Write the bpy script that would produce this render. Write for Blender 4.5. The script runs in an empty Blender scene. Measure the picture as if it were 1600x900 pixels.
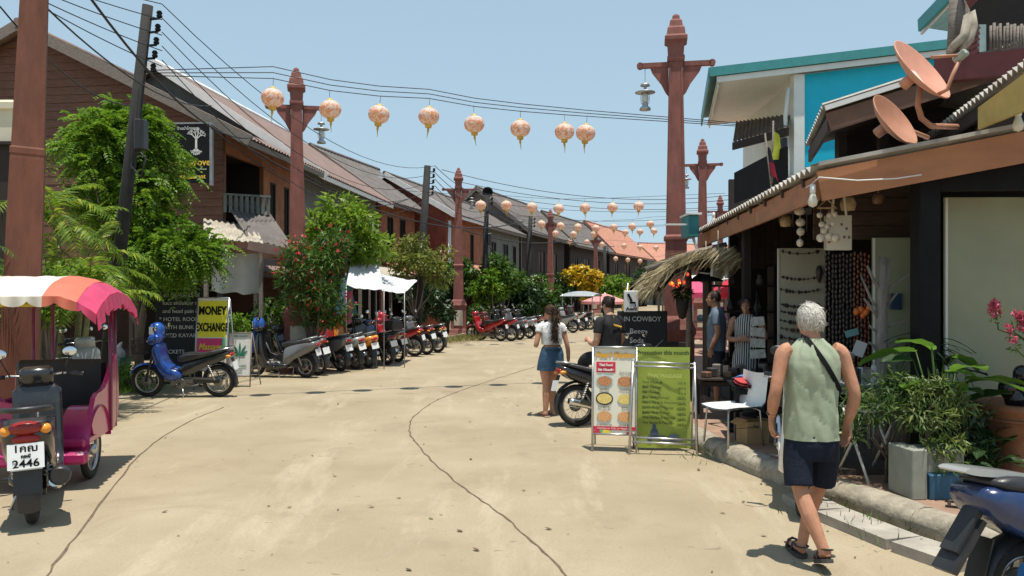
import bpy, bmesh, math, random
import numpy as np
from mathutils import Vector, Matrix, Euler, noise
R = math.radians
rng = random.Random(7)
sc = bpy.context.scene
col = sc.collection

# ------------------------------------------------------------------ camera
FPX, EYE, HOR = 1250.0, 1.83, 456.0          # focal length in photo pixels, eye height, horizon row
cam_d = bpy.data.cameras.new('camera'); cam = bpy.data.objects.new('camera', cam_d); col.objects.link(cam)
cam.location = (0, 0, EYE); cam.rotation_euler = (R(90), 0, 0)
cam_d.sensor_width = 36.0; cam_d.lens = 36.0 * FPX / 1600.0; cam_d.shift_y = 6.0 / 1600.0
cam_d.clip_start = 0.05; cam_d.clip_end = 2000.0
sc.camera = cam

# ------------------------------------------------------------------ sky and sun (near noon, tropical)
SUN_EL, SUN_AZ = 80.0, 150.0                 # azimuth clockwise from +Y: behind the camera, a little to the right
world = bpy.data.worlds.new('World'); sc.world = world; world.use_nodes = True
wn = world.node_tree.nodes; wl = world.node_tree.links
bg = wn['Background']; sky = wn.new('ShaderNodeTexSky'); sky.sky_type = 'NISHITA'; sky.sun_disc = False
sky.sun_elevation = R(SUN_EL); sky.sun_rotation = R(SUN_AZ)
sky.air_density = 1.1; sky.dust_density = 0.4; sky.ozone_density = 3.5; sky.altitude = 0
# hazy tropical air: the clear sky veiled by an even pale blue, thinner towards the zenith
_tc0 = wn.new('ShaderNodeTexCoord'); _sp = wn.new('ShaderNodeSeparateXYZ'); wl.new(_tc0.outputs['Generated'], _sp.inputs[0])
_mr = wn.new('ShaderNodeMapRange'); _mr.inputs[1].default_value = 0.0; _mr.inputs[2].default_value = 1.0; _mr.inputs[3].default_value = 0.90; _mr.inputs[4].default_value = 0.30
wl.new(_sp.outputs[2], _mr.inputs[0]); _mx = wn.new('ShaderNodeMix'); _mx.data_type = 'RGBA'
wl.new(_mr.outputs[0], _mx.inputs[0]); wl.new(sky.outputs[0], _mx.inputs[6]); _mx.inputs[7].default_value = (4.3, 5.92, 7.0, 1)
wl.new(_mx.outputs[2], bg.inputs[0]); bg.inputs[1].default_value = 0.1
sun_d = bpy.data.lights.new('sun', 'SUN'); sun = bpy.data.objects.new('sun', sun_d); col.objects.link(sun)
sun_d.energy = 4.9; sun_d.angle = R(0.55); sun_d.color = (1.0, 0.94, 0.84)
_sd = Vector((math.sin(R(SUN_AZ)) * math.cos(R(SUN_EL)), math.cos(R(SUN_AZ)) * math.cos(R(SUN_EL)), math.sin(R(SUN_EL))))
sun.rotation_euler = _sd.to_track_quat('Z', 'Y').to_euler(); sun.location = (0, 0, 40)
vs = sc.view_settings; vs.view_transform = 'Standard'; vs.look = 'None'; vs.exposure = 0.22; vs.gamma = 1.0
vs.use_curve_mapping = False
sc.cycles.use_denoising = True
sc.cycles.max_bounces = 6; sc.cycles.diffuse_bounces = 3; sc.cycles.glossy_bounces = 2
sc.cycles.transmission_bounces = 3; sc.cycles.transparent_max_bounces = 6
sc.cycles.sample_clamp_indirect = 6.0

# ------------------------------------------------------------------ helpers
def W(px, py, d):                             # photo pixel at depth d -> world point
    return Vector(((px - 800) * d / FPX, d, EYE - (py - HOR) * d / FPX))
def G(px, py, z=0.0):                         # photo pixel on a level at height z
    d = (EYE - z) * FPX / (py - HOR)
    return Vector(((px - 800) * d / FPX, d, z))

MATS = {}
def _nt(name):
    m = bpy.data.materials.new(name); m.use_nodes = True
    nt = m.node_tree; b = nt.nodes['Principled BSDF']
    return m, nt, b
def _n(nt, t, **kw):
    n = nt.nodes.new(t)
    for k, v in kw.items():
        if k in n.inputs: n.inputs[k].default_value = v
        else: setattr(n, k, v)
    return n
def _mixc(nt, fac, a, b, blend='MIX'):
    n = nt.nodes.new('ShaderNodeMix'); n.data_type = 'RGBA'; n.blend_type = blend
    def put(i, v):
        if hasattr(v, 'is_linked'): nt.links.new(v, n.inputs[i])
        elif isinstance(v, (int, float)): n.inputs[i].default_value = v
        else: n.inputs[i].default_value = (v[0], v[1], v[2], 1)
    put(0, fac); put(6, a); put(7, b)
    return n.outputs[2]
def _ramp(nt, src, p0, p1, c0=(0, 0, 0), c1=(1, 1, 1)):
    n = nt.nodes.new('ShaderNodeValToRGB'); e = n.color_ramp.elements
    e[0].position = p0; e[1].position = p1
    e[0].color = (*c0, 1); e[1].color = (*c1, 1)
    nt.links.new(src, n.inputs[0]); return n.outputs[0]
def _noise(nt, scale, detail=4.0, rough=0.55, vec=None, dist=0.0):
    n = _n(nt, 'ShaderNodeTexNoise', Scale=scale, Detail=detail, Roughness=rough, Distortion=dist)
    if vec is not None: nt.links.new(vec, n.inputs['Vector'])
    return n.outputs['Fac']
def mat(name, c, rough=0.6, metal=0.0, var=0.18, scale=6.0, dirt=0.0, dirtc=(0.10, 0.08, 0.055), dscale=1.6,
        bump=0.0, bscale=30.0, coat=0.0, stretch=None, trans=0.0, alpha=1.0, spec=None):
    if name in MATS: return MATS[name]
    m, nt, b = _nt(name)
    tc = nt.nodes.new('ShaderNodeTexCoord'); vec = tc.outputs['Object']
    if stretch:
        mp = nt.nodes.new('ShaderNodeMapping'); mp.inputs['Scale'].default_value = stretch
        nt.links.new(vec, mp.inputs[0]); vec = mp.outputs[0]
    lo = [max(0, x * (1 - var)) for x in c]; hi = [min(1, x * (1 + var)) for x in c]
    o = _mixc(nt, _ramp(nt, _noise(nt, scale, 5, 0.6, vec), 0.3, 0.7), lo, hi)
    if dirt > 0:
        f = _ramp(nt, _noise(nt, dscale, 6, 0.65, vec, 0.6), 0.52, 0.74)
        mm = nt.nodes.new('ShaderNodeMath'); mm.operation = 'MULTIPLY'; mm.inputs[1].default_value = dirt
        nt.links.new(f, mm.inputs[0])
        o = _mixc(nt, mm.outputs[0], o, dirtc)
    nt.links.new(o, b.inputs['Base Color'])
    b.inputs['Roughness'].default_value = rough; b.inputs['Metallic'].default_value = metal
    if coat: b.inputs['Coat Weight'].default_value = coat; b.inputs['Coat Roughness'].default_value = 0.08
    if spec is not None: b.inputs['Specular IOR Level'].default_value = spec
    if bump > 0:
        bp = _n(nt, 'ShaderNodeBump', Strength=bump, Distance=0.02)
        nt.links.new(_noise(nt, bscale, 5, 0.6, vec), bp.inputs['Height']); nt.links.new(bp.outputs[0], b.inputs['Normal'])
    if trans > 0:
        out = nt.nodes['Material Output']; t = nt.nodes.new('ShaderNodeBsdfTranslucent'); mx = nt.nodes.new('ShaderNodeMixShader')
        nt.links.new(o, t.inputs[0]); mx.inputs[0].default_value = trans
        nt.links.new(b.outputs[0], mx.inputs[1]); nt.links.new(t.outputs[0], mx.inputs[2]); nt.links.new(mx.outputs[0], out.inputs[0])
    MATS[name] = m; return m
def leafmat(name, c0, c1, c2=None, trans=0.35, rough=0.45):
    if name in MATS: return MATS[name]
    m, nt, b = _nt(name)
    g = nt.nodes.new('ShaderNodeNewGeometry')
    r = nt.nodes.new('ShaderNodeValToRGB'); e = r.color_ramp.elements
    e[0].color = (*c0, 1); e[1].color = (*c1, 1)
    if c2: k = e.new(0.88); e[2].position = 1.0; k.color = (*c1, 1); e[2].color = (*c2, 1)
    nt.links.new(g.outputs['Random Per Island'], r.inputs[0])
    tc = nt.nodes.new('ShaderNodeTexCoord')
    o = _mixc(nt, _ramp(nt, _noise(nt, 1.3, 3, 0.6, tc.outputs['Object']), 0.35, 0.65, (.72, .72, .72), (1.1, 1.1, 1.0)), (0, 0, 0), r.outputs[0])
    n = nt.nodes.new('ShaderNodeMix'); n.data_type = 'RGBA'; n.blend_type = 'MULTIPLY'; n.inputs[0].default_value = 1.0
    nt.links.new(r.outputs[0], n.inputs[6])
    nt.links.new(_ramp(nt, _noise(nt, 1.3, 3, 0.6, tc.outputs['Object']), 0.35, 0.65, (.7, .72, .72), (1, 1, 1)), n.inputs[7])
    nt.links.new(n.outputs[2], b.inputs['Base Color']); b.inputs['Roughness'].default_value = rough
    b.inputs['Specular IOR Level'].default_value = 0.4
    out = nt.nodes['Material Output']; t = nt.nodes.new('ShaderNodeBsdfTranslucent'); mx = nt.nodes.new('ShaderNodeMixShader')
    nt.links.new(n.outputs[2], t.inputs[0]); mx.inputs[0].default_value = trans
    nt.links.new(b.outputs[0], mx.inputs[1]); nt.links.new(t.outputs[0], mx.inputs[2]); nt.links.new(mx.outputs[0], out.inputs[0])
    MATS[name] = m; return m
def emat(name, c, s):
    if name in MATS: return MATS[name]
    m, nt, b = _nt(name); b.inputs['Base Color'].default_value = (*c, 1)
    b.inputs['Emission Color'].default_value = (*c, 1); b.inputs['Emission Strength'].default_value = s
    MATS[name] = m; return m

def tag(o, label=None, cat=None, group=None, kind=None):
    if label: o['label'] = label
    if cat: o['category'] = cat
    if group: o['group'] = group
    if kind: o['kind'] = kind
    return o
def link(o, parent=None):
    col.objects.link(o)
    if parent is not None: o.parent = parent
    return o
def thing(name, label, cat, loc=(0, 0, 0), rz=0.0, group=None, rx=0.0, ry=0.0):
    o = bpy.data.objects.new(name, None); o.empty_display_size = 0.2
    o.location = loc; o.rotation_euler = (rx, ry, rz)
    return tag(link(o), label, cat, group)
def setmat(o, m):
    if o.data.materials: 
        o.material_slots[0].link = 'OBJECT'; o.material_slots[0].material = m
def put(name, me, m, parent=None, loc=None, rot=None, scale=None):
    o = bpy.data.objects.new(name, me); link(o, parent)
    if m is not None:
        if not me.materials: me.materials.append(None)
        setmat(o, m)
    if loc is not None: o.location = loc
    if rot is not None: o.rotation_euler = rot
    if scale is not None: o.scale = scale
    return o

class MB:
    """collects shapes into one mesh"""
    def __init__(s): s.v = []; s.f = []; s.sm = []; s.M = Matrix.Identity(4)
    def at(s, loc=(0, 0, 0), rot=(0, 0, 0)): s.M = Matrix.Translation(Vector(loc)) @ Euler(rot).to_matrix().to_4x4(); return s
    def add(s, vs, fs, smooth=False):
        b = len(s.v); M = s.M
        s.v.extend([tuple(M @ Vector(v)) for v in vs]); s.f.extend([tuple(i + b for i in f) for f in fs]); s.sm.extend([smooth] * len(fs)); return s
    def box(s, c, d, rot=None, bev=0.0):
        x, y, z = d[0] / 2, d[1] / 2, d[2] / 2
        m = Euler(rot).to_matrix() if rot is not None else None
        if bev <= 0:
            pts = [(-x, -y, -z), (x, -y, -z), (x, y, -z), (-x, y, -z), (-x, -y, z), (x, -y, z), (x, y, z), (-x, y, z)]
            fs = [(0, 3, 2, 1), (4, 5, 6, 7), (0, 1, 5, 4), (1, 2, 6, 5), (2, 3, 7, 6), (3, 0, 4, 7)]
        else:
            b = min(bev, x * .98, y * .98, z * .98); pts = []; fs = []
            idx = {}
            for sx in (-1, 1):
                for sy in (-1, 1):
                    for sz in (-1, 1):
                        for ax in range(3):
                            p = [sx * (x - b), sy * (y - b), sz * (z - b)]; p[ax] = (sx * x, sy * y, sz * z)[ax]
                            idx[(sx, sy, sz, ax)] = len(pts); pts.append(tuple(p))
            for ax in range(3):
                a1, a2 = [(1, 2), (2, 0), (0, 1)][ax]
                for q in (-1, 1):
                    ring = []
                    for (u, w) in ((-1, -1), (1, -1), (1, 1), (-1, 1)):
                        k = [0, 0, 0]; k[ax] = q; k[a1] = u; k[a2] = w; ring.append(idx[(k[0], k[1], k[2], ax)])
                    fs.append(tuple(ring) if q > 0 else tuple(ring[::-1]))
            for ax in range(3):
                a1, a2 = [(1, 2), (2, 0), (0, 1)][ax]
                for u in (-1, 1):
                    for w in (-1, 1):
                        k0 = [0, 0, 0]; k0[a1] = u; k0[a2] = w; k0[ax] = -1; k1 = list(k0); k1[ax] = 1
                        fs.append((idx[(*k0, a1)], idx[(*k1, a1)], idx[(*k1, a2)], idx[(*k0, a2)]) if u * w < 0 else (idx[(*k0, a2)], idx[(*k1, a2)], idx[(*k1, a1)], idx[(*k0, a1)]))
            for sx in (-1, 1):
                for sy in (-1, 1):
                    for sz in (-1, 1):
                        t = (idx[(sx, sy, sz, 0)], idx[(sx, sy, sz, 1)], idx[(sx, sy, sz, 2)])
                        fs.append(t if sx * sy * sz > 0 else t[::-1])
        c = Vector(c)
        pts = [(m @ Vector(p) if m else Vector(p)) + c for p in pts]
        return s.add(pts, fs)
    def bar(s, p0, p1, w, h, up=(0, 0, 1)):   # rectangular bar from p0 to p1
        p0, p1 = Vector(p0), Vector(p1); d = (p1 - p0).normalized(); u = Vector(up)
        sd = d.cross(u)
        if sd.length < 1e-4: sd = d.cross(Vector((0, 1, 0)))
        sd.normalize(); u2 = sd.cross(d)
        pts = []
        for p in (p0, p1):
            for a, b in ((-1, -1), (1, -1), (1, 1), (-1, 1)): pts.append(p + sd * (a * w / 2) + u2 * (b * h / 2))
        return s.add(pts, [(0, 1, 2, 3), (7, 6, 5, 4), (0, 4, 5, 1), (1, 5, 6, 2), (2, 6, 7, 3), (3, 7, 4, 0)])
    def tube(s, path, rad, n=8, cap=True, smooth=True, closed=False, ref=None, sq=1.0):
        P = [Vector(p) for p in path]; k = len(P)
        rr = rad if hasattr(rad, '__len__') else [rad] * k
        pts = []; prev = None
        for i, p in enumerate(P):
            if closed: d = P[(i + 1) % k] - P[i - 1]
            else: d = P[min(i + 1, k - 1)] - P[max(i - 1, 0)]
            d = d.normalized() if d.length > 1e-9 else Vector((0, 0, 1))
            if ref is not None: x = Vector(ref) - d * d.dot(Vector(ref))
            elif prev is None:
                x = d.cross(Vector((0, 0, 1)))
                if x.length < 1e-3: x = d.cross(Vector((0, 1, 0)))
            else: x = prev - d * prev.dot(d)
            x.normalize(); prev = x; y = d.cross(x)
            r = rr[i]; ra, rb = (r if hasattr(r, '__len__') else (r, r))
            for j in range(n):
                a = 2 * math.pi * j / n; ca, sa = math.cos(a), math.sin(a)
                if sq != 1.0: ca = math.copysign(abs(ca) ** sq, ca); sa = math.copysign(abs(sa) ** sq, sa)
                pts.append(p + x * (ra * ca) + y * (rb * sa))
        fs = []
        m = k if closed else k - 1
        for i in range(m):
            for j in range(n):
                a = i * n + j; b = i * n + (j + 1) % n; c = ((i + 1) % k) * n + (j + 1) % n; e = ((i + 1) % k) * n + j
                fs.append((a, b, c, e))
        s.add(pts, fs, smooth)
        if cap and not closed:
            b = len(s.v) - len(pts)
            s.f.append(tuple(b + j for j in range(n))[::-1]); s.sm.append(False)
            s.f.append(tuple(b + (k - 1) * n + j for j in range(n))); s.sm.append(False)
        return s
    def cyl(s, p0, p1, r0, r1=None, n=10, cap=True): return s.tube([p0, p1], [r0, r0 if r1 is None else r1], n, cap)
    def lathe(s, prof, n=16, c=(0, 0, 0), axis='z', smooth=True):
        pts = []; c = Vector(c)
        for (r, z) in prof:
            for j in range(n):
                a = 2 * math.pi * j / n; p = (r * math.cos(a), r * math.sin(a), z)
                if axis == 'y': p = (p[0], p[2], p[1])
                elif axis == 'x': p = (p[2], p[0], p[1])
                pts.append(c + Vector(p))
        fs = []
        for i in range(len(prof) - 1):
            for j in range(n): fs.append((i * n + j, i * n + (j + 1) % n, (i + 1) * n + (j + 1) % n, (i + 1) * n + j))
        if axis == 'y': fs = [f[::-1] for f in fs]
        return s.add(pts, fs, smooth)
    def ell(s, c, r, n=12, m=8, rot=None):
        pts = []; fs = []; c = Vector(c); q = Euler(rot).to_matrix() if rot is not None else None
        for i in range(m + 1):
            t = math.pi * i / m
            for j in range(n):
                a = 2 * math.pi * j / n
                v = Vector((r[0] * math.sin(t) * math.cos(a), r[1] * math.sin(t) * math.sin(a), -r[2] * math.cos(t)))
                pts.append((q @ v if q else v) + c)
        for i in range(m):
            for j in range(n): fs.append((i * n + j, i * n + (j + 1) % n, (i + 1) * n + (j + 1) % n, (i + 1) * n + j))
        return s.add(pts, fs, True)
    def torus(s, c, Rr, r, n=28, m=8, axis='y', rx=None):
        pts = []; fs = []; c = Vector(c); rx = rx or r
        for i in range(n):
            a = 2 * math.pi * i / n
            for j in range(m):
                b = 2 * math.pi * j / m; q = Rr + r * math.cos(b); h = rx * math.sin(b)
                p = {'y': (q * math.cos(a), h, q * math.sin(a)), 'z': (q * math.cos(a), q * math.sin(a), h), 'x': (h, q * math.cos(a), q * math.sin(a))}[axis]
                pts.append(c + Vector(p))
        for i in range(n):
            for j in range(m): fs.append((i * m + j, ((i + 1) % n) * m + j, ((i + 1) % n) * m + (j + 1) % m, i * m + (j + 1) % m))
        return s.add(pts, fs, True)
    def poly(s, pts): return s.add(pts, [tuple(range(len(pts)))])
    def prism(s, pts, off):                   # planar polygon thickened by offset vector
        o = Vector(off); n = len(pts); P = [Vector(p) for p in pts]
        fs = [tuple(range(n))[::-1], tuple(range(n, 2 * n))] + [(i, (i + 1) % n, n + (i + 1) % n, n + i) for i in range(n)]
        return s.add(P + [p + o for p in P], fs)
    def outl(s, pts2, y0, y1, smooth=False):   # xz outline extruded along y
        return s.prism([(p[0], y0, p[1]) for p in pts2], (0, y1 - y0, 0))
    def grid(s, nu, nv, fn, smooth=True, thick=None):
        pts = [fn(i / nu, j / nv) for i in range(nu + 1) for j in range(nv + 1)]
        fs = [(i * (nv + 1) + j, (i + 1) * (nv + 1) + j, (i + 1) * (nv + 1) + j + 1, i * (nv + 1) + j + 1) for i in range(nu) for j in range(nv)]
        s.add(pts, fs, smooth)
        if thick is not None:
            t = Vector(thick)
            s.add([Vector(p) + t for p in pts], [f[::-1] for f in fs], smooth)
        return s
    def mesh(s, name='m'):
        me = bpy.data.meshes.new(name); me.from_pydata(s.v, [], s.f); me.polygons.foreach_set('use_smooth', s.sm); me.update(); return me
    def build(s, name, m, parent=None, **kw):
        return put(name, s.mesh(name), m, parent, **kw)

def fixn(me):
    b = bmesh.new(); b.from_mesh(me); bmesh.ops.recalc_face_normals(b, faces=b.faces); b.to_mesh(me); b.free(); return me
def remesh(mb, vox, smooth=2, sub=0, disp=None):
    """closed overlapping shapes -> one continuous skin"""
    me = fixn(mb.mesh('tmp')); o = bpy.data.objects.new('tmp', me); col.objects.link(o)
    r = o.modifiers.new('r', 'REMESH'); r.mode = 'VOXEL'; r.voxel_size = vox; r.use_smooth_shade = True
    if smooth:
        k = o.modifiers.new('s', 'SMOOTH'); k.factor = 0.5; k.iterations = smooth
    bpy.context.view_layer.update()
    out = bpy.data.meshes.new_from_object(o.evaluated_get(bpy.context.evaluated_depsgraph_get()))
    bpy.data.objects.remove(o); bpy.data.meshes.remove(me)
    out.materials.clear(); out.materials.append(None)
    return out
_tc = {}
def text_mesh(body, size=0.1, ext=0.002, shear=0.0, align='CENTER', bold=0.0, wid=1.0, spacing=1.0):
    key = (body, size, ext, shear, align, bold, wid, spacing)
    if key in _tc: return _tc[key]
    c = bpy.data.curves.new('t', 'FONT'); c.body = body; c.size = size; c.extrude = ext; c.shear = shear
    c.align_x = align; c.align_y = 'CENTER'; c.offset = bold; c.resolution_u = 3; c.space_character = spacing
    o = bpy.data.objects.new('t', c); col.objects.link(o); o.scale = (wid, 1, 1)
    bpy.context.view_layer.update()
    me = bpy.data.meshes.new_from_object(o.evaluated_get(bpy.context.evaluated_depsgraph_get()))
    if wid != 1.0:
        me.transform(Matrix.Diagonal((wid, 1, 1, 1)))
    bpy.data.objects.remove(o); bpy.data.curves.remove(c)
    me.materials.clear(); me.materials.append(None); _tc[key] = me; return me
def text(body, size, m, parent, loc, rot=(R(90), 0, 0), **kw):
    return put('lettering', text_mesh(body, size, **kw), m, parent, loc=loc, rot=rot)
def arr_mesh(name, V, Fq):
    me = bpy.data.meshes.new(name); V = np.asarray(V, np.float32); Fq = np.asarray(Fq, np.int32)
    k = Fq.shape[1]; me.vertices.add(len(V)); me.vertices.foreach_set('co', V.ravel())
    me.loops.add(Fq.size); me.loops.foreach_set('vertex_index', Fq.ravel())
    me.polygons.add(len(Fq)); me.polygons.foreach_set('loop_start', np.arange(len(Fq), dtype=np.int32) * k)
    me.polygons.foreach_set('loop_total', np.full(len(Fq), k, np.int32)); me.update(calc_edges=True); me.validate(); return me
# ------------------------------------------------------------------ materials shared by many things
BLACK = mat('black_paint', (0.007, 0.0075, 0.0085), 0.7, var=0.3, spec=0.2)
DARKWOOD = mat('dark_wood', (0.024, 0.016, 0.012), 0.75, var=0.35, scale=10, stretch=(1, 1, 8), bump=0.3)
GREYWOOD = mat('grey_wood', (0.20, 0.17, 0.145), 0.85, var=0.35, scale=12, stretch=(1, 1, 6), bump=0.4)
BROWNWOOD = mat('brown_clapboard', (0.12, 0.052, 0.030), 0.7, var=0.35, scale=5, dirt=0.5, bump=0.25, stretch=(1, 1, 6))
ORANGEWALL = mat('orange_wall', (0.30, 0.125, 0.062), 0.85, var=0.25, scale=3, dirt=0.6, dirtc=(0.12, 0.06, 0.04), dscale=1.1)
REDWALL = mat('brick_red_wall', (0.25, 0.068, 0.042), 0.8, var=0.2, scale=3, dirt=0.4, dirtc=(0.12, 0.04, 0.03))
RUSTROOF = mat('brown_tin', (0.215, 0.145, 0.12), 0.62, var=0.22, scale=2.2, dirt=0.5, dirtc=(0.12, 0.06, 0.04), dscale=0.8)
GREYROOF = mat('weathered_grey_roof', (0.125, 0.11, 0.10), 0.75, var=0.3, scale=2, dirt=0.5, dirtc=(0.07, 0.05, 0.04), dscale=0.7)
TANROOF = mat('pale_asbestos_roof', (0.40, 0.36, 0.28), 0.8, var=0.25, scale=2.5, dirt=0.6, dirtc=(0.13, 0.10, 0.07))
TERRA = mat('terracotta_roof', (0.42, 0.19, 0.125), 0.75, var=0.2, scale=3, dirt=0.3)
WHITEPAINT = mat('white_paint', (0.76, 0.75, 0.71), 0.55, var=0.08, scale=4, dirt=0.25, dirtc=(0.38, 0.33, 0.26))
GREYWALL = mat('grey_green_cement', (0.14, 0.155, 0.14), 0.85, var=0.2, scale=2, dirt=0.5, dirtc=(0.09, 0.095, 0.08))
POSTRED = mat('red_oxide_masonry', (0.222, 0.080, 0.064), 0.82, var=0.25, scale=7, dirt=0.65, dirtc=(0.12, 0.06, 0.045), dscale=1.6, stretch=(1, 1, .35), bump=0.2)
GLASSDARK = mat('dark_window_glass', (0.012, 0.012, 0.012), 0.35, var=0.2, spec=0.2)
CONCRETE = mat('concrete', (0.36, 0.33, 0.28), 0.85, var=0.22, scale=5, dirt=0.5, dirtc=(0.16, 0.14, 0.11), bump=0.3)
WIREM = mat('wire_black', (0.02, 0.02, 0.022), 0.6)
STEEL = mat('steel', (0.50, 0.50, 0.49), 0.35, metal=0.9, var=0.15, dirt=0.3)
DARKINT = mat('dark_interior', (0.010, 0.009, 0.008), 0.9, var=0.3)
CREAM = mat('cream_board', (0.60, 0.56, 0.42), 0.6, var=0.08, scale=2, dirt=0.2, dirtc=(0.40, 0.36, 0.26))

# ------------------------------------------------------------------ ground and road
def road_mat():
    m, nt, b = _nt('road_concrete')
    v = nt.nodes.new('ShaderNodeTexCoord').outputs['Object']
    mp = nt.nodes.new('ShaderNodeMapping'); mp.inputs['Scale'].default_value = (1.0, 0.22, 1); mp.inputs['Rotation'].default_value = (0, 0, R(78)); nt.links.new(v, mp.inputs[0])
    c = _mixc(nt, _ramp(nt, _noise(nt, 0.55, 5, 0.62, v), 0.32, 0.68), (0.30, 0.248, 0.162), (0.40, 0.338, 0.232))
    c = _mixc(nt, _ramp(nt, _noise(nt, 1.5, 6, 0.7, mp.outputs[0], 0.4), 0.55, 0.72, (0, 0, 0), (.75, .75, .75)), c, (0.475, 0.415, 0.305))       # pale scuffs along the drive
    c = _mixc(nt, _ramp(nt, _noise(nt, 0.9, 7, 0.72, v, 0.8), 0.53, 0.74, (0, 0, 0), (.65, .65, .65)), c, (0.235, 0.185, 0.13))                # stains
    c = _mixc(nt, _ramp(nt, _noise(nt, 42, 3, 0.7, v), 0.36, 0.66, (.26, .26, .26), (0, 0, 0)), c, (0.24, 0.17, 0.105))                     # grit
    c = _mixc(nt, _ramp(nt, _noise(nt, 5.5, 2, 0.5, v, 1.6), 0.70, 0.73, (0, 0, 0), (.5, .5, .5)), c, (0.17, 0.125, 0.085))                 # drips
    nt.links.new(c, b.inputs['Base Color']); b.inputs['Roughness'].default_value = 0.88; b.inputs['Specular IOR Level'].default_value = 0.25
    bp = _n(nt, 'ShaderNodeBump', Strength=0.35, Distance=0.01); nt.links.new(_noise(nt, 60, 4, 0.7, v), bp.inputs['Height']); nt.links.new(bp.outputs[0], b.inputs['Normal'])
    return m
ROADM = road_mat()
DIRT = mat('sandy_dirt', (0.33, 0.26, 0.17), 0.95, var=0.25, scale=1.2, dirt=0.6, dirtc=(0.16, 0.15, 0.07), dscale=0.5, bump=0.4)
tag(MB().poly([(-600, -150, -0.02), (600, -150, -0.02), (600, 900, -0.02), (-600, 900, -0.02)]).build('ground', DIRT), 'sandy ground around the street', None, kind='structure')
def smoothpath(P, k=6):
    out = []
    for i in range(len(P) - 1):
        p0, p1, p2, p3 = P[max(i - 1, 0)], P[i], P[i + 1], P[min(i + 2, len(P) - 1)]
        for j in range(k):
            t = j / k
            out.append(tuple(0.5 * (2 * b + (c - a) * t + (2 * a - 5 * b + 4 * c - d) * t * t + (3 * b - a - 3 * c + d) * t ** 3) for a, b, c, d in zip(p0, p1, p2, p3)))
    out.append(tuple(P[-1])); return out
LEFT = smoothpath([(-10, -4), (-9, 3), (-7.9, 9), (-7.6, 14.2), (-6.4, 16.8), (-5.2, 19), (-4.0, 22.5), (-3.2, 26), (-2.5, 30), (-0.8, 38), (3.4, 52), (8.5, 68), (15, 90), (26, 120), (45, 160)])
RIGHT = smoothpath([(7.5, -4), (5.2, 2.4), (3.72, 4.5), (3.22, 5.5), (2.88, 6.5), (2.55, 7.6), (2.2, 8.8), (2.02, 10.5), (1.98, 13.5), (2.7, 17), (4.5, 22), (6.4, 28), (11.4, 44), (17, 62), (25, 86), (40, 120), (60, 155)])
def strip(L, Rr, z):
    mb = MB(); n = min(len(L), len(Rr))
    import bisect
    ys = np.linspace(-4, 150, 160)
    lx = np.interp(ys, [p[1] for p in L], [p[0] for p in L]); rx = np.interp(ys, [p[1] for p in Rr], [p[0] for p in Rr])
    vs = []; fs = []
    for i, y in enumerate(ys):
        for k in range(5): vs.append((lx[i] + (rx[i] - lx[i]) * k / 4, y, z))
    for i in range(len(ys) - 1):
        for k in range(4): fs.append((i * 5 + k, i * 5 + k + 1, (i + 1) * 5 + k + 1, (i + 1) * 5 + k))
    return mb.add(vs, fs)
road = tag(strip(LEFT, RIGHT, 0.0).build('road', ROADM), 'tan concrete street', None, kind='structure')
JOINT_SHADOW = mat('joint_shadow_dark', (0.13, 0.095, 0.06), 0.95, var=0.4, scale=15)
def joint_or_shadow(P, w, k=8, jit=0.012):
    Q = smoothpath(P, k); vs = []; fs = []
    for i, p in enumerate(Q):
        a = Q[max(i - 1, 0)]; b = Q[min(i + 1, len(Q) - 1)]
        t = Vector((b[0] - a[0], b[1] - a[1], 0)).normalized(); n = Vector((-t.y, t.x, 0))
        j = rng.uniform(-jit, jit); ww = w * rng.uniform(0.5, 1.2)
        vs += [Vector((p[0], p[1], 0.004)) + n * (j + ww), Vector((p[0], p[1], 0.004)) + n * (j - ww)]
    for i in range(len(Q) - 1): fs.append((2 * i, 2 * i + 1, 2 * i + 3, 2 * i + 2))
    return MB().add(vs, fs).build('joint_shadow_strip', JOINT_SHADOW, road)
g2 = lambda x, y: tuple(G(x, y))[:2]
joint_or_shadow([g2(890, 905), g2(800, 818), g2(715, 755), g2(665, 710), g2(640, 675), g2(650, 648), g2(690, 622), g2(760, 597), g2(830, 575), g2(880, 560)], 0.010, 12)
joint_or_shadow([g2(50, 930), g2(110, 850), g2(170, 770), g2(225, 705), g2(290, 662), g2(350, 636)], 0.010, 8)
for (x0, x1, y) in ((390, 425, 591), (455, 487, 616), (535, 563, 615), (620, 646, 615), (690, 714, 613), (745, 770, 612), (870, 905, 667), (330, 380, 612)):  # short dark dashes: lantern shadows painted on the road, not slab joints
    joint_or_shadow([g2(x0, y), g2((x0 + x1) / 2, y - .5), g2(x1, y)], 0.008, 3, 0.004)

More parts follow.
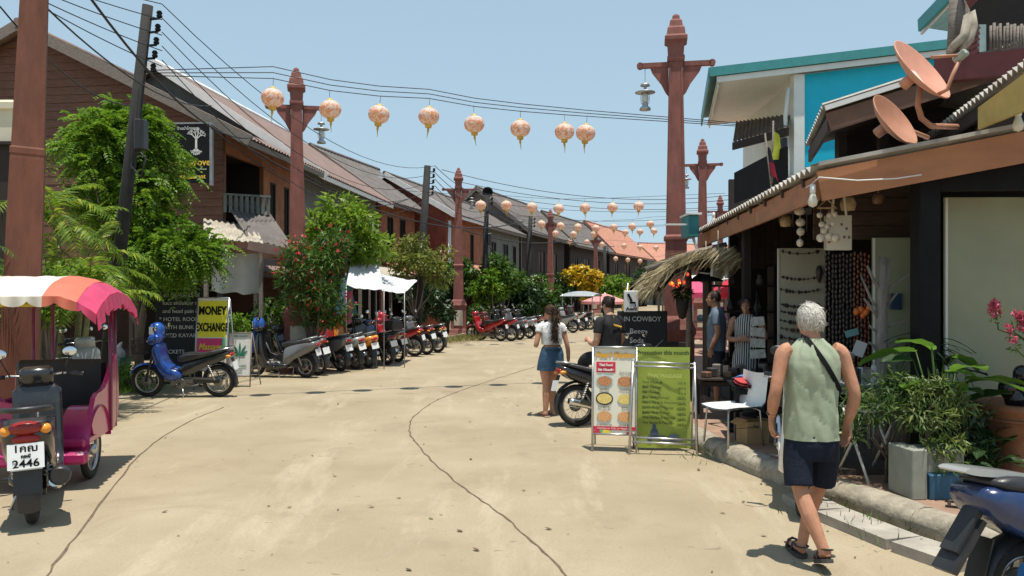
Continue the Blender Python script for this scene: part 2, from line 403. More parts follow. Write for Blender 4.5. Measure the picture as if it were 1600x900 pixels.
# right pavement with a rounded, uneven kerb of separate stones
PAVE = mat('pavement_brick_red', (0.30, 0.19, 0.13), 0.9, var=0.25, scale=3, dirt=0.7, dirtc=(0.20, 0.16, 0.11), bump=0.4)
KERBM = mat('kerb_stone', (0.31, 0.275, 0.21), 0.9, var=0.3, scale=9, dirt=0.7, dirtc=(0.10, 0.095, 0.06), dscale=3, bump=0.7, bscale=14)
PV = 0.17
RK = [p for p in RIGHT if 1.5 < p[1] < 130]
pv = MB()
vs = [(p[0] + 0.16, p[1], PV) for p in RK] + [(p[0] + 26, p[1], PV) for p in RK]
n = len(RK); pv.add(vs, [(i, n + i, n + i + 1, i + 1) for i in range(n - 1)])
pave = tag(pv.build('pavement', PAVE), 'raised brick pavement in front of the shop', None, kind='structure')
def resample(P, step):
    out = [Vector((*P[0], 0))]; acc = 0
    for i in range(len(P) - 1):
        a, b = Vector((*P[i], 0)), Vector((*P[i + 1], 0)); L = (b - a).length; t = step - acc
        while t <= L: out.append(a.lerp(b, t / L)); t += step
        acc = (acc + L) % step
    return out
kp = [p for p in resample([q for q in RIGHT if q[1] > 1], 1.05) if p.y < 33]
for i in range(len(kp) - 1):
    a, b = kp[i], kp[i + 1]; t = (b - a).normalized(); nn = Vector((t.y, -t.x, 0)); mb = MB()
    a2 = a + t * 0.004; b2 = b - t * 0.004
    sec = [(-0.01, -0.02), (-0.02, 0.10), (0.0, 0.14), (0.04, 0.18), (0.13, 0.195), (0.20, 0.185), (0.25, 0.16), (0.25, -0.02)]
    rows = []
    for k in range(5):
        p = a2.lerp(b2, k / 4); e = 0.004 if k in (0, 4) else 0
        for (o, z) in sec:
            q = p + nn * (o + rng.uniform(-.007, .007)) ; rows.append((q.x, q.y, max(-0.02, z - e + rng.uniform(-.008, .008)) if z > 0 else z))
    m = len(sec); fs = [(r * m + j, r * m + j + 1, (r + 1) * m + j + 1, (r + 1) * m + j) for r in range(4) for j in range(m - 1)]
    mb.add(rows, fs, True); mb.add([rows[j] for j in range(m)], [tuple(range(m))[::-1]]); mb.add([rows[4 * m + j] for j in range(m)], [tuple(range(m))])
    mb.build('kerb_stone', KERBM, pave)
# low cast step in front of the kerb
st = MB(); P = [(2.62, 7.0), (2.70, 6.5), (2.92, 5.75), (3.12, 5.3)]
for i in range(len(P) - 1):
    a, b = Vector((*P[i], 0)), Vector((*P[i + 1], 0)); t = (b - a).normalized(); nn = Vector((t.y, -t.x, 0)); a = a + t * .01
    pts = [a - nn * .02, b - nn * .02, b + nn * .28, a + nn * .28]
    MB().prism([(p.x, p.y, -0.01) for p in pts], (0, 0, 0.085)).build('kerb_step', CONCRETE, pave)
# left verge
gv = MB()
LK = [p for p in LEFT if 8 < p[1] < 140]; n = len(LK)
gv.add([(p[0] - 0.25 - 14, p[1], 0.05) for p in LK] + [(p[0] - .02, p[1], 0.05) for p in LK] + [(p[0], p[1], -.02) for p in LK],
       [(i, n + i, n + i + 1, i + 1) for i in range(n - 1)] + [(n + i, 2 * n + i, 2 * n + i + 1, n + i + 1) for i in range(n - 1)])
verge = tag(gv.build('verge', DIRT), 'dirt verge along the left houses', None, kind='structure')
for (p0, p1) in (((-2.75, 28.5), (-2.1, 31.8)), ((-2.05, 32.1), (-1.3, 35.6)), ((-1.25, 35.8), (-0.6, 38.6))):
    MB().bar((*p0, 0.06), (*p1, 0.06), 0.2, 0.16).build('kerb_stone', KERBM, verge)
MB().bar((-7.55, 13.2, 0.05), (-7.25, 15.2, 0.05), 0.2, 0.14).build('kerb_stone', KERBM, verge)

# ------------------------------------------------------------------ lantern posts
LAMPM = mat('aged_galvanised', (0.42, 0.43, 0.43), 0.45, metal=0.7, dirt=0.4)
GLASSL = mat('lamp_glass', (0.55, 0.58, 0.58), 0.15, var=0.05)
def sqtube(mb, prof, wy=1.0):
    pts = []; fs = []
    for (w, z) in prof:
        for a, b in ((-1, -1), (1, -1), (1, 1), (-1, 1)): pts.append((a * w / 2, b * w / 2 * wy, z))
    for i in range(len(prof) - 1):
        for j in range(4): fs.append((i * 4 + j, i * 4 + (j + 1) % 4, (i + 1) * 4 + (j + 1) % 4, (i + 1) * 4 + j))
    fs.append(tuple((len(prof) - 1) * 4 + j for j in range(4)))
    return mb.add(pts, fs)
PM = {}
PM['pedestal'] = sqtube(MB(), [(0.82, 0), (0.82, 0.10), (0.76, 0.16), (0.70, 0.28), (0.63, 0.34), (0.63, 1.18), (0.68, 1.23), (0.70, 1.30), (0.62, 1.38), (0.55, 1.48), (0.46, 1.54)]).mesh()
PM['panel'] = MB().box((0, -0.322, 0.77), (0.36, 0.022, 0.62), bev=0.006).mesh()
PM['shaft'] = sqtube(MB(), [(0.42, 1.54), (0.37, 2.86), (0.355, 2.98), (0.24, 6.12)]).mesh()
sh = MB()
for s in (-1, 1):
    sh.bar((s * 0.16, -0.195, 1.6), (s * 0.10, -0.118, 6.1), 0.03, 0.025, up=(0, -1, 0))
PM['edge_strip'] = sh.mesh()
PM['collar'] = sqtube(MB(), [(0.37, 2.88), (0.43, 2.91), (0.43, 2.96), (0.36, 3.0)]).mesh()
PM['cap'] = sqtube(MB(), [(0.26, 6.12), (0.31, 6.16), (0.31, 6.20), (0.27, 6.24), (0.30, 6.46), (0.40, 6.50), (0.40, 6.56), (0.33, 6.60), (0.30, 6.72), (0.24, 6.76), (0.21, 6.86), (0.14, 6.90), (0.12, 6.96), (0.04, 7.0)]).mesh()
PM['arm'] = MB().bar((-0.62, 0, 6.09), (0.62, 0, 6.09), 0.10, 0.085).cyl((-0.64, -.05, 6.09), (-0.64, .05, 6.09), 0.06).cyl((0.64, -.05, 6.09), (0.64, .05, 6.09), 0.06).mesh()
PM['bracket'] = MB().outl([(0.13, 6.05), (0.13, 5.52), (0.18, 5.58), (0.26, 5.74), (0.42, 5.95), (0.46, 6.05)], -0.035, 0.035).mesh()
PM['bracket2'] = MB().outl([(-x, z) for (x, z) in [(0.13, 6.05), (0.13, 5.52), (0.18, 5.58), (0.26, 5.74), (0.42, 5.95), (0.46, 6.05)]][::-1], -0.035, 0.035).mesh()
PM['lamp'] = MB().lathe([(0.0, 5.55), (0.10, 5.55), (0.12, 5.50), (0.04, 5.48), (0.03, 5.42), (0.10, 5.40), (0.25, 5.36), (0.25, 5.345), (0.08, 5.33)], 14).cyl((0, 0, 5.55), (0, 0, 5.92), 0.008, n=5).lathe([(0.06, 5.13), (0.08, 5.10), (0.07, 5.05), (0.13, 5.0), (0.14, 4.95), (0.0, 4.95)], 14).mesh()
PM['lamp_glass'] = MB().lathe([(0.05, 5.34), (0.085, 5.25), (0.08, 5.16), (0.055, 5.12)], 12).mesh()
PM['lamp_guard'] = MB().tube([(0.085, 0, 5.34), (0.11, 0, 5.24), (0.09, 0, 5.1)], 0.007, 5).tube([(-0.085, 0, 5.34), (-0.11, 0, 5.24), (-0.09, 0, 5.1)], 0.007, 5).mesh()
for _k in ('lamp', 'lamp_glass', 'lamp_guard'): PM[_k].transform(Matrix.Translation((0, 0, 6.06)) @ Matrix.Diagonal((.74, .74, .80, 1)) @ Matrix.Translation((0, 0, -5.92)))
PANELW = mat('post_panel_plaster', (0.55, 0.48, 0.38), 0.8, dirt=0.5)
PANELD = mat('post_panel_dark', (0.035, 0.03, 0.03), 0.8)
PM['plain_shaft'] = sqtube(MB(), [(0.50, -0.1), (0.42, 2.86), (0.40, 2.98), (0.27, 6.12)]).mesh()
def lantern_post(loc, rz, label, side=1, lean=(0, 0), panel='w', plain=False):
    t = thing('lantern_post', label, 'lamp post', loc, rz, 'red lantern posts along the street', rx=lean[0], ry=lean[1])
    POSTRED = MATS['red_oxide_masonry'] if not plain else mat('shaded_oxide_masonry', (0.15, 0.055, 0.032), 0.82, var=0.25, scale=7, dirt=0.65, dirtc=(0.09, 0.045, 0.03), dscale=1.6, stretch=(1, 1, .35), bump=0.2)  # plain post: same masonry darkened, its shade put into the base colour
    for nme in ('pedestal', 'shaft', 'collar', 'cap', 'arm', 'edge_strip'):
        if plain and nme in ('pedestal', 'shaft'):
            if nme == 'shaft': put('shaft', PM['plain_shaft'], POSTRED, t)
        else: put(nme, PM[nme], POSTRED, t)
    if not plain: put('panel', PM['panel'], PANELW if panel == 'w' else PANELD, t)
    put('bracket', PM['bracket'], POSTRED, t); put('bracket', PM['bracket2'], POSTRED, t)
    if side:
        l = put('hanging_lamp', PM['lamp'], LAMPM, t, loc=(side * 0.55, 0, 0)); put('lamp_glass', PM['lamp_glass'], GLASSL, l); put('lamp_guard', PM['lamp_guard'], LAMPM, l)
    return t
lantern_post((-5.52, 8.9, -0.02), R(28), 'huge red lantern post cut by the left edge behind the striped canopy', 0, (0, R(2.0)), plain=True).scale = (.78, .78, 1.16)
lantern_post((-4.90, 18.4, -0.02), R(14), 'red lantern post rising behind the oleander and parked motorbikes', 1, (0, R(-0.5)))
lantern_post((-2.22, 33.2, -0.02), R(3), 'red lantern post with pale pedestal panel beyond the bike row', 1)
lantern_post((2.4, 50, -0.02), R(-15), 'red lantern post just before the yellow flowering tree', 0)
lantern_post((6.9, 66, -0.02), R(-18), 'far red lantern post right above the yellow tree', 0)
lantern_post((12.8, 90, -0.02), R(-20), 'distant red lantern post, nearer of the last two', 0)
lantern_post((15.4, 100, -0.02), R(-20), 'most distant red lantern post at the end of the street', 0)
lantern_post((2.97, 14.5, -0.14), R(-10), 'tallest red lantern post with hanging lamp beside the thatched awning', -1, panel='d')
lantern_post((6.62, 27.8, PV - 0.02), R(-12), 'red lantern post behind the shop roof, right of the tallest post', -1)
lantern_post((11.45, 44, PV - 0.02), R(-14), 'small red lantern post tip just above the shop eave', 0)

# ------------------------------------------------------------------ wall, roof and house builders
def corr(mb, A, B, C, D, pitch=0.18, amp=0.025, thick=0.012):
    A, B, C, D = map(Vector, (A, B, C, D)); n = (B - A).cross(D - A).normalized()
    if n.z < 0: n = -n
    nu = max(8, int((B - A).length / pitch * 4)); nv = 3
    def fn(u, v):
        p = A.lerp(B, u).lerp(D.lerp(C, u), v); return p + n * (amp * math.sin(u * nu / 4 * 2 * math.pi))
    mb.grid(nu, nv, fn, True, thick=-n * thick)
    for (a, b) in ((A, B),):                 # close the eave edge so that the sheet's teeth show
        pts = [fn(i / nu, 0) for i in range(nu + 1)]
        mb.add(pts + [p - n * thick for p in pts], [(i, i + 1, nu + 2 + i, nu + 1 + i) for i in range(nu)])
    return mb
def wall_open(mb, P, u, n, L, z0, z1, holes, t=0.12):
    us = sorted({0, L, *[h[0] for h in holes], *[h[1] for h in holes]}); zs = sorted({z0, z1, *[h[2] for h in holes], *[h[3] for h in holes]})
    for i in range(len(us) - 1):
        for j in range(len(zs) - 1):
            uc, zc = (us[i] + us[i + 1]) / 2, (zs[j] + zs[j + 1]) / 2
            if any(h[0] < uc < h[1] and h[2] < zc < h[3] for h in holes): continue
            q = [P + u * us[i] + Vector((0, 0, zs[j])), P + u * us[i + 1] + Vector((0, 0, zs[j])), P + u * us[i + 1] + Vector((0, 0, zs[j + 1])), P + u * us[i] + Vector((0, 0, zs[j + 1]))]
            mb.prism(q, -n * t)
    return mb
def clip(poly, f):
    out = []
    for i in range(len(poly)):
        a, b = poly[i], poly[(i + 1) % len(poly)]; fa, fb = f(a), f(b)
        if fa >= 0: out.append(a)
        if (fa >= 0) != (fb >= 0): t = fa / (fa - fb); out.append((a[0] + (b[0] - a[0]) * t, a[1] + (b[1] - a[1]) * t))
    return out
def planks(parent, P, u, n, poly, pitch, m, t=0.03, vertical=False, gap=0.008, joined=False, tilt=0.012):
    """clapboards clipped to an (u, z) outline; each one an object unless joined"""
    k = 0 if vertical else 1
    lo = min(p[k] for p in poly); hi = max(p[k] for p in poly); z = lo; J = MB(); nb = 0
    while z < hi - 0.01:
        q = clip(clip(poly, lambda p: p[k] - z), lambda p: (z + pitch - gap) - p[k]); z0 = z; z += pitch
        if len(q) < 3: continue
        mb = J if joined else MB()
        jit = rng.uniform(-.004, .004)
        f = lambda p, o: P + u * p[0] + Vector((0, 0, p[1])) + n * (o + jit + (tilt * (1 - (p[k] - z0) / pitch)))
        a = [f(p, 0) for p in q]; b = [f(p, -t) for p in q]; c = len(q)
        mb.add(b + a, [tuple(range(c)), tuple(range(c, 2 * c))[::-1]] + [(i, c + i, c + (i + 1) % c, (i + 1) % c) for i in range(c)])
        if not joined: mb.build('plank', m, parent)
        nb += 1
    if joined: J.build('cladding', m, parent)['kind'] = 'stuff'
def window(parent, P, u, n, u0, u1, z0, z1, fm, pm, mull=1, sill=True, recess=0.05):
    fr = MB(); w = 0.055; c = lambda uu, zz, o=0.0: P + u * uu + Vector((0, 0, zz)) + n * o
    for uu in (u0 + w / 2, u1 - w / 2): fr.bar(c(uu, z0, -.03), c(uu, z1, -.03), w, 0.09, up=n)
    for zz in (z0 + w / 2, z1 - w / 2): fr.bar(c(u0 + w, zz, -.03), c(u1 - w, zz, -.03), 0.09, w, up=(0, 0, 1))
    f = fr.build('window_frame', fm, parent)
    MB().prism([c(u0 + w, z0 + w, -recess), c(u1 - w, z0 + w, -recess), c(u1 - w, z1 - w, -recess), c(u0 + w, z1 - w, -recess)], -n * 0.015).build('pane', pm, f)
    if mull:
        mm = MB()
        for k in range(mull): uu = u0 + (u1 - u0) * (k + 1) / (mull + 1); mm.bar(c(uu, z0 + w, -.03), c(uu, z1 - w, -.03), 0.04, 0.05, up=n)
        mm.build('mullion', fm, f)
    if sill: MB().bar(c(u0 - .06, z0 - .03, .03), c(u1 + .06, z0 - .03, .03), 0.16, 0.05).build('sill', fm, f)
    return f
def house(name, label, E1, R1, E2, R2, wallm, gablem, roofm, rakem, ov=0.9, wins=(), awn=None, awnm=None, planked=0, gable_low=0.0, floor2=2.9, pitch=0.2, shop=True, group='wooden shophouses on the left', teal=None, ridge_m=None, endov=0.4, opens=()):
    E1, R1, E2, R2 = map(Vector, (E1, R1, E2, R2))
    base = Vector(((E1.x + E2.x) / 2, (E1.y + E2.y) / 2, 0)); t = thing(name, label, 'house', base, 0, group)
    E1, R1, E2, R2 = [p - base for p in (E1, R1, E2, R2)]
    u = (E2 - E1); u.z = 0; u.normalize(); n = Vector((u.y, -u.x, 0))
    mir = lambda E, Rr: Vector((2 * Rr.x - E.x, 2 * Rr.y - E.y, E.z))
    K1, K2 = mir(E1, R1), mir(E2, R2)
    rf = MB(); corr(rf, E1, E2, R2, R1, pitch); corr(rf, K2, K1, R1, R2, pitch * 2)
    roof = rf.build('roof', roofm, t)
    rb = MB()
    for (a, b) in ((E1, R1), (K1, R1)):
        d = (b - a).normalized(); o = Vector((0, 0, -0.07)) - u * 0.03
        rb.bar(a + o, b + o, 0.05, 0.26)
    rb.build('rake_board', rakem, roof)
    rc = MB().tube([R1 - u * .05 + Vector((0, 0, .02)), R2 + u * .05 + Vector((0, 0, .02))], 0.10, 6); rc.build('ridge_cap', ridge_m or roofm, roof)
    ef = MB().bar(E1 + Vector((0, 0, -.11)) - n * .06, E2 + Vector((0, 0, -.11)) - n * .06, 0.04, 0.14); ef.build('eave_board', rakem, roof)
    # walls
    def inset(E, Rr, s):
        d = Vector((Rr.x - E.x, Rr.y - E.y, 0)); l = d.length; d.normalize()
        return Vector((E.x, E.y, 0)) + d * ov + u * s, E.z + (Rr.z - E.z) * ov / l - 0.10
    f1, zt1 = inset(E1, R1, endov); f2, zt2 = inset(E2, R2, -endov); b1, _ = inset(K1, R1, endov); b2, _ = inset(K2, R2, -endov)
    L = (f2 - f1).length; uu = (f2 - f1).normalized(); nn = Vector((uu.y, -uu.x, 0)); zt = min(zt1, zt2)
    z2 = floor2 if shop else 0.0
    holes = [(w[0] * L, w[1] * L, w[2], w[3]) for w in wins]
    oh = [(w[0] * L, w[1] * L, w[2], w[3]) for w in opens]
    wm = MB(); wall_open(wm, f1, uu, nn, L, z2, zt, holes + oh); wm.build('front_wall', wallm, t)
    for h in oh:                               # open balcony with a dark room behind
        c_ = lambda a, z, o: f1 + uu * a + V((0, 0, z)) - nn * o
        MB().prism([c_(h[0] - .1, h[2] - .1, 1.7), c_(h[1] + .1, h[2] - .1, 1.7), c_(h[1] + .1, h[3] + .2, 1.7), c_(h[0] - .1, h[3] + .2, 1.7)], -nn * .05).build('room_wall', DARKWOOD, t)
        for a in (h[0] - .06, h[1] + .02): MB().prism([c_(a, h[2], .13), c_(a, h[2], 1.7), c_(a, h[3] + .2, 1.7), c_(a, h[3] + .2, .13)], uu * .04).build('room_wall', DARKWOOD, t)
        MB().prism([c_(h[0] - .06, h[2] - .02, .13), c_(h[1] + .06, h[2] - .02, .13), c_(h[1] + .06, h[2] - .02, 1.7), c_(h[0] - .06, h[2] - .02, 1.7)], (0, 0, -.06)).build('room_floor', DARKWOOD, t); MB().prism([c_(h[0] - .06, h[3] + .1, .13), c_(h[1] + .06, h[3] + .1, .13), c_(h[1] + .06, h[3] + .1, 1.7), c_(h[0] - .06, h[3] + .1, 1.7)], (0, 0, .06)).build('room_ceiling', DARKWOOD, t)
    for h in holes: window(t, f1, uu, nn, *h, DARKWOOD, GLASSDARK)
    # gable ends
    for q, (f, b, Rr, sg) in enumerate(((f1, b1, R1, 1), (f2, b2, R2, -1))):
        g = (b - f); gl = g.length; g.normalize(); no = Vector((-g.y, g.x, 0)) * 1.0
        if no.dot(u) * sg > 0: no = -no
        zr = Rr.z - 0.12; poly = [(0, gable_low if q == 0 else 0), (gl, gable_low if q == 0 else 0), (gl, zt), (gl / 2, zr), (0, zt)]
        P = f + no * 0.001
        MB().prism([P + g * p[0] + Vector((0, 0, p[1])) for p in poly], -no * 0.12).build('gable_wall', gablem, t)
        if planked and q == 0: planks(t, f + no * 0.035, g, no, poly, planked, gablem, joined=False)
    MB().prism([b1, b2, b2 + Vector((0, 0, zt)), b1 + Vector((0, 0, zt))], nn * 0.12).build('back_wall', gablem, t)
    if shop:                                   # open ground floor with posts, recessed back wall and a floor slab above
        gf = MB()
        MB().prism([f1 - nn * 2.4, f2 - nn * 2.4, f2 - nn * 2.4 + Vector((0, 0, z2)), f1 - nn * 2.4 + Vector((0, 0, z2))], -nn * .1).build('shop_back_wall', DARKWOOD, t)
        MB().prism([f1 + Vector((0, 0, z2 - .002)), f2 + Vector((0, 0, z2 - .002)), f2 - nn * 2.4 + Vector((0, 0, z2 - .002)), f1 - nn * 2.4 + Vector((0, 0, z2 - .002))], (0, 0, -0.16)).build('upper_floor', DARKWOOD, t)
        k = max(2, int(L / 2.6) + 1)
        for i in range(k):
            p = f1 + uu * (0.1 + (L - 0.2) * i / (k - 1)) - nn * 0.1
            MB().bar(p, p + Vector((0, 0, z2 - .17)), 0.16, 0.16, up=nn).build('post', DARKWOOD, t)
        for i in range(k - 1):
            a = f1 + uu * (L * (i + .28) / (k - 1)) - nn * 2.37; b = f1 + uu * (L * (i + .72) / (k - 1)) - nn * 2.37
            MB().prism([a, b, b + Vector((0, 0, 2.1)), a + Vector((0, 0, 2.1))], nn * 0.05).build('door', BROWNWOOD, t)
    if awn:
        for (s0, s1, zh, zl, out) in awn:
            a, b = f1 + uu * (L * s0), f1 + uu * (L * s1)
            A = a + nn * out + Vector((0, 0, zl)); B = b + nn * out + Vector((0, 0, zl)); C = b + nn * .02 + Vector((0, 0, zh)); D = a + nn * .02 + Vector((0, 0, zh))
            aw = corr(MB(), A, B, C, D, pitch).build('awning', awnm, t)
            MB().bar(A + Vector((0, 0, -.09)) - nn * .04, B + Vector((0, 0, -.09)) - nn * .04, 0.04, 0.12).build('awning_board', BROWNWOOD, aw)
            for p in (A, B): MB().bar(Vector((p.x, p.y, 0)) - nn * .15, p - nn * .15 - Vector((0, 0, .06)), 0.09, 0.09, up=nn).build('awning_post', GREYWOOD, aw)
    return t, dict(base=base, f1=f1, u=uu, n=nn, L=L, zt=zt, b1=b1)
V = Vector
# first house: brown clapboard gable with the restaurant sign
h1, i1 = house('wooden_shophouse', 'brown clapboard house with black tree sign on its gable', (-6.4, 19.6, 5.6), (-12.6, 20.4, 8.70), (-5.88, 25.2, 5.6), (-12.1, 26.0, 8.70),
    ORANGEWALL, BROWNWOOD, RUSTROOF, GREYWOOD, wins=((0.62, 0.70, 3.2, 5.0), (0.84, 0.92, 3.2, 5.0)), opens=((0.03, 0.52, 3.0, 5.35),), planked=0.21, gable_low=2.5, floor2=2.7, awn=((0.0, 1.0, 2.75, 2.35, 1.0),), awnm=RUSTROOF)
h2, i2 = house('wooden_shophouse', 'long brown-roofed house with grey-green cement gable and white rake', (-5.86, 25.35, 5.55), (-11.7, 26.15, 9.34), (-5.0, 34.0, 5.55), (-10.3, 37.5, 9.2),
    GREYWALL, GREYWALL, RUSTROOF, WHITEPAINT, ridge_m=WHITEPAINT, wins=((0.25, 0.33, 3.3, 4.9), (0.5, 0.58, 3.3, 4.9), (0.75, 0.83, 3.3, 4.9)), awn=((0.0, 0.45, 2.9, 2.4, 2.0), (0.5, 1.0, 3.0, 2.5, 1.6)), awnm=TANROOF)
h3, i3 = house('wooden_shophouse', 'orange-walled house with narrow windows and dark roof before the brick-red side wall', (-5.3, 34.2, 5.75), (-9.3, 36.9, 8.6), (-4.25, 38.6, 5.75), (-7.2, 43.2, 8.4),
    ORANGEWALL, REDWALL, GREYROOF, GREYWOOD, wins=((0.2, 0.36, 3.4, 5.2), (0.55, 0.71, 3.4, 5.2)), awn=((0.0, 1.0, 3.2, 2.6, 1.6),), awnm=TERRA, ov=0.7)
h4, i4 = house('wooden_shophouse', 'house with large brick-red side wall and white downpipe behind the utility pole', (-2.75, 38.4, 5.6), (-6.4, 40.2, 7.8), (-1.1, 45, 5.6), (-4.7, 47, 7.8),
    ORANGEWALL, REDWALL, GREYROOF, WHITEPAINT, wins=((0.2, 0.3, 3.4, 4.9), (0.6, 0.7, 3.4, 4.9)), awn=((0.0, 1.0, 3.3, 2.7, 1.8),), awnm=TERRA, ov=0.5)
_p = i4['f1'] + i4['n'] * .10 + i4['u'] * -.12; MB().cyl(_p, _p + V((0, 0, 5.3)), .07, n=10).build('downpipe', WHITEPAINT, h4)
h5, i5 = house('wooden_shophouse', 'house with brick-red side wall right of the pale-panel post', (-1.25, 45.2, 5.6), (-4.6, 47.2, 7.7), (1.0, 53.5, 5.6), (-2.5, 55.5, 7.7),
    GREYWALL, REDWALL, GREYROOF, GREYWOOD, wins=((0.15, 0.3, 3.3, 4.8), (0.5, 0.65, 3.3, 4.8), (0.8, 0.9, 3.3, 4.8)), awn=((0.0, 1.0, 3.0, 2.5, 1.8),), awnm=TANROOF, ov=0.5)
h6, i6 = house('wooden_shophouse', 'tall dark-gabled house with grey roof behind the loudspeaker', (1.3, 54, 5.9), (-2.5, 56, 9.15), (5.2, 67, 5.9), (2.0, 69.5, 9.15),
    DARKWOOD, GREYWOOD, GREYROOF, GREYWOOD, wins=((0.1, 0.2, 3.2, 4.9), (0.35, 0.5, 3.2, 4.9), (0.65, 0.8, 3.2, 4.9)), awn=((0.0, 0.5, 3.1, 2.5, 1.8), (0.5, 1.0, 2.9, 2.4, 1.8)), awnm=TANROOF)
h7, i7 = house('wooden_shophouse', 'dark house with grey roof behind the yellow tree', (5.5, 67.6, 5.8), (2.6, 70, 8.9), (10.4, 81, 5.8), (7.4, 83, 8.9),
    DARKWOOD, DARKWOOD, GREYROOF, GREYWOOD, wins=((0.1, 0.2, 3.2, 4.9), (0.35, 0.5, 3.2, 4.9), (0.65, 0.8, 3.2, 4.9)), awn=((0.0, 1.0, 3.1, 2.5, 1.8),), awnm=RUSTROOF, pitch=0.4)
h8, i8 = house('wooden_shophouse', 'far house with orange tiled roof before the last two posts', (10.6, 81.6, 5.8), (7.6, 84, 9.3), (17.4, 98, 5.8), (14.2, 101, 9.3),
    DARKWOOD, DARKWOOD, TERRA, TERRA, wins=((0.1, 0.2, 3.2, 4.9), (0.35, 0.5, 3.2, 4.9), (0.65, 0.8, 3.2, 4.9)), pitch=0.5)
h9, i9 = house('wooden_shophouse', 'farthest house with orange roof across the end of the street', (19.5, 103, 5.0), (17.5, 111, 8.6), (42, 112, 5.0), (40, 120, 8.6),
    GREYWALL, GREYWALL, TERRA, TERRA, wins=((0.1, 0.15, 3.2, 4.7), (0.3, 0.35, 3.2, 4.7), (0.5, 0.55, 3.2, 4.7)), pitch=0.5)
# ------------------------------------------------------------------ motorbikes
def puff(mb, pts, w, s=0.88, cy=0.0, lay=((-1, None), (-0.72, 1), (0.72, 1), (1, None))):
    cx = sum(p[0] for p in pts) / len(pts); cz = sum(p[1] for p in pts) / len(pts); n = len(pts); vs = []
    for (f, k) in lay:
        k = s if k is None else k
        vs += [(cx + (p[0] - cx) * k, cy + f * w, cz + (p[1] - cz) * k) for p in pts]
    fs = [tuple(range(n)), tuple(range((len(lay) - 1) * n, len(lay) * n))[::-1]]
    for l in range(len(lay) - 1): fs += [(l * n + i, (l + 1) * n + i, (l + 1) * n + (i + 1) % n, l * n + (i + 1) % n) for i in range(n)]
    mb.add(vs, fs, True); return mb
def rnd(pts, k=3):                              # rounded closed outline
    P = [V((p[0], p[1], 0)) for p in pts]; n = len(P); out = []
    for i in range(n):
        p0, p1, p2, p3 = P[i - 1], P[i], P[(i + 1) % n], P[(i + 2) % n]
        for j in range(k):
            t = j / k; q = 0.5 * (2 * p1 + (p2 - p0) * t + (2 * p0 - 5 * p1 + 4 * p2 - p3) * t * t + (3 * p1 - p0 - 3 * p2 + p3) * t ** 3); out.append((q.x, q.y))
    return out
def fender(mb, c, r, a0, a1, w, drop=0.03, n=10):
    def fn(i, j):
        a = R(a0 + (a1 - a0) * i); y = (j - .5) * 2; q = r - drop * y * y
        return (c[0] + q * math.cos(a), w * y, c[1] + q * math.sin(a))
    return mb.grid(n, 6, fn, True, thick=None)
BK = {}
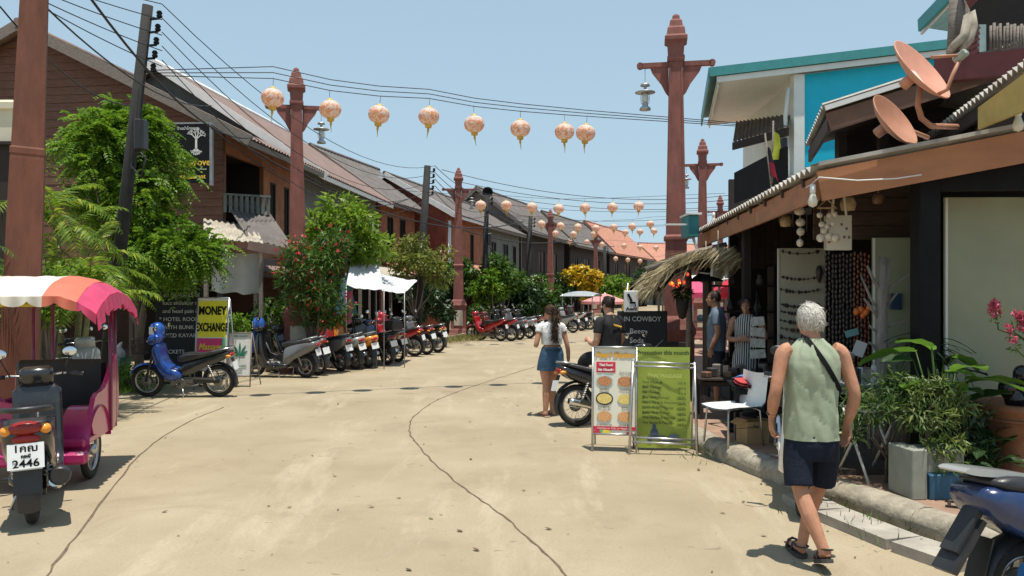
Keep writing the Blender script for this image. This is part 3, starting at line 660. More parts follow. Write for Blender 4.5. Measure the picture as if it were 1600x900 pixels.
def _bike_meshes():
    for kind, Rw, ax in (('under', 0.285, 0.62), ('scoot', 0.245, 0.60)):
        d = BK[kind] = {'Rw': Rw, 'ax': ax}
        d['tyre'] = MB().torus((0, 0, 0), Rw - 0.042, 0.042, 30, 8, 'y', rx=0.045 if kind == 'scoot' else 0.036).mesh()
        d['rim'] = MB().torus((0, 0, 0), Rw - 0.085, 0.014, 28, 6, 'y', rx=0.028).lathe([(0.0, -.05), (0.05, -.05), (0.055, 0), (0.05, .05), (0.0, .05)], 12, axis='y').mesh()
        sp = MB(); k = 18 if kind == 'under' else 5
        for i in range(k):
            a = 2 * math.pi * i / k
            if kind == 'under': sp.cyl((0.04 * math.cos(a + .5), .03 * (-1) ** i, 0.04 * math.sin(a + .5)), ((Rw - .09) * math.cos(a), 0, (Rw - .09) * math.sin(a)), 0.0035, n=4, cap=False)
            else: sp.bar((0.03 * math.cos(a), 0, 0.03 * math.sin(a)), ((Rw - .085) * math.cos(a + .2), 0, (Rw - .085) * math.sin(a + .2)), 0.03, 0.022, up=(0, 1, 0))
        d['spokes'] = sp.mesh()
        d['brake'] = MB().lathe([(0.0, .052), (0.085, .055), (0.09, .04), (0.0, .04)], 16, axis='y').mesh()
        if kind == 'under':
            d['leg_shield'] = puff(MB(), rnd([(0.47, 0.84), (0.41, 0.94), (0.35, 0.93), (0.31, 0.72), (0.18, 0.53), (0.02, 0.47), (-0.04, 0.38), (0.08, 0.31), (0.26, 0.34), (0.38, 0.52), (0.45, 0.70)]), 0.165).mesh()
            d['body_panel'] = puff(MB(), rnd([(0.06, 0.46), (-0.06, 0.60), (-0.30, 0.68), (-0.62, 0.77), (-0.82, 0.82), (-0.86, 0.78), (-0.72, 0.65), (-0.45, 0.55), (-0.2, 0.42), (-0.02, 0.38)]), 0.125).mesh()
            d['seat'] = puff(MB(), rnd([(0.0, 0.63), (0.04, 0.72), (-0.08, 0.775), (-0.32, 0.765), (-0.55, 0.82), (-0.74, 0.855), (-0.79, 0.825), (-0.55, 0.755), (-0.28, 0.68)]), 0.14, .9).mesh()
            hz, hx = 1.0, 0.44
        else:
            d['leg_shield'] = puff(MB(), rnd([(0.50, 0.55), (0.46, 0.90), (0.38, 1.0), (0.32, 0.95), (0.28, 0.60), (0.20, 0.36), (-0.05, 0.31), (-0.24, 0.30), (-0.24, 0.22), (0.05, 0.18), (0.34, 0.22), (0.44, 0.36)]), 0.19, .9).mesh()
            d['body_panel'] = puff(MB(), rnd([(-0.13, 0.28), (-0.17, 0.60), (-0.3, 0.70), (-0.6, 0.77), (-0.86, 0.80), (-0.92, 0.74), (-0.84, 0.62), (-0.62, 0.50), (-0.40, 0.40), (-0.25, 0.28)]), 0.165).mesh()
            d['seat'] = puff(MB(), rnd([(-0.16, 0.66), (-0.12, 0.75), (-0.3, 0.79), (-0.5, 0.79), (-0.62, 0.84), (-0.80, 0.85), (-0.84, 0.80), (-0.5, 0.735), (-0.3, 0.69)]), 0.155, .9).mesh()
            hz, hx = 1.06, 0.40
        d['front_fender'] = fender(fender(MB(), (ax, Rw), Rw + .035, 25, 165, .075), (ax, Rw), Rw + .03, 25, 165, .07).mesh()
        d['rear_fender'] = fender(MB(), (-ax, Rw), Rw + .05, 60, 200, .075).bar((-ax - .30, 0, .30), (-ax - .22, 0, .52), 0.13, 0.012, up=(1, 0, 0)).mesh()
        d['fork'] = MB().cyl((ax, .075, Rw), (hx, .06, hz - .1), .019, .022).cyl((ax, -.075, Rw), (hx, -.06, hz - .1), .019, .022).cyl((hx + .02, 0, hz - .25), (hx - .02, 0, hz), .03).mesh()
        d['handlebar'] = MB().tube([(hx - .10, -.34, hz + .02), (hx - .04, -.2, hz + .03), (hx, 0, hz), (hx - .04, .2, hz + .03), (hx - .10, .34, hz + .02)], .012, 7).mesh()
        d['grip'] = MB().cyl((hx - .065, .24, hz + .028), (hx - .11, .36, hz + .02), .019).mesh(); d['lever'] = MB().tube([(hx - .02, .2, hz + .03), (hx + .02, .3, hz + .03), (hx, .37, hz + .02)], .006, 5).mesh()
        d['headlight_cowl'] = puff(MB(), rnd([(hx + .11, hz - .02), (hx + .07, hz + .09), (hx - .06, hz + .10), (hx - .11, hz + .04), (hx - .06, hz - .06), (hx + .06, hz - .08)]), .13, .75).mesh()
        d['headlight'] = MB().ell((hx + .095, 0, hz), (.035, .085, .055), 12, 8).mesh()
        d['mirror_stalk'] = MB().tube([(hx - .05, 0, 0), (hx - .09, .04, .10), (hx - .10, .07, .17)], .006, 5).mesh()
        d['mirror'] = MB().ell((hx - .10, .07, .21), (.022, .062, .045), 12, 8).mesh()
        d['mirror_glass'] = MB().lathe([(0, 0), (.85, 0.0), (.95, .12), (1, .2)], 12, axis='x').mesh(); d['mirror_glass'].transform(Matrix.Translation((hx - .125, .07, .21)) @ Matrix.Diagonal((.02, .058, .041, 1)))
        d['hz'] = hz
        d['engine'] = MB().box((.05, 0, .27), (.30, .20, .17), bev=.03).box((.22, 0, .33), (.20, .13, .12), bev=.02).cyl((.0, -.13, .26), (.0, .13, .26), .09, n=16).box((-.12, .07, .30), (.2, .08, .1), bev=.02).mesh()
        d['frame'] = MB().tube([(hx - .03, 0, hz - .2), (.22, 0, .52), (0, 0, .44), (-.25, 0, .52), (-.75, 0, .72)], .028, 7).bar((-.05, 0, .25), (-.05, 0, .5), .14, .1).mesh()
        d['swingarm'] = MB().bar((-.08, .085, .30), (-ax - .04, .085, Rw), .03, .05).bar((-.08, -.085, .30), (-ax - .04, -.085, Rw), .03, .05).mesh()
        sh = MB()
        for y in (.11, -.11):
            sh.cyl((-ax + .02, y, Rw + .03), (-ax + .16, y, .64), .012)
            for i in range(7): t = .25 + i * .09; sh.torus((-ax + .02 + .14 * t, y, Rw + .03 + (.61 - Rw) * t), .024, .007, 10, 5, 'z')
        d['shock'] = sh.mesh()
        d['exhaust'] = MB().tube([(.2, -.08, .28), (.14, -.10, .18), (-.1, -.13, .17), (-.28, -.15, .22)], .017, 7).tube([(-.24, -.155, .20), (-.3, -.16, .23), (-.74, -.17, .34), (-.80, -.17, .352)], [.022, .045, .052, .04], 10).mesh()
        d['heat_shield'] = MB().bar((-.34, -.215, .25), (-.66, -.222, .335), .012, .055).mesh()
        d['tail_light'] = MB().ell((-.86 if kind == 'under' else -.91, 0, .76 if kind == 'under' else .72), (.045, .10, .04), 12, 8).mesh()
        d['indicator'] = MB().ell((-.84, .115, .735 if kind == 'under' else .72), (.05, .035, .025), 10, 6).mesh()
        d['plate'] = MB().box((-.925, 0, .56), (.006, .21, .145), rot=(0, R(14), 0)).mesh()
        d['plate_bracket'] = MB().bar((-.86, 0, .70), (-.915, 0, .56), .10, .012, up=(1, 0, 0)).mesh()
        d['grab_rail'] = MB().tube([(-.5, .13, .80), (-.75, .13, .86), (-.86, .09, .88), (-.89, 0, .885), (-.86, -.09, .88), (-.75, -.13, .86), (-.5, -.13, .80)], .012, 6).mesh()
        d['kickstand'] = MB().tube([(-.02, .09, .22), (-.06, .16, .10), (-.08, .20, .005)], .011, 6).bar((-.10, .20, .008), (-.04, .205, .008), .03, .012).mesh()
        d['footpeg'] = MB().cyl((.02, .12, .25), (.02, .26, .25), .018).mesh()
        d['chain_case'] = MB().bar((-.05, .075, .32), (-ax, .075, Rw + .02), .03, .09).mesh()
        b = MB(); x0, x1, y0, z0, z1 = hx + .13, hx + .36, .17, hz - .22, hz + .02
        for i in range(8):
            f = i / 7; b.bar((x0 + (x1 - x0) * f, -y0, z1), (x0 + (x1 - x0) * f, -y0 + .02, z0), .005, .005); b.bar((x0 + (x1 - x0) * f, y0, z1), (x0 + (x1 - x0) * f, y0 - .02, z0), .005, .005)
            b.bar((x1, -y0 + 2 * y0 * f, z1), (x1 - .02, -y0 + 2 * y0 * f, z0), .005, .005); b.bar((x0, -y0 + 2 * y0 * f, z1), (x0, -y0 + 2 * y0 * f, z0), .005, .005); b.bar((x0, -y0 + 2 * y0 * f, z0), (x1, -y0 + 2 * y0 * f, z0), .005, .005)
        for z in (z0, (z0 + z1) / 2, z1): b.tube([(x0, -y0, z), (x1, -y0, z), (x1, y0, z), (x0, y0, z)], .006, 5, closed=True)
        d['basket'] = b.mesh()
_bike_meshes()
TYRE = mat('tyre_rubber', (0.022, 0.021, 0.020), 0.85, var=0.3, dirt=0.4, dirtc=(0.12, 0.10, 0.075), dscale=6)
CHROME = mat('chrome', (0.62, 0.62, 0.61), 0.22, metal=1.0, var=0.1)
ENGINE = mat('engine_alloy', (0.20, 0.195, 0.185), 0.5, metal=0.7, var=0.3, dirt=0.5)
BLACKPL = mat('black_plastic', (0.022, 0.023, 0.025), 0.42, var=0.25)
SEATM = mat('seat_vinyl', (0.025, 0.025, 0.028), 0.38, var=0.25, bump=0.1, bscale=60)
REDLENS = mat('red_lens', (0.30, 0.015, 0.012), 0.15, var=0.1)
AMBER = mat('amber_lens', (0.75, 0.28, 0.03), 0.18, var=0.1)
CLEARL = mat('clear_lens', (0.62, 0.64, 0.64), 0.1, var=0.05)
PLATEW = mat('plate_white', (0.74, 0.75, 0.75), 0.45, var=0.05)
MIRG = mat('mirror_glass', (0.72, 0.76, 0.80), 0.05, metal=1.0, var=0.02)
def paint(n, c): return mat('paint_' + n, c, 0.25, var=0.10, scale=3, coat=0.6, dirt=0.15, dirtc=(0.25, 0.2, 0.14), dscale=4)
BLUE, RED, ORANGE, WHITEP, SILVER, BLACKP = paint('blue', (0.012, 0.065, 0.33)), paint('red', (0.40, 0.012, 0.02)), paint('orange', (0.75, 0.27, 0.03)), paint('white', (0.72, 0.72, 0.70)), paint('silver', (0.36, 0.37, 0.37)), paint('black', (0.018, 0.018, 0.02))
NAVY, GREYP, MAROON = paint('navy', (0.012, 0.03, 0.10)), paint('grey', (0.14, 0.14, 0.145)), paint('maroon', (0.16, 0.02, 0.025))
def bike(kind, loc, head, c1, label, c2=None, pitch=0, c3=None, basket=False, lean=7, steer=0, group=None, name='motorbike', cat='motorbike', full=True, seatm=None, exh=None, cowl=None, skip=()):
    """head: compass direction (degrees, anticlockwise from +X) the bike points to"""
    d = BK[kind]; c2 = c2 or c1; t = thing(name, label, cat, loc, R(head), group, rx=R(-lean), ry=R(pitch))
    Rw, ax = d['Rw'], d['ax']
    for x in (ax, -ax):
        w = put('wheel', d['rim'], STEEL, t, loc=(x, 0, Rw)); put('tyre', d['tyre'], TYRE, w); put('spokes', d['spokes'], STEEL if kind == 'under' else ENGINE, w)
        if full: put('brake_drum', d['brake'], ENGINE, w)
    put('leg_shield', d['leg_shield'], c1, t); b = put('body_panel', d['body_panel'], c2, t); put('seat', d['seat'], seatm or SEATM, t)
    put('front_fender', d['front_fender'], c1, t); put('rear_fender', d['rear_fender'], BLACKPL, t); put('fork', d['fork'], BLACKPL, t)
    hb = put('handlebar', d['handlebar'], CHROME, t)
    for s in (1, -1): put('grip', d['grip'], BLACKPL, hb, scale=(1, s, 1)); put('lever', d['lever'], STEEL, hb, scale=(1, s, 1))
    cw = put('headlight_cowl', d['headlight_cowl'], cowl or c1, t); put('headlight', d['headlight'], CLEARL, cw)
    if 'mirror' not in skip:
        for s in (1, -1):
            ms = put('mirror_stalk', d['mirror_stalk'], BLACKPL, t, loc=(0, s * .2, d['hz'] + .02), scale=(1, s, 1))
            put('mirror', d['mirror'], BLACKPL, ms); put('mirror_glass', d['mirror_glass'], MIRG, ms)
    put('engine', d['engine'], ENGINE, t); put('frame', d['frame'], BLACKPL, t); put('swingarm', d['swingarm'], BLACKPL, t)
    put('shock_absorber', d['shock'], STEEL, t); e = put('exhaust', d['exhaust'], exh or CHROME, t); put('heat_shield', d['heat_shield'], c3 or CHROME, e)
    
    if 'tail' not in skip: put('tail_light', d['tail_light'], REDLENS, t)
    if full: [put('indicator', d['indicator'], AMBER, t, scale=(1, s_, 1)) for s_ in (1, -1) if 'tail' not in skip]; put('kickstand', d['kickstand'], STEEL, t); put('footpeg', d['footpeg'], BLACKPL, t); put('footpeg', d['footpeg'], BLACKPL, t, scale=(1, -1, 1)); put('chain_case', d['chain_case'], c3 or BLACKPL, t)
    if 'plate' not in skip: pb = put('plate_bracket', d['plate_bracket'], BLACKPL, t); put('number_plate', d['plate'], PLATEW, pb)
    if 'rail' not in skip: put('grab_rail', d['grab_rail'], CHROME if kind == 'under' else SILVER, t)
    if basket: put('basket', d['basket'], BLACKPL, t)
    return t
ROW = 'motorbikes parked in the row on the left'
# side-on blue underbone in front of the boards
c = G(287, 620)
bike('under', (c.x, c.y, 0), 180, BLUE, 'blue underbone motorbike with front basket parked alone before the exchange board', c2=BLACKP, c3=GREYP, basket=True, lean=5)
# parked row: (rear wheel pixel x, y, heading, kind, paint1, paint2, label)
row = [
 (478, 590, 166, 'scoot', BLACKP, GREYP, 'black and grey scooter nearest in the parked row, blue bag on its front', None),
 (497, 586, 152, 'under', BLACKP, SILVER, 'black motorbike with silver side panel, second in the parked row', None),
 (533, 580, 146, 'scoot', SILVER, GREYP, 'silver-grey scooter beside the orange one in the row', None),
 (556, 577, 142, 'scoot', RED, SILVER, 'red and silver scooter between the silver and orange bikes', None),
 (576, 575, 140, 'scoot', ORANGE, ORANGE, 'orange scooter with white plate in the middle of the row', None),
 (606, 570, 140, 'scoot', BLACKP, BLACKP, 'black scooter with black tail box just past the orange one', None),
 (622, 566, 142, 'under', NAVY, SILVER, 'dark navy motorbike behind the black scooter in the row', None),
 (648, 557, 164, 'under', RED, RED, 'bright red underbone motorbike seen side-on in the row', None),
 (667, 554, 150, 'under', BLACKP, MAROON, 'black motorbike with red tail light behind the red one', None),
 (684, 551, 150, 'under', GREYP, BLACKP, 'last grey motorbike at the far end of the parked row', None)]
bikes = []
for (px, py, hd, k, c1, c2, lb, _) in row:
    g = G(px, py); ax = BK[k]['ax']; h = R(hd)
    bikes.append(bike(k, (g.x + ax * math.cos(h), g.y + ax * math.sin(h), 0), hd, c1, lb, c2, lean=6 + rng.uniform(-2, 3), group=ROW))
# second rank, fronts showing between the first ones
for (px, py, hd, c1, lb) in ((520, 562, 150, GREYP, 'grey motorbike half hidden behind the silver scooter'), (568, 556, 140, MAROON, 'maroon motorbike half hidden behind the orange scooter'), (640, 545, 150, RED, 'red motorbike with white headlamp half hidden behind the red one')):
    g = G(px, py); bikes.append(bike('under', (g.x - .5, g.y + .4, 0), hd, c1, lb, BLACKP, group=ROW, full=False))
# far cluster in the middle of the street
FAR = 'motorbikes parked farther along the street'
for (px, py, hd, k, c1, c2, lb) in ((782, 533, 150, 'under', RED, RED, 'red motorbike at the near end of the far cluster'), (798, 533, 158, 'under', MAROON, RED, 'dark red motorbike second in the far cluster'), (812, 531, 150, 'scoot', BLACKP, GREYP, 'black scooter with white plate in the far cluster'),
        (828, 529, 146, 'scoot', GREYP, SILVER, 'grey scooter right of the black one in the far cluster'), (840, 525, 140, 'under', BLACKP, BLACKP, 'black motorbike half hidden by the woman, far cluster'),
        (895, 520, 150, 'under', BLACKP, SILVER, 'far black motorbike just right of the woman'), (908, 517, 145, 'under', SILVER, WHITEP, 'far silver motorbike before the parked canopy taxi'), (921, 515, 150, 'under', GREYP, BLACKP, 'far grey motorbike next to the canopy taxi wheel')):
    g = G(px, py); h = R(hd); bike(k, (g.x + .6 * math.cos(h), g.y + .6 * math.sin(h), 0), hd, c1, lb, c2, group=FAR, full=False)
# bike of the man in black, front hidden behind the food board
g = G(902, 666); h = R(18)
bike('under', (g.x + .62 * math.cos(h), g.y + .62 * math.sin(h), 0), 18, BLACKP, 'black motorbike with chrome silencer behind the food menu board', BLACKP, lean=6, c3=CHROME)
# white scooter hidden by the old man
bike('scoot', (2.56, 7.15, .10), -108, WHITEP, 'cream scooter facing the street in front of the walking old man', CREAM, lean=4, cowl=WHITEP, pitch=9.5)
# blue scooter cut by the lower right corner
near = bike('scoot', (3.34, 4.42, 0), 12, NAVY, 'dark blue scooter with silver grab rail cut by the lower corner', NAVY, lean=4, c3=BLUE, exh=BLACKPL, skip=('tail', 'plate', 'rail'))
MB().tube([(-.28, -.19, .25), (-.36, -.20, .27), (-.70, -.215, .36), (-.80, -.215, .385)], [(.03, .04), (.05, .075), (.05, .08), (.03, .05)], 14).build('silencer_cover', mat('paint_blue_silencer', (0.015, 0.08, 0.22), 0.22, coat=0.7), near)
MB().torus((-.58, -.262, .325), .05, .008, 20, 6, 'y').build('cover_ring', CHROME, near)
MB().outl(rnd([(-.52, .835), (-.80, .885), (-.97, .90), (-.99, .875), (-.84, .85)]), -.10, .10).build('grab_rail', SILVER, near)
for (x_, z_, w_) in ((-1.02, .46, .16), (-.98, .56, .12)): MB().bar((x_ - .06, 0, z_ - .10), (x_ + .14, 0, z_ + .16), w_, .03, up=(-1, 0, 1)).build('mud_flap', BLACKPL, near)
MB().outl([(-.32, .50), (-.30, .74), (-.26, .74), (-.27, .50)], -.172, -.168).build('stripe', SILVER, near)
# scooters behind the sidecar taxi
bike('scoot', (-6.15, 11.6, 0), 112, SILVER, 'pale scooter with red tail lamp behind the pink sidecar', WHITEP, lean=4)
bike('under', (-6.75, 12.3, 0), 112, BLACKP, 'black motorbike with tall mirrors behind the pink sidecar', SILVER, lean=4)
# ------------------------------------------------------------------ plants
def unit(a): return a / np.maximum(np.linalg.norm(a, axis=-1, keepdims=True), 1e-9)
def leaves_mesh(P, D, N, size, asp=0.4, fold=0.15, curl=0.25):
    """one pointed leaf per row: position, direction, face normal"""
    D = unit(D); S = unit(np.cross(D, N)); N = np.cross(S, D); s = np.asarray(size)[:, None]
    a = P; tip = P + D * s - N * (curl * s); w = s * asp * .5
    l = P + D * s * .45 + S * w + N * (fold * w); r = P + D * s * .45 - S * w + N * (fold * w)
    n = len(P); Vv = np.stack([a, l, tip, r], 1).reshape(-1, 3)
    return Vv, np.arange(n * 4).reshape(n, 4)
def crown_pts(clumps, n, g, shell=0.55):
    c = np.array([k[0] for k in clumps], float); r = np.array([k[1] if hasattr(k[1], '__len__') else (k[1],) * 3 for k in clumps], float)
    w = r.prod(1) ** (2 / 3); idx = g.choice(len(c), n, p=w / w.sum())
    d = unit(g.normal(size=(n, 3))); rad = (shell + (1 - shell) * g.random(n)) * (1 + .12 * g.normal(size=n))
    return c[idx] + d * r[idx] * rad[:, None], d
def foliage(clumps, n, size, seed, asp=0.4, droop=0.2, shell=0.5, sv=0.35, up=0.5):
    g = np.random.default_rng(seed); P, d = crown_pts(clumps, n, g, shell)
    D = d + g.normal(size=(n, 3)) * .7 + np.array([0, 0, -droop]); N = d * .5 + np.array([0, 0, up]) + g.normal(size=(n, 3)) * .5
    return arr_mesh('foliage', *leaves_mesh(P, D, N, size * (1 + sv * g.uniform(-1, 1, n)), asp))
def sprays(clumps, n, L, seed, pairs=8, leaf=0.05, droop=0.6):
    g = np.random.default_rng(seed); P, d = crown_pts(clumps, n, g, 0.6)
    D = unit(d + g.normal(size=(n, 3)) * .5 + np.array([0, 0, .15])); S = unit(np.cross(D, np.array([0, 0, 1.0]) + g.normal(size=(n, 3)) * .3)); N = np.cross(S, D)
    AP, AD, AN, AS = [], [], [], []
    for k in range(pairs):
        t = (k + 1) / pairs; q = P + D * (L * t) + np.array([0, 0, -droop]) * (L * t * t)
        for s in (-1, 1):
            AP.append(q); AD.append(D * .45 + S * s + np.array([0, 0, -.25])); AN.append(N + g.normal(size=(n, 3)) * .25); AS.append(np.full(n, leaf * (1.25 - .55 * t)) * g.uniform(.8, 1.25, n))
    return arr_mesh('foliage', *leaves_mesh(np.concatenate(AP), np.concatenate(AD), np.concatenate(AN), np.concatenate(AS), 0.55))
def branchy(base, tips, r0, seed, mid=0.5):
    rr = random.Random(seed); mb = MB(); base = V(base)
    for k, t in enumerate(tips):
        t = V(t); m = base.lerp(t, mid) + V((rr.uniform(-.1, .1), rr.uniform(-.1, .1), .1)) ; j = base.lerp(V((base.x, base.y, t.z)), .35)
        mb.tube([base, j, m, t], [r0 * (.9 if k else 1), r0 * .7, r0 * .4, r0 * .12], 7)
    return mb
BARK = mat('bark', (0.14, 0.11, 0.085), 0.9, var=0.35, scale=9, stretch=(1, 1, .25), bump=0.6)
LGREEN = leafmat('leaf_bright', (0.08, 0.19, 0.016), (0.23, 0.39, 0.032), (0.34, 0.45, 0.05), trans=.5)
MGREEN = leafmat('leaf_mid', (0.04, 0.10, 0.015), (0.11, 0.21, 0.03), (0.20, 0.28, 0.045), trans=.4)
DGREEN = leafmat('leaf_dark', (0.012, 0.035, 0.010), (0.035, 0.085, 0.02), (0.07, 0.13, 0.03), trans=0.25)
PALMG = leafmat('leaf_palm', (0.10, 0.21, 0.018), (0.26, 0.37, 0.03), (0.52, 0.47, 0.05), trans=.5)
LIMEG = leafmat('leaf_lime', (0.13, 0.25, 0.02), (0.28, 0.42, 0.04), (0.38, 0.48, 0.06), trans=.5)
YELLOWF = leafmat('flower_yellow', (0.60, 0.36, 0.01), (0.85, 0.58, 0.02), None, trans=0.3)
REDF = leafmat('flower_red', (0.45, 0.015, 0.02), (0.72, 0.04, 0.05), None, trans=0.3)
PINKF = leafmat('flower_pink', (0.65, 0.07, 0.14), (0.85, 0.20, 0.28), None, trans=0.3)
def tree(name, label, cat, loc, clumps, n, size, leafm, seed, r0=0.09, asp=0.45, droop=0.2, group=None, flowers=None, spray=None, shell=0.5, trunkm=None):
    t = thing(name, label, cat, loc, 0, group)
    tips = [k[0] for k in clumps]
    branchy((0, 0, 0), tips[:9], r0, seed).build('trunk', trunkm or BARK, t)
    if spray: me = sprays(clumps, n, spray[0], seed, spray[1], spray[2])
    else: me = foliage(clumps, n, size, seed, asp, droop, shell)
    put('crown', me, leafm, t)
    if flowers:
        m, fn, fs = flowers; put('blossom', foliage([(V(c) + V((0, -.05, .05)), [q * 1.06 for q in (r if hasattr(r, '__len__') else (r,) * 3)]) for c, r in clumps], fn, fs, seed + 5, .8, 0, .9), m, t)
    return t
def clumpset(seed, n, c, r, cr):
    g = random.Random(seed); out = []
    for i in range(n):
        while True:
            p = V((g.uniform(-1, 1), g.uniform(-1, 1), g.uniform(-1, 1)))
            if p.length < 1: break
        k = g.uniform(.7, 1.25); out.append((V((c[0] + p.x * r[0], c[1] + p.y * r[1], c[2] + p.z * r[2])), (cr * k * g.uniform(.9, 1.3), cr * k, cr * k * g.uniform(.65, .95))))
    return out
# big feathery tree over the left pavement
b = V((-6.9, 14.8, 0))
cl = [k for k in clumpset(3, 26, (-.15, 0, 3.75), (.95, .8, 1.2), .46) if not (k[0].x > .2 and k[0].z > 3.3)] + clumpset(4, 12, (.55, 0, 2.75), (.6, .6, .5), .40) + clumpset(5, 7, (-.45, 0, 4.8), (.5, .5, .3), .40)
tree('feathery_tree', 'large feathery bright green tree around the leaning utility pole', 'tree', b, cl, 3000, 0, LGREEN, 11, .10, spray=(0.34, 8, 0.085))
# areca palm clump
FR = []
def frond_mesh(L, seed, n=26, ll=0.36, arch=0.8):
    g = np.random.default_rng(seed); mb = MB()
    pth = [V((L * (1 - (1 - t) ** 1.25) * .9, 0, L * (.62 * t - arch * t * t))) for t in [i / 10 for i in range(11)]]
    P, D, N, S = [], [], [], []
    for k in range(n):
        t = .16 + .84 * k / (n - 1); i = min(int(t * 10), 9); p = pth[i].lerp(pth[i + 1], t * 10 - i); d = (pth[i + 1] - pth[i]).normalized()
        for s in (-1, 1):
            P.append(p); D.append(np.array(d) * .75 + np.array([0, s * 1.0, .12 - .30 * g.random()])); N.append(np.array([-d.z, 0, d.x]) + g.normal(size=3) * .15); S.append(ll * (math.sin(math.pi * (.18 + .78 * t)) ** .6) * g.uniform(.85, 1.15))
    Vv, F = leaves_mesh(np.array(P), np.array(D), np.array(N), np.array(S), .15, .1, .28)
    mb.tube(pth, [.014 - .011 * i / 10 for i in range(11)], 5); base = len(mb.v)
    mb.v += [tuple(v) for v in Vv]; mb.f += [tuple(int(q) + base for q in f) for f in F]; mb.sm += [False] * len(F)
    return mb.mesh('frond')
FR = [frond_mesh(1.75, 1, arch=.55), frond_mesh(1.9, 2, arch=.85), frond_mesh(1.55, 3, arch=1.0), frond_mesh(1.7, 4, arch=.35)]
def palm(name, label, loc, stems, nf, seed, sc_=1.0, m=None):
    g = random.Random(seed); t = thing(name, label, 'palm', loc)
    for (x, y, h) in stems:
        MB().tube([(0.3 * x, .3 * y, 0), (x * .8, y * .8, h * .6), (x, y, h)], [.05, .042, .03], 7).build('stem', mat('palm_stem', (0.22, 0.21, 0.09), 0.6, var=0.3, scale=14, stretch=(.2, .2, 3)), t)
        for i in range(nf):
            put('frond', g.choice(FR), m or PALMG, t, loc=(x, y, h - .1 + .08 * g.random()), rot=(g.uniform(-.2, .2), g.uniform(-.55, .35), 2 * math.pi * (i + g.random() * .6) / nf), scale=[sc_ * g.uniform(.8, 1.1)] * 3)
    return t
palm('areca_palm', 'areca palm with arching yellow-green fronds below the feathery tree', (-6.7, 12.0, 0), [(-.1, 0, 2.75), (.2, .1, 2.25), (-.45, .1, 3.05), (.0, -.25, 1.9), (.42, -.1, 1.75)], 9, 5, .78)
palm('areca_palm', 'palm fronds poking in at the left edge by the huge post', (-5.9, 8.6, 0), [(-.3, .0, 2.15), (-.1, .1, 1.9)], 6, 8, .6, MGREEN)
tree('round_bush', 'rounded bright bush between huge post and areca palm', 'bush', (-6.35, 11.0, 0), clumpset(9, 14, (0, 0, 1.85), (.42, .4, .38), .30), 2600, .085, LGREEN, 21, .05, .5)
# oleander and plumeria by the second post
tree('oleander', 'oleander with red flowers before the second post', 'shrub', (-4.45, 18.0, 0), clumpset(31, 15, (.0, -.1, 2.0), (.62, .4, 1.0), .34) + clumpset(33, 5, (.35, -.1, 2.7), (.35, .3, .3), .30), 4200, .17, MGREEN, 31, .07, .2, group=None, flowers=(REDF, 260, .085))
tree('plumeria_tree', 'pale green plumeria with large leaves right of the second post', 'tree', (-4.6, 20.6, 0), clumpset(41, 24, (.1, -.2, 3.3), (1.0, .7, .75), .40) + clumpset(43, 7, (.85, -.2, 2.95), (.5, .4, .35), .32), 3600, .24, LIMEG, 41, .09, .32)
# low shrubs along the verge
for (px, py, d, w, h, m, sz, lb) in ((205, 590, 14.6, .55, 0, LGREEN, .07, 'small lime-green shrub beside the green bin'), (375, 520, 17.5, .5, .85, LGREEN, .10, 'lime-green potted shrub behind the leaf sign'),
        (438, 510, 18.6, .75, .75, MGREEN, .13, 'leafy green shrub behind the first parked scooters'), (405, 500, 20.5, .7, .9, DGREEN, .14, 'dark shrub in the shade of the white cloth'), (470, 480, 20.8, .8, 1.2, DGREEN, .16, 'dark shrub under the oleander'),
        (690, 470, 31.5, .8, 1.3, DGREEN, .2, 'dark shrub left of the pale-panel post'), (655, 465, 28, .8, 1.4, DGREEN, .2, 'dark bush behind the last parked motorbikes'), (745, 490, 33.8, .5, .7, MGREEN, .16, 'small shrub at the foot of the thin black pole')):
    p = W(px, py, d); h = max(p.z, .3)
    tree('verge_shrub', lb, 'shrub', (p.x, d, 0), clumpset(int(px), 9, (0, 0, h), (w * .7, w * .6, h * .45), w * .42), 900, sz, m, int(px), .03, .45, group='shrubs along the left verge')
# creeper over the awning
tree('creeper', 'yellow-green creeper sprawling over the tan awning', 'vine', (-3.2, 26.2, 0), clumpset(61, 16, (-.2, 0, 3.0), (1.5, .8, .55), .33) + clumpset(62, 5, (1.0, -.1, 2.3), (.5, .3, .5), .25), 2400, .17, leafmat('leaf_creeper', (0.12, 0.18, 0.03), (0.32, 0.34, 0.07), (0.45, 0.40, 0.16), trans=.4), 61, .05, .35)
# street trees farther on
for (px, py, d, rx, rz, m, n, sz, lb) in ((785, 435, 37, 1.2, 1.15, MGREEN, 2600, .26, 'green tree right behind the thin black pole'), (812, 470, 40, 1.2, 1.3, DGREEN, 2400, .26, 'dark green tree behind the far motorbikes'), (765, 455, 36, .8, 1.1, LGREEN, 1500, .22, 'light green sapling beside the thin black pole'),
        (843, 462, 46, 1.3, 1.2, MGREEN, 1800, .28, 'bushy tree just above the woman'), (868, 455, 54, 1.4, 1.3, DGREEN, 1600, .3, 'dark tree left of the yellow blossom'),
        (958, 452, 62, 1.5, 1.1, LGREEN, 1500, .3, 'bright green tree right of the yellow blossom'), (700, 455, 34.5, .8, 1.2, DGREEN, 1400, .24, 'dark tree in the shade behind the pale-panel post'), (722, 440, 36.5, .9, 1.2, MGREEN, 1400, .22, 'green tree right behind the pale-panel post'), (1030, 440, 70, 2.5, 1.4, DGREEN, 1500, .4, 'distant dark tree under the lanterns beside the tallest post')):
    p = W(px, py, d)
    tree('street_tree', lb, 'tree', (p.x, d, 0), clumpset(int(px * 3), 13, (0, 0, p.z), (rx * .75, rx * .6, rz * .8), rx * .38), n, sz, m, int(px), .08, .42, group='street trees farther along')
yt = W(908, 442, 55)
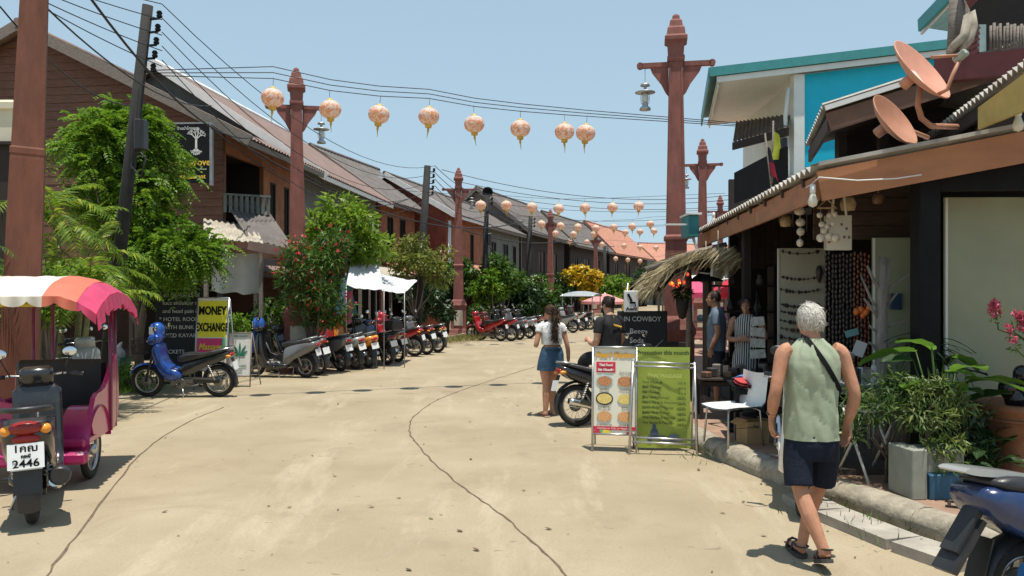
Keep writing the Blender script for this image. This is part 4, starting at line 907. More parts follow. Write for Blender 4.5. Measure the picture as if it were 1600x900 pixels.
tree('yellow_flower_tree', 'tree covered in yellow blossom in the middle distance', 'tree', (yt.x, 55, 0), clumpset(71, 20, (.1, 0, yt.z), (1.05, .8, 1.0), .5), 1500, .26, MGREEN, 71, .09, .45, flowers=(YELLOWF, 2600, .24))
# grass tufts
def grass(name, label, pts, n, h, m, seed):
    g = np.random.default_rng(seed); pts = np.array(pts); i = g.integers(0, len(pts), n); P = pts[i] + g.normal(size=(n, 3)) * np.array([.22, .3, 0]); P[:, 2] = .045
    D = g.normal(size=(n, 3)) * .45 + np.array([0, 0, 1]); N = g.normal(size=(n, 3))
    o = put(name, arr_mesh('grass', *leaves_mesh(P, D, N, h * g.uniform(.5, 1.3, n), .09)), m); return tag(o, label, 'grass', kind='stuff')
DRYG = leafmat('grass_dry', (0.18, 0.17, 0.05), (0.36, 0.33, 0.11), (0.42, 0.38, 0.18))
grass('grass', 'dry yellowish grass around the pale-panel post', [(-2.4 + .09 * k + .2 * (k % 3), 28 + .32 * k, 0) for k in range(26)], 3000, .22, DRYG, 1)
grass('grass', 'green grass along the verge behind the sidecar', [(-7.7 + .06 * k, 13.0 + .12 * k, 0) for k in range(18)], 1500, .10, LGREEN, 2)
grass('weeds', 'small weeds growing at the kerb foot', [(2.62, 6.55, 0), (2.05, 8.95, 0), (2.1, 8.75, 0), (2.85, 6.1, 0), (2.0, 9.3, 0)], 260, .09, MGREEN, 3)

# fallen leaves and grit on the road
g = np.random.default_rng(17); n = 420; yy = 5 + 30 * g.random(n) ** 1.6; xl = np.interp(yy, [q[1] for q in LEFT], [q[0] for q in LEFT]); xr = np.interp(yy, [q[1] for q in RIGHT], [q[0] for q in RIGHT])
e = g.random(n) ** 2.2 * .5; e = np.where(g.random(n) < .5, e, 1 - e); Pp = np.stack([xl + (xr - xl) * e, yy, np.full(n, .006)], 1); D = g.normal(size=(n, 3)) * np.array([1, 1, .05]); D[:, 2] = abs(D[:, 2]) 
tag(put('fallen_leaves', arr_mesh('litter', *leaves_mesh(Pp, D, np.tile([0, 0, 1.0], (n, 1)) + g.normal(size=(n, 3)) * .15, g.uniform(.02, .07, n), .5, .2, -.1)), leafmat('leaf_litter', (.10, .06, .03), (.24, .17, .08), (.30, .26, .10), trans=.1)), 'dry fallen leaves scattered along the road edges', 'leaves', kind='stuff')
# ------------------------------------------------------------------ wires and utility poles
def wire(label, A, B, sag, r=0.012, n=16, name='wire', cat='wire', group='overhead wires', m=None):
    A, B = V(A), V(B)
    P = [A.lerp(B, i / n) - V((0, 0, sag * 4 * (i / n) * (1 - i / n))) for i in range(n + 1)]
    o = MB().tube([p - A for p in P], r, 5).build(name, m or WIREM, loc=A); return tag(o, label, cat, group)
POLEM = mat('blackened_concrete_pole', (0.020, 0.020, 0.020), 0.85, var=0.4, scale=5, dirt=0.5, dirtc=(0.035, 0.032, 0.03), bump=0.4)
def utility_pole(label, foot, top, r, ins=5, box_=True):
    foot, top = V(foot), V(top); t = thing('utility_pole', label, 'utility pole', foot, group='utility poles'); h = top - foot
    MB().tube([(0, 0, 0), h * .5, h], [r * 1.15, r, r * .8], 8).build('shaft', POLEM, t)
    for i in range(ins):
        p = h * (0.965 - i * .032); o = MB().bar(p, p + V((.24, -.06, .0)), .03, .03).lathe([(0, 0), (.035, .01), (.05, .04), (.03, .06), (.05, .085), (.03, .12), (0, .13)], 8, c=p + V((.24, -.06, .0)))
        o.build('insulator', BLACK, t)
    if box_:
        p = h * .68; MB().box(p + V((.17, -.08, 0)), (.16, .2, .5), bev=.02).build('junction_box', BLACKPL, t)
        MB().tube([p + V((.1, -.12, -.2)), p + V((.3, -.2, -.4)), p + V((.2, -.15, -.7)), p + V((0, -.1, -.5))], .02, 5, closed=True).build('cable_coil', WIREM, t)
    return t
up1f, up1t = V((-6.75, 13.4, 0)), W(231, 8, 12.9)
utility_pole('leaning black utility pole with insulators inside the feathery tree', (-6.95, 13.6, 0), up1t, .105)
utility_pole('leaning black utility pole against the brick-red side wall', (W(650, 500, 27).x, 27, 0), W(668, 259, 27), .14, 5, False)
t3 = utility_pole('thin black utility pole carrying the round loudspeaker', (W(755, 500, 36).x, 36, 0), W(761, 305, 36), .12, 2)
p = W(762, 300, 36); sp = thing('loudspeaker', 'black horn loudspeaker on top of the thin pole', 'loudspeaker', p)
MB().lathe([(.02, .30), (.05, .25), (.06, .15), (.14, .05), (.24, 0), (.22, .02), (.06, .12), (0, .14)], 16, axis='y').build('horn', BLACK, sp); MB().bar((0, .2, 0), (0, .2, -.35), .05, .05).build('bracket', BLACK, sp)
utility_pole('black utility pole beside the dark green tree above the woman', (W(822, 500, 44).x, 44, 0), W(829, 338, 44), .13, 3, False)
utility_pole('slender black utility pole right of the yellow tree', (W(945, 490, 62).x, 62, 0), W(945, 385, 62), .14, 3, False)
q2, q3, q4 = W(668, 259, 27), W(761, 305, 36), W(829, 338, 44)
for i, z in enumerate((0, .25, .5, .75, 1.0)):
    wn_ = ('topmost', 'second', 'middle', 'fourth', 'lowest')[i]
    wire(wn_ + ' power line from the leaning tree pole out over the top left corner', up1t + V((.25, -.05, -z)), W(-330 + 50 * i, -190 + 20 * i, 8.5), .10, .008)
    wire(wn_ + ' power line strung from leaning tree pole to the brick-red wall pole', up1t + V((.25, -.05, -z * .9)), q2 + V((.25, 0, -z * .9)), .9 + .15 * i, .008)
    wire(wn_ + ' power line between brick-red wall pole and loudspeaker pole', q2 + V((.25, 0, -z * .9)), q3 + V((.15, 0, -z * .8)), .3 + .05 * i, .012)
    wire(wn_ + ' power line running from loudspeaker pole down the street', q3 + V((.15, 0, -z * .8)), q4 + V((.15, 0, -z * .7)), .3, .012)
for (a, b, s, r) in (((140, -5, 9.5), (395, 215, 19.3), .5, .018), ((60, 0, 9), (330, 165, 18), .35, .012), ((330, 195, 18.5), (820, 345, 33), 1.1, .02), ((330, 200, 18.5), (640, 310, 30), .9, .016), ((620, 318, 30), (900, 372, 52), .8, .03), ((700, 300, 32), (960, 385, 60), .6, .025), ((0, 10, 8.5), (205, 165, 12.9), .25, .010)):
    wire('black service cable ' + {140: 'crossing before the brown gable', 60: 'passing under the roof rake by the huge post', 330: 'sagging low along the first house fronts' if s > 1 else 'sagging higher along the first house fronts', 620: 'along the far house fronts behind the loudspeaker', 700: 'from the pale-panel post towards the far houses', 0: 'from the huge post to the leaning tree pole'}[a[0]], W(*a), W(*b), s, r)
ordn_ = dict(zip((265, 285, 300, 318, 338, 345), ('first', 'second', 'third', 'fourth', 'fifth', 'sixth')))
for (ya, yb, d1, d2, s) in ((265, 305, 27, 30, .5), (285, 312, 28, 30, .4), (300, 322, 36, 32, .4), (318, 326, 44, 40, .3), (338, 333, 44, 44, .35), (345, 347, 50, 46, .3)):
    wire(f'grey wire crossing the street behind the first lantern string, {ordn_[ya]} from the top', W(690 + (ya - 265) * 1.6, ya, d1), W(1140, yb, d2), s, .011)

# ------------------------------------------------------------------ paper lanterns
def lantern_mat():
    m, nt, b = _nt('printed_lantern_silk'); v = nt.nodes.new('ShaderNodeTexCoord').outputs['Object']
    f = _ramp(nt, _noise(nt, 13, 3, .6, v, 1.2), .48, .56)
    c = _mixc(nt, f, (0.88, 0.76, 0.68), (0.80, 0.36, 0.20)); c = _mixc(nt, _ramp(nt, _noise(nt, 24, 2, .5, v, .8), .60, .66), c, (0.78, 0.50, 0.14))
    sx = nt.nodes.new('ShaderNodeSeparateXYZ'); nt.links.new(v, sx.inputs[0])
    c = _mixc(nt, _ramp(nt, sx.outputs[2], .05, .16), c, (0.90, 0.82, 0.77))          # upper third whitened: light from above put into the colour
    nt.links.new(c, b.inputs['Base Color']); b.inputs['Roughness'].default_value = .6
    out = nt.nodes['Material Output']; t = nt.nodes.new('ShaderNodeBsdfTranslucent'); mx = nt.nodes.new('ShaderNodeMixShader'); nt.links.new(c, t.inputs[0]); mx.inputs[0].default_value = .45
    nt.links.new(b.outputs[0], mx.inputs[1]); nt.links.new(t.outputs[0], mx.inputs[2]); nt.links.new(mx.outputs[0], out.inputs[0]); return m
LANM = lantern_mat(); GOLD = mat('gold_trim', (0.75, 0.55, 0.12), .5, var=.15, trans=.3)
prof = []
for i in range(15):
    a = -math.pi / 2 + math.pi * (i + .0) / 14; prof.append((max(.19 * math.cos(a) ** .85 if math.cos(a) > 1e-6 else 0, .05), .155 * math.sin(a)))
bd = MB(); NL = 28; pts = []; fs = []
for (r, z) in prof:
    for j in range(NL): k = 1 - .035 * (j % 2); a = 2 * math.pi * j / NL; pts.append((r * k * math.cos(a), r * k * math.sin(a), z))
for i in range(len(prof) - 1):
    for j in range(NL): fs.append((i * NL + j, i * NL + (j + 1) % NL, (i + 1) * NL + (j + 1) % NL, (i + 1) * NL + j))
LM = {'body': bd.add(pts, fs, True).mesh(), 'cap': MB().lathe([(0, .20), (.012, .20), (.012, .175), (.06, .17), (.062, .145)], 12).mesh(),
      'collar': MB().lathe([(.062, -.145), (.06, -.20), (.05, -.205), (0, -.205)], 12).mesh(),
      'tassel': MB().tube([(0, 0, -.20), (0, 0, -.25), (.01, 0, -.30), (.02, .01, -.40)], [.018, .022, .010, .003], 7).mesh(), 'cord': MB().cyl((0, 0, .2), (0, 0, .34), .004, n=4).mesh()}
def lantern(px, py, d, label, group, full=True, k=1.0):
    p = W(px, py, d); t = thing('paper_lantern', label, 'lantern', p, rng.uniform(0, 6), group); t.scale = (k, k, k); t.rotation_euler.x = rng.uniform(-.12, .12)
    for nme, m in (('body', LANM), ('cap', GOLD), ('collar', GOLD), ('tassel', GOLD), ('cord', WIREM)): put(nme, LM[nme], m, t)
    return p
ordn = ['first', 'second', 'third', 'fourth', 'fifth', 'sixth', 'seventh', 'eighth']
s1 = [(426, 153), (516, 171), (592, 179), (670, 182), (741, 194), (813, 201), (882, 206), (915, 208)]; p1s = []
for i, (x, y) in enumerate(s1):
    p1s.append(lantern(x, y, 13.4 + 2.0 * (x - 426) / 489, f'{ordn[i]} lantern from the left on the nearest big string' if i else 'large lantern left of the second post on the nearest string', 'lanterns on the nearest string', k=1.0))
def string_wire(pts, ends, label, r=.008):
    A = [V(ends[0])] + [p + V((0, 0, .33)) for p in pts] + [V(ends[1])]
    o = MB().tube([tuple(p - A[0]) for p in A], r, 5).build('lantern_wire', WIREM, loc=A[0]); tag(o, label, 'wire', 'lantern wires')
for dz in (0, .10, .2): string_wire([p + V((0, .02, dz - .06 * dz * i)) for i, p in enumerate(p1s)], (W(235, 118 - dz * 40, 12.9), W(1150, 197 - dz * 25, 15.6)), {0: 'lowest', .10: 'middle', .2: 'highest'}[dz] + ' wire of the nearest big lantern string')
for (d, k, ys, lab) in ((28, 1, [(751, 321), (791, 321), (831, 324), (873, 326), (914, 325), (957, 324), (998, 322)], 'second'),
        (37, 1, [(846, 350), (876, 353), (903, 355), (931, 357), (959, 355), (988, 354), (1016, 350)], 'third'),
        (44, 1, [(868, 365), (896, 366), (928, 366), (977, 363), (1000, 362), (1022, 361)], 'fourth'),
        (55, 1, [(890, 377), (917, 378), (941, 382), (975, 384), (1000, 386), (1025, 387)], 'fifth'), (68, 1.1, [(962, 404), (981, 406), (1000, 408)], 'sixth')):
    P = [lantern(x, y, d + (x - 900) * .008, f'{ordn[i] if i < len(ys) - 1 else "last"} lantern from the left on the {lab} string down the street', f'lanterns on the {lab} string', k=k) for i, (x, y) in enumerate(ys)]
    string_wire(P, (P[0] + V((-2.5, -.3, .45)), P[-1] + V((3.2, .3, .5))), f'wire carrying the {lab} lantern string', .007)

# ------------------------------------------------------------------ first house: sign, awnings, white cloth
sg = thing('restaurant_sign', 'black restaurant sign with white tree on the brown gable', 'sign', W(300, 240, 19.3), R(-4))
MB().box((0, 0, 0), (.92, .06, 1.42), bev=.01).build('board', BLACK, sg)
GREYM = mat('grey_frame', (0.28, 0.29, 0.29), .5, metal=.5); MB().box((.485, 0, -.02), (.06, .09, 1.5)).build('side_frame', GREYM, sg)
MB().bar((-.46, 0, .73), (.50, 0, .73), .07, .04).build('top_frame', GREYM, sg)
SIGNW = mat('sign_white', (.70, .70, .67), .5, var=.03); SIGNY = mat('sign_yellow', (.78, .50, .05), .5, var=.05)
tr = MB(); g = random.Random(4)
def twig(p, a, l, r, dep):
    q = (p[0] + l * math.cos(a), p[1] + l * math.sin(a)); tr.bar((p[0], -.034, p[1]), (q[0], -.034, q[1]), r, .004, up=(0, 1, 0))
    if dep: 
        for da in (-.55, .1, .6): twig(q, a + da + g.uniform(-.2, .2), l * .66, r * .6, dep - 1)
tr.bar((.12, -.034, .10), (.12, -.034, .34), .05, .004, up=(0, 1, 0))
for a in (.7, 1.2, 1.7, 2.3): twig((.12, .34), a, .13, .022, 2)
for a in (-.7, -1.1, -1.6, -2.1, -2.5): twig((.12, .12), a, .10, .024, 1)
tr.build('tree_emblem', SIGNW, sg)
text('Mangrove', .235, SIGNY, sg, (.03, -.034, -.22), bold=.004, wid=.95); text('Restaurant', .15, SIGNY, sg, (.02, -.034, -.56), bold=.003); text('ร้านป่าโกงกาง', .10, SIGNW, sg, (-.08, -.034, .60)); text('by the sea', .06, SIGNW, sg, (.25, -.034, -.38), shear=.3)
CLOTHW = mat('white_cloth', (.66, .65, .60), .85, var=.08, scale=3, dirt=.3, dirtc=(.42, .40, .34), trans=.25)
def cloth(name, label, A, B, C, D, fold, nu=24, nv=10, m=None, cat='cloth', amp=.05, thick=(0, .006, 0)):
    A, B, C, D = map(V, (A, B, C, D)); o0 = A.copy()
    def fn(u, v):
        p = A.lerp(B, u).lerp(D.lerp(C, u), v); w = math.sin(u * fold * 6.28 + 1.3 * v) * amp * (.3 + v) + .5 * amp * noise.noise((u * 5, v * 4, fold)); return p + V((0, w, w * .35)) - o0
    o = MB().grid(nu, nv, fn, True, thick).build(name, m or CLOTHW, loc=o0); return tag(o, label, cat)
cloth('cloth_screen', 'white cloth hung under the tin eave of the first house', W(330, 396, 18.2), W(403, 396, 18.6), W(405, 460, 18.6), W(329, 456, 18.2), 2.2, cat='cloth')
def corr_awn(name, label, A, B, C, D, m, board=None, pitch=.14, posts=()):
    A, B, C, D = map(V, (A, B, C, D)); base = V((A.x, A.y, 0)); t = thing(name, label, 'awning', base)
    corr(MB(), A - base, B - base, C - base, D - base, pitch).build('sheet', m, t)
    if board: MB().bar(A - base - V((0, 0, .09)), B - base - V((0, 0, .09)), .03, .16).build('fascia', board, t)
    for p in posts: p = V(p) - base; MB().bar(V((p.x, p.y, 0)), p, .08, .08).build('post', GREYWOOD, t)
    return t
corr_awn('tin_awning', 'pale corrugated awning with brown fascia above the white cloth', W(318, 372, 17.8), W(412, 380, 18.3), W(398, 352, 20.2), W(318, 342, 20.0), TANROOF, BROWNWOOD, posts=(W(322, 372, 17.9), W(408, 382, 18.3)))
corr_awn('tin_awning', 'grey tin lean-to below the dark balcony of the first house', W(388, 372, 18.7), W(462, 392, 19.3), W(412, 318, 21.4), W(346, 306, 21.0), GREYROOF, GREYWOOD)
tag(MB().bar((0, 0, 0), W(462, 398, 18.6) - W(388, 383, 18.0), .05, .20).build('awning_fascia', RUSTROOF, loc=W(388, 383, 18.0)), 'rusty brown fascia strip right of the white cloth', 'fascia')
# balcony rail of the first house
br = thing('balcony_rail', 'grey-blue balcony rail under the dark balcony of the first house', 'railing', W(346, 318, 20.1))
for i in range(9): MB().bar(V((.09 + i * .115, .15 * i / 1.3 * .6, -.22)), V((.09 + i * .115, .15 * i / 1.3 * .6, .22)), .085, .02, up=(0, 1, 0)).build('slat', GREYWALL, br)
MB().bar((0, 0, .24), (1.06, .58, .24), .06, .05).build('top_rail', GREYWALL, br)

# tarpaulins and closed parasol
TARP = mat('white_tarp', (.74, .76, .77), .6, var=.06, scale=2, dirt=.2, dirtc=(.45, .45, .43), trans=.3)
def tarp(label, c4, drop, m=None):
    P = [W(*c) for c in c4]; o0 = P[0].copy(); t = thing('tarpaulin', label, 'tarpaulin', o0)
    def fn(u, v):
        p = P[0].lerp(P[1], u).lerp(P[3].lerp(P[2], u), v); return p - o0 - V((0, 0, drop * 4 * u * (1 - u) * (.4 + v * (1 - v) * 2.4))) + V((0, 0, .03 * noise.noise((u * 6, v * 6, drop))))
    MB().grid(14, 10, fn, True, (0, 0, -.006)).build('sheet', m or TARP, t)
    for p in P[:2]: MB().cyl(V((p.x, p.y, 0)) - o0, p - o0, .012, n=6).build('pole', GREYM, t)
    return t
tarp('white tarpaulin corner stretched over the parked scooters', [(541, 446, 18.9), (600, 452, 18.9), (592, 414, 20.3), (548, 408, 20.3)], .10)
tarp('large white tarpaulin sloping towards the red motorbike', [(588, 450, 19.3), (632, 458, 19.3), (652, 438, 21.2), (590, 426, 21.2)], .08)
wb = thing('blank_board', 'pale green blank board above the plumeria leaves', 'sign', W(577, 358, 23.5)); MB().box((0, 0, 0), (.55, .04, .30), bev=.006).build('panel', mat('pale_green_board', (.45, .50, .38), .6), wb); MB().bar((0, .04, -.15), (0, .04, -W(577, 358, 23.5).z), .05, .05).build('post', GREYWOOD, wb)
ps = thing('closed_parasol', 'closed blue parasol beside the oleander', 'parasol', (W(540, 400, 19.8).x, 19.8, 0))
MB().cyl((0, 0, 0), (0, 0, 2.3), .022, n=8).build('pole', GREYWOOD, ps)
cn = MB(); pts = []; fs = []
for i, (r, z) in enumerate(((.03, 2.25), (.12, 2.0), (.22, 1.6), (.30, 1.28))):
    for j in range(16): k = 1 if j % 2 else .55; a = 2 * math.pi * j / 16; pts.append((r * k * math.cos(a), r * k * math.sin(a), z))
for i in range(3):
    for j in range(16): fs.append((i * 16 + j, i * 16 + (j + 1) % 16, (i + 1) * 16 + (j + 1) % 16, (i + 1) * 16 + j))
cn.add(pts, fs, True).build('canopy', mat('blue_canvas', (.06, .16, .22), .8), ps)
PINKC = mat('pink_cloth', (.45, .10, .16), .8, var=.2)
cloth('hanging_cloth', 'pinkish cloth hanging beside the closed parasol', W(538, 455, 19.5), W(551, 455, 19.5), W(549, 505, 19.5), W(540, 505, 19.5), 1, 8, 8, PINKC, amp=.04)

# ------------------------------------------------------------------ boards by the blue motorbike
CHALK = mat('chalkboard', (.014, .016, .018), .7, var=.3, scale=2); CHALKW = mat('chalk', (.62, .64, .60), .9, var=.1)
def board_text(t, lines, x, z, dz, size, m, y=-.03, **kw):
    for i, l in enumerate(lines):
        if l: text(l, size, m, t, (x, y, z - i * dz), align='LEFT', **kw)
cb = thing('chalkboard', 'tall black chalkboard headed EXCHANGE beside the yellow board', 'chalkboard', (W(280, 500, 15.3).x, 15.3, .05), R(4))
MB().box((0, 0, .95), (.86, .04, 1.86), bev=.006).build('board', CHALK, cb)
MB().box((.02, -.002, 2.0), (.66, .04, .2), bev=.006).build('header', mat('chalk_green', (.02, .035, .025), .7), cb)
text('EXCHANGE.', .125, CHALKW, cb, (.03, -.03, 2.0), shear=.05); 
board_text(cb, ['* 60 MINUTES of', '  foot shoulder neck', '  and head pain &', '* HOTEL ROOM', '  WITH BUNK BED', '* USED KAYAKS', '', '* TICKETS'], -.36, 1.72, .155, .105, CHALKW)
MB().bar((-.38, .02, 0), (-.38, .30, 0), .04, .06).build('foot', DARKWOOD, cb); MB().bar((.38, .02, 0), (.38, .30, 0), .04, .06).build('foot', DARKWOOD, cb)
YEL = mat('banner_yellow', (.80, .72, .03), .5, var=.04); PNK = mat('banner_pink', (.62, .035, .16), .5, var=.12, scale=4); GRNB = mat('banner_green', (.10, .40, .20), .5); FLESH = mat('banner_photo', (.62, .50, .42), .5, var=.45, scale=9)
def a_board(name, label, cat, loc, rz, w, h, m, z0=.0, tilt=6, frame=STEEL, fr=.022):
    t = thing(name, label, cat, loc, rz)
    s = math.sin(R(tilt)); MB().prism([(-w / 2, s * z0, z0), (w / 2, s * z0, z0), (w / 2, s * h, h), (-w / 2, s * h, h)], (0, .014, 0)).build('panel', m, t)
    fm = MB()
    for x in (-w / 2, w / 2): fm.tube([(x, -.012, 0), (x, s * h - .012, h)], fr * .6, 6)
    for z in (z0 + .01, h): fm.tube([(-w / 2, s * z - .012, z), (w / 2, s * z - .012, z)], fr * .6, 6)
    fm.build('frame', frame, t)
    bk = MB()
    for x in (-w / 2, w / 2): bk.tube([(x, s * h + .02, h - .02), (x, .45, 0)], fr * .55, 6)
    bk.tube([(-w / 2, .36, .2), (w / 2, .36, .2)], fr * .5, 6); bk.build('back_leg_frame', frame, t)
    return t, (lambda x, z, o=-.006: (x, s * z + o, z))
me_, f_ = a_board('exchange_board', 'yellow MONEY EXCHANGE board with pink massage strip below', 'sign board', (W(328, 500, 14.9).x, 14.9, 0), R(-6), .62, 1.72, WHITEPAINT, .35, 5)
def patch(t, f, x0, x1, z0, z1, m, name='print', o=-.004): MB().prism([f(x0, z0, o), f(x1, z0, o), f(x1, z1, o), f(x0, z1, o)], (0, .003, 0)).build(name, m, t)
patch(me_, f_, -.29, .27, .98, 1.66, YEL); patch(me_, f_, -.29, .20, .62, .96, PNK); patch(me_, f_, .20, .27, .62, .96, GRNB); patch(me_, f_, -.29, .27, .38, .62, FLESH)
text('MONEY', .215, BLACK, me_, f_(-.01, 1.47, -.012), rot=(R(85), 0, 0), bold=.008, wid=.72); text('EXCHANGE', .215, BLACK, me_, f_(-.01, 1.16, -.012), rot=(R(85), 0, 0), bold=.008, wid=.56)
text('Massage', .17, SIGNY, me_, f_(-.03, .80, -.012), rot=(R(85), 0, 0), shear=.3, bold=.003, wid=.8)
lf, f_ = a_board('leaf_board', 'small white board with green leaf beside the first parked scooter', 'sign board', (W(373, 560, 15.4).x, 15.4, 0), R(-8), .47, 1.04, WHITEPAINT, .14 + .06, 4, frame=GREYWOOD)
LEAFG = mat('leaf_print', (.03, .20, .12), .5, var=.1); lm = MB()
for a, l in ((90, .26), (58, .24), (122, .24), (30, .19), (150, .19), (5, .12), (175, .12)):
    ca, sa = math.cos(R(a)), math.sin(R(a)); P = []
    for t, w in ((0, .0), (.3, .6), (.55, 1), (.8, .55), (1, 0), (.8, -.55), (.55, -1), (.3, -.6)):
        x, z = l * t * ca - w * .024 * sa, .60 + l * t * sa + w * .024 * ca; P.append(f_(x, z, -.010))
    lm.prism(P, (0, .003, 0))
lm.bar(f_(0, .60, -.01), f_(0, .50, -.01), .008, .004).build('leaf_emblem', LEAFG, lf)
text('CANNABIS', .06, LEAFG, lf, f_(0, .40, -.010)); text('GOOD QUALITY', .045, LEAFG, lf, f_(0, .97, -.010)); text('SHOP', .05, LEAFG, lf, f_(0, .31, -.010))
# green bin with a white bag
bn = thing('waste_bin', 'green plastic bin standing at the verge', 'bin', (W(178, 590, 14.9).x, 14.9, .04))
BING = mat('bin_green', (.012, .20, .13), .45, var=.15, dirt=.2); sqtube(MB(), [(.34, 0), (.42, .52), (.46, .53), (.46, .57), (.43, .57), (.38, .1)]).build('tub', BING, bn)
bb = MB().ell((0, 0, .62), (.2, .19, .17), 14, 9).tube([(.08, 0, .74), (.13, 0, .83), (.16, 0, .86)], [.05, .03, .012], 7).tube([(-.1, 0, .72), (-.14, 0, .79)], [.05, .02], 7)
tag(put('rubbish_bag', remesh(bb, .02, 1), mat('bag_white', (.62, .63, .64), .4, var=.15, scale=8, trans=.2), loc=bn.location + V((0, 0, 0))), 'white rubbish bag on top of the green bin', 'bag')
# blue bag and helmet on the first parked scooter, details of the row
HELM = paint('helmet_blue', (.02, .10, .42)); hp = G(405, 588)
BAGB = mat('bag_blue', (.012, .05, .20), .6, var=.3, scale=6, bump=.4, bscale=8)
fb = bikes[0].matrix_basis if False else None
sc0 = bikes[0]; M0 = Matrix.Translation(sc0.location) @ sc0.rotation_euler.to_matrix().to_4x4()
def atop(local): return M0 @ V(local)
tag(put('bag', remesh(MB().ell((0, 0, -.18), (.14, .17, .22), 14, 10).ell((0, 0, -.35), (.15, .18, .12), 12, 8), .02, 1), BAGB, loc=atop((.52, 0, .98))), 'dark blue bag hanging on the first scooter of the row', 'bag')
def helmet(label, loc, m, rz=0, visor=True):
    t = thing('helmet', label, 'helmet', loc, rz)
    MB().lathe([(.0, .13), (.06, .122), (.105, .09), (.128, .03), (.13, -.05), (.122, -.09)], 16).build('shell', m, t)
    if visor: MB().grid(8, 4, lambda u, v: (.135 * math.cos(R(-70 + 140 * u)), .135 * math.sin(R(-70 + 140 * u)), -.08 + .13 * v)).build('visor', CLEARL, t)
    MB().torus((0, 0, -.09), .122, .012, 16, 6, 'z').build('rim', BLACKPL, t); return t
helmet('blue helmet with pale visor on the first scooter mirror', atop((.40, .1, 1.17)), HELM, R(160))
bb = V((G(287, 620).x, G(287, 620).y, 0)); helmet('bright blue and white helmet on the lone blue motorbike', bb + V((-.47, .02, 1.17)), HELM, R(200))
sc4 = bikes[4]; tag(MB().box((0, 0, 0), (.36, .34, .26), bev=.04).build('tail_box', BLACKPL, loc=V((bikes[5].location.x + .62, bikes[5].location.y - .5, .99)), rot=(0, 0, R(140))), 'black tail box on the black scooter in the row', 'tail box')
helmet('orange helmet hanging on the orange scooter', sc4.location + V((-.30, .25, 1.16)), ORANGE, 2); helmet('red helmet on the side-on red motorbike', bikes[7].location + V((-.40, .12, 1.13)), RED, 3)

# ------------------------------------------------------------------ sidecar taxi and black scooter at the left edge
MAG = mat('paint_magenta', (.42, .012, .13), .28, var=.12, coat=.5, dirt=.2, dirtc=(.3, .16, .14)); MAGD = mat('paint_dark_magenta', (.16, .012, .06), .35, var=.15, coat=.4)
tx = thing('sidecar_taxi', 'magenta sidecar taxi under a white, orange and pink canopy', 'sidecar taxi', (-4.69, 7.85, 0), R(13))
# local frame: x to the right of the view, y away; the taxi faces the camera
def fp(o): return o
sbody = MB()
sbody.box((.12, .0, .42), (.98, 1.15, .08), bev=.02)                                        # floor
sbody.box((.12, .60, .72), (.98, .05, .60), bev=.02)                                         # back
sbody.box((-.36, .1, .58), (.04, .95, .34), bev=.015)
sbody.build('tub', MAG, tx)
apron = MB().outl(rnd([(-.33, .30), (.18, .30), (.19, .62), (.12, .76), (-.02, .82), (-.33, .84)], 3), -.62, -.57); apron.build('front_panel', MAG, tx)
MB().box((.14, -.60, .30), (1.02, .12, .12), bev=.03).build('bumper', MAG, tx)
fd = MB()
def fdn(u, v): a = R(10 + 165 * u); return (.36 + .27 * v, -.42 + .40 * math.cos(a) * 1.0 + .30, .30 + .42 * math.sin(a))
fd.grid(14, 4, fdn, True, (0, 0, -.012)); fd.add([(.36, -.12 + .40 * math.cos(R(10 + 165 * i / 14)), .30 + .42 * math.sin(R(10 + 165 * i / 14))) for i in range(15)] + [(.36, -.12, .30)], [(i, i + 1, 15) for i in range(14)])
fd.build('mudguard', MAG, tx)
w = put('wheel', BK['under']['rim'], STEEL, tx, loc=(.54, -.12, .285), rot=(0, 0, R(90))); put('tyre', BK['under']['tyre'], TYRE, w); put('spokes', BK['under']['spokes'], STEEL, w)
st_ = MB().box((.08, .38, .56), (.82, .42, .16), bev=.05); st_.build('seat', BLACKPL, tx); MB().box((.08, .56, .86), (.86, .08, .52), bev=.04).build('backrest', BLACKPL, tx)
ar = MB().outl(rnd([(-.52, .66), (.56, .66), (.56, 1.12), (.40, 1.14), (.1, .98), (-.3, .92)], 3), .50, .54); 
side = MB(); P = rnd([(-.30, .46), (.58, .46), (.60, 1.10), (.48, 1.16), (.34, 1.02), (.1, .86), (-.25, .80)], 3); side.prism([(.57, y, z) for (y, z) in P], (.045, 0, 0)); side.build('side_panel', MAG, tx)
MB().prism([(.56, y, z) for (y, z) in rnd([(.28, .66), (.50, .66), (.52, 1.0), (.42, 1.02), (.30, .86)], 3)], (-.006, 0, 0)).build('side_inlay', MAGD, tx)
MB().ell((-.05, -.635, .52), (.05, .02, .05), 14, 8).build('indicator_lamp', AMBER, tx); MB().ell((-.05, -.63, .64), (.055, .02, .04), 14, 8).build('reflector', MAGD, tx)
MB().tube([(-.34, -.5, .58), (-.30, -.55, .86), (-.16, -.55, .92), (-.08, -.5, .80), (-.06, -.45, .62)], .02, 7).build('grab_handle', MAG, tx)
for (x, y, ztop) in ((-.36, -.58, 1.80), (.60, .56, 1.76), (-.20, .60, 1.80), (-.46, -.30, 1.86), (-.02, .62, 1.80), (.62, .30, 1.80)):
    MB().tube([(x, y, .40), (x, y, 1.0), (x * .98, y, ztop)], .019, 8).build('canopy_post', MAGD, tx)
YBAR = mat('yellow_paint', (.68, .50, .03), .4, var=.1, dirt=.2)
MB().tube([(-1.65, -.78, 1.72), (.28, -.78, 1.72)], .025, 8).build('canopy_rail', YBAR, tx); MB().tube([(-1.62, .62, 1.75), (.60, .62, 1.75)], .022, 8).build('canopy_rail', YBAR, tx)
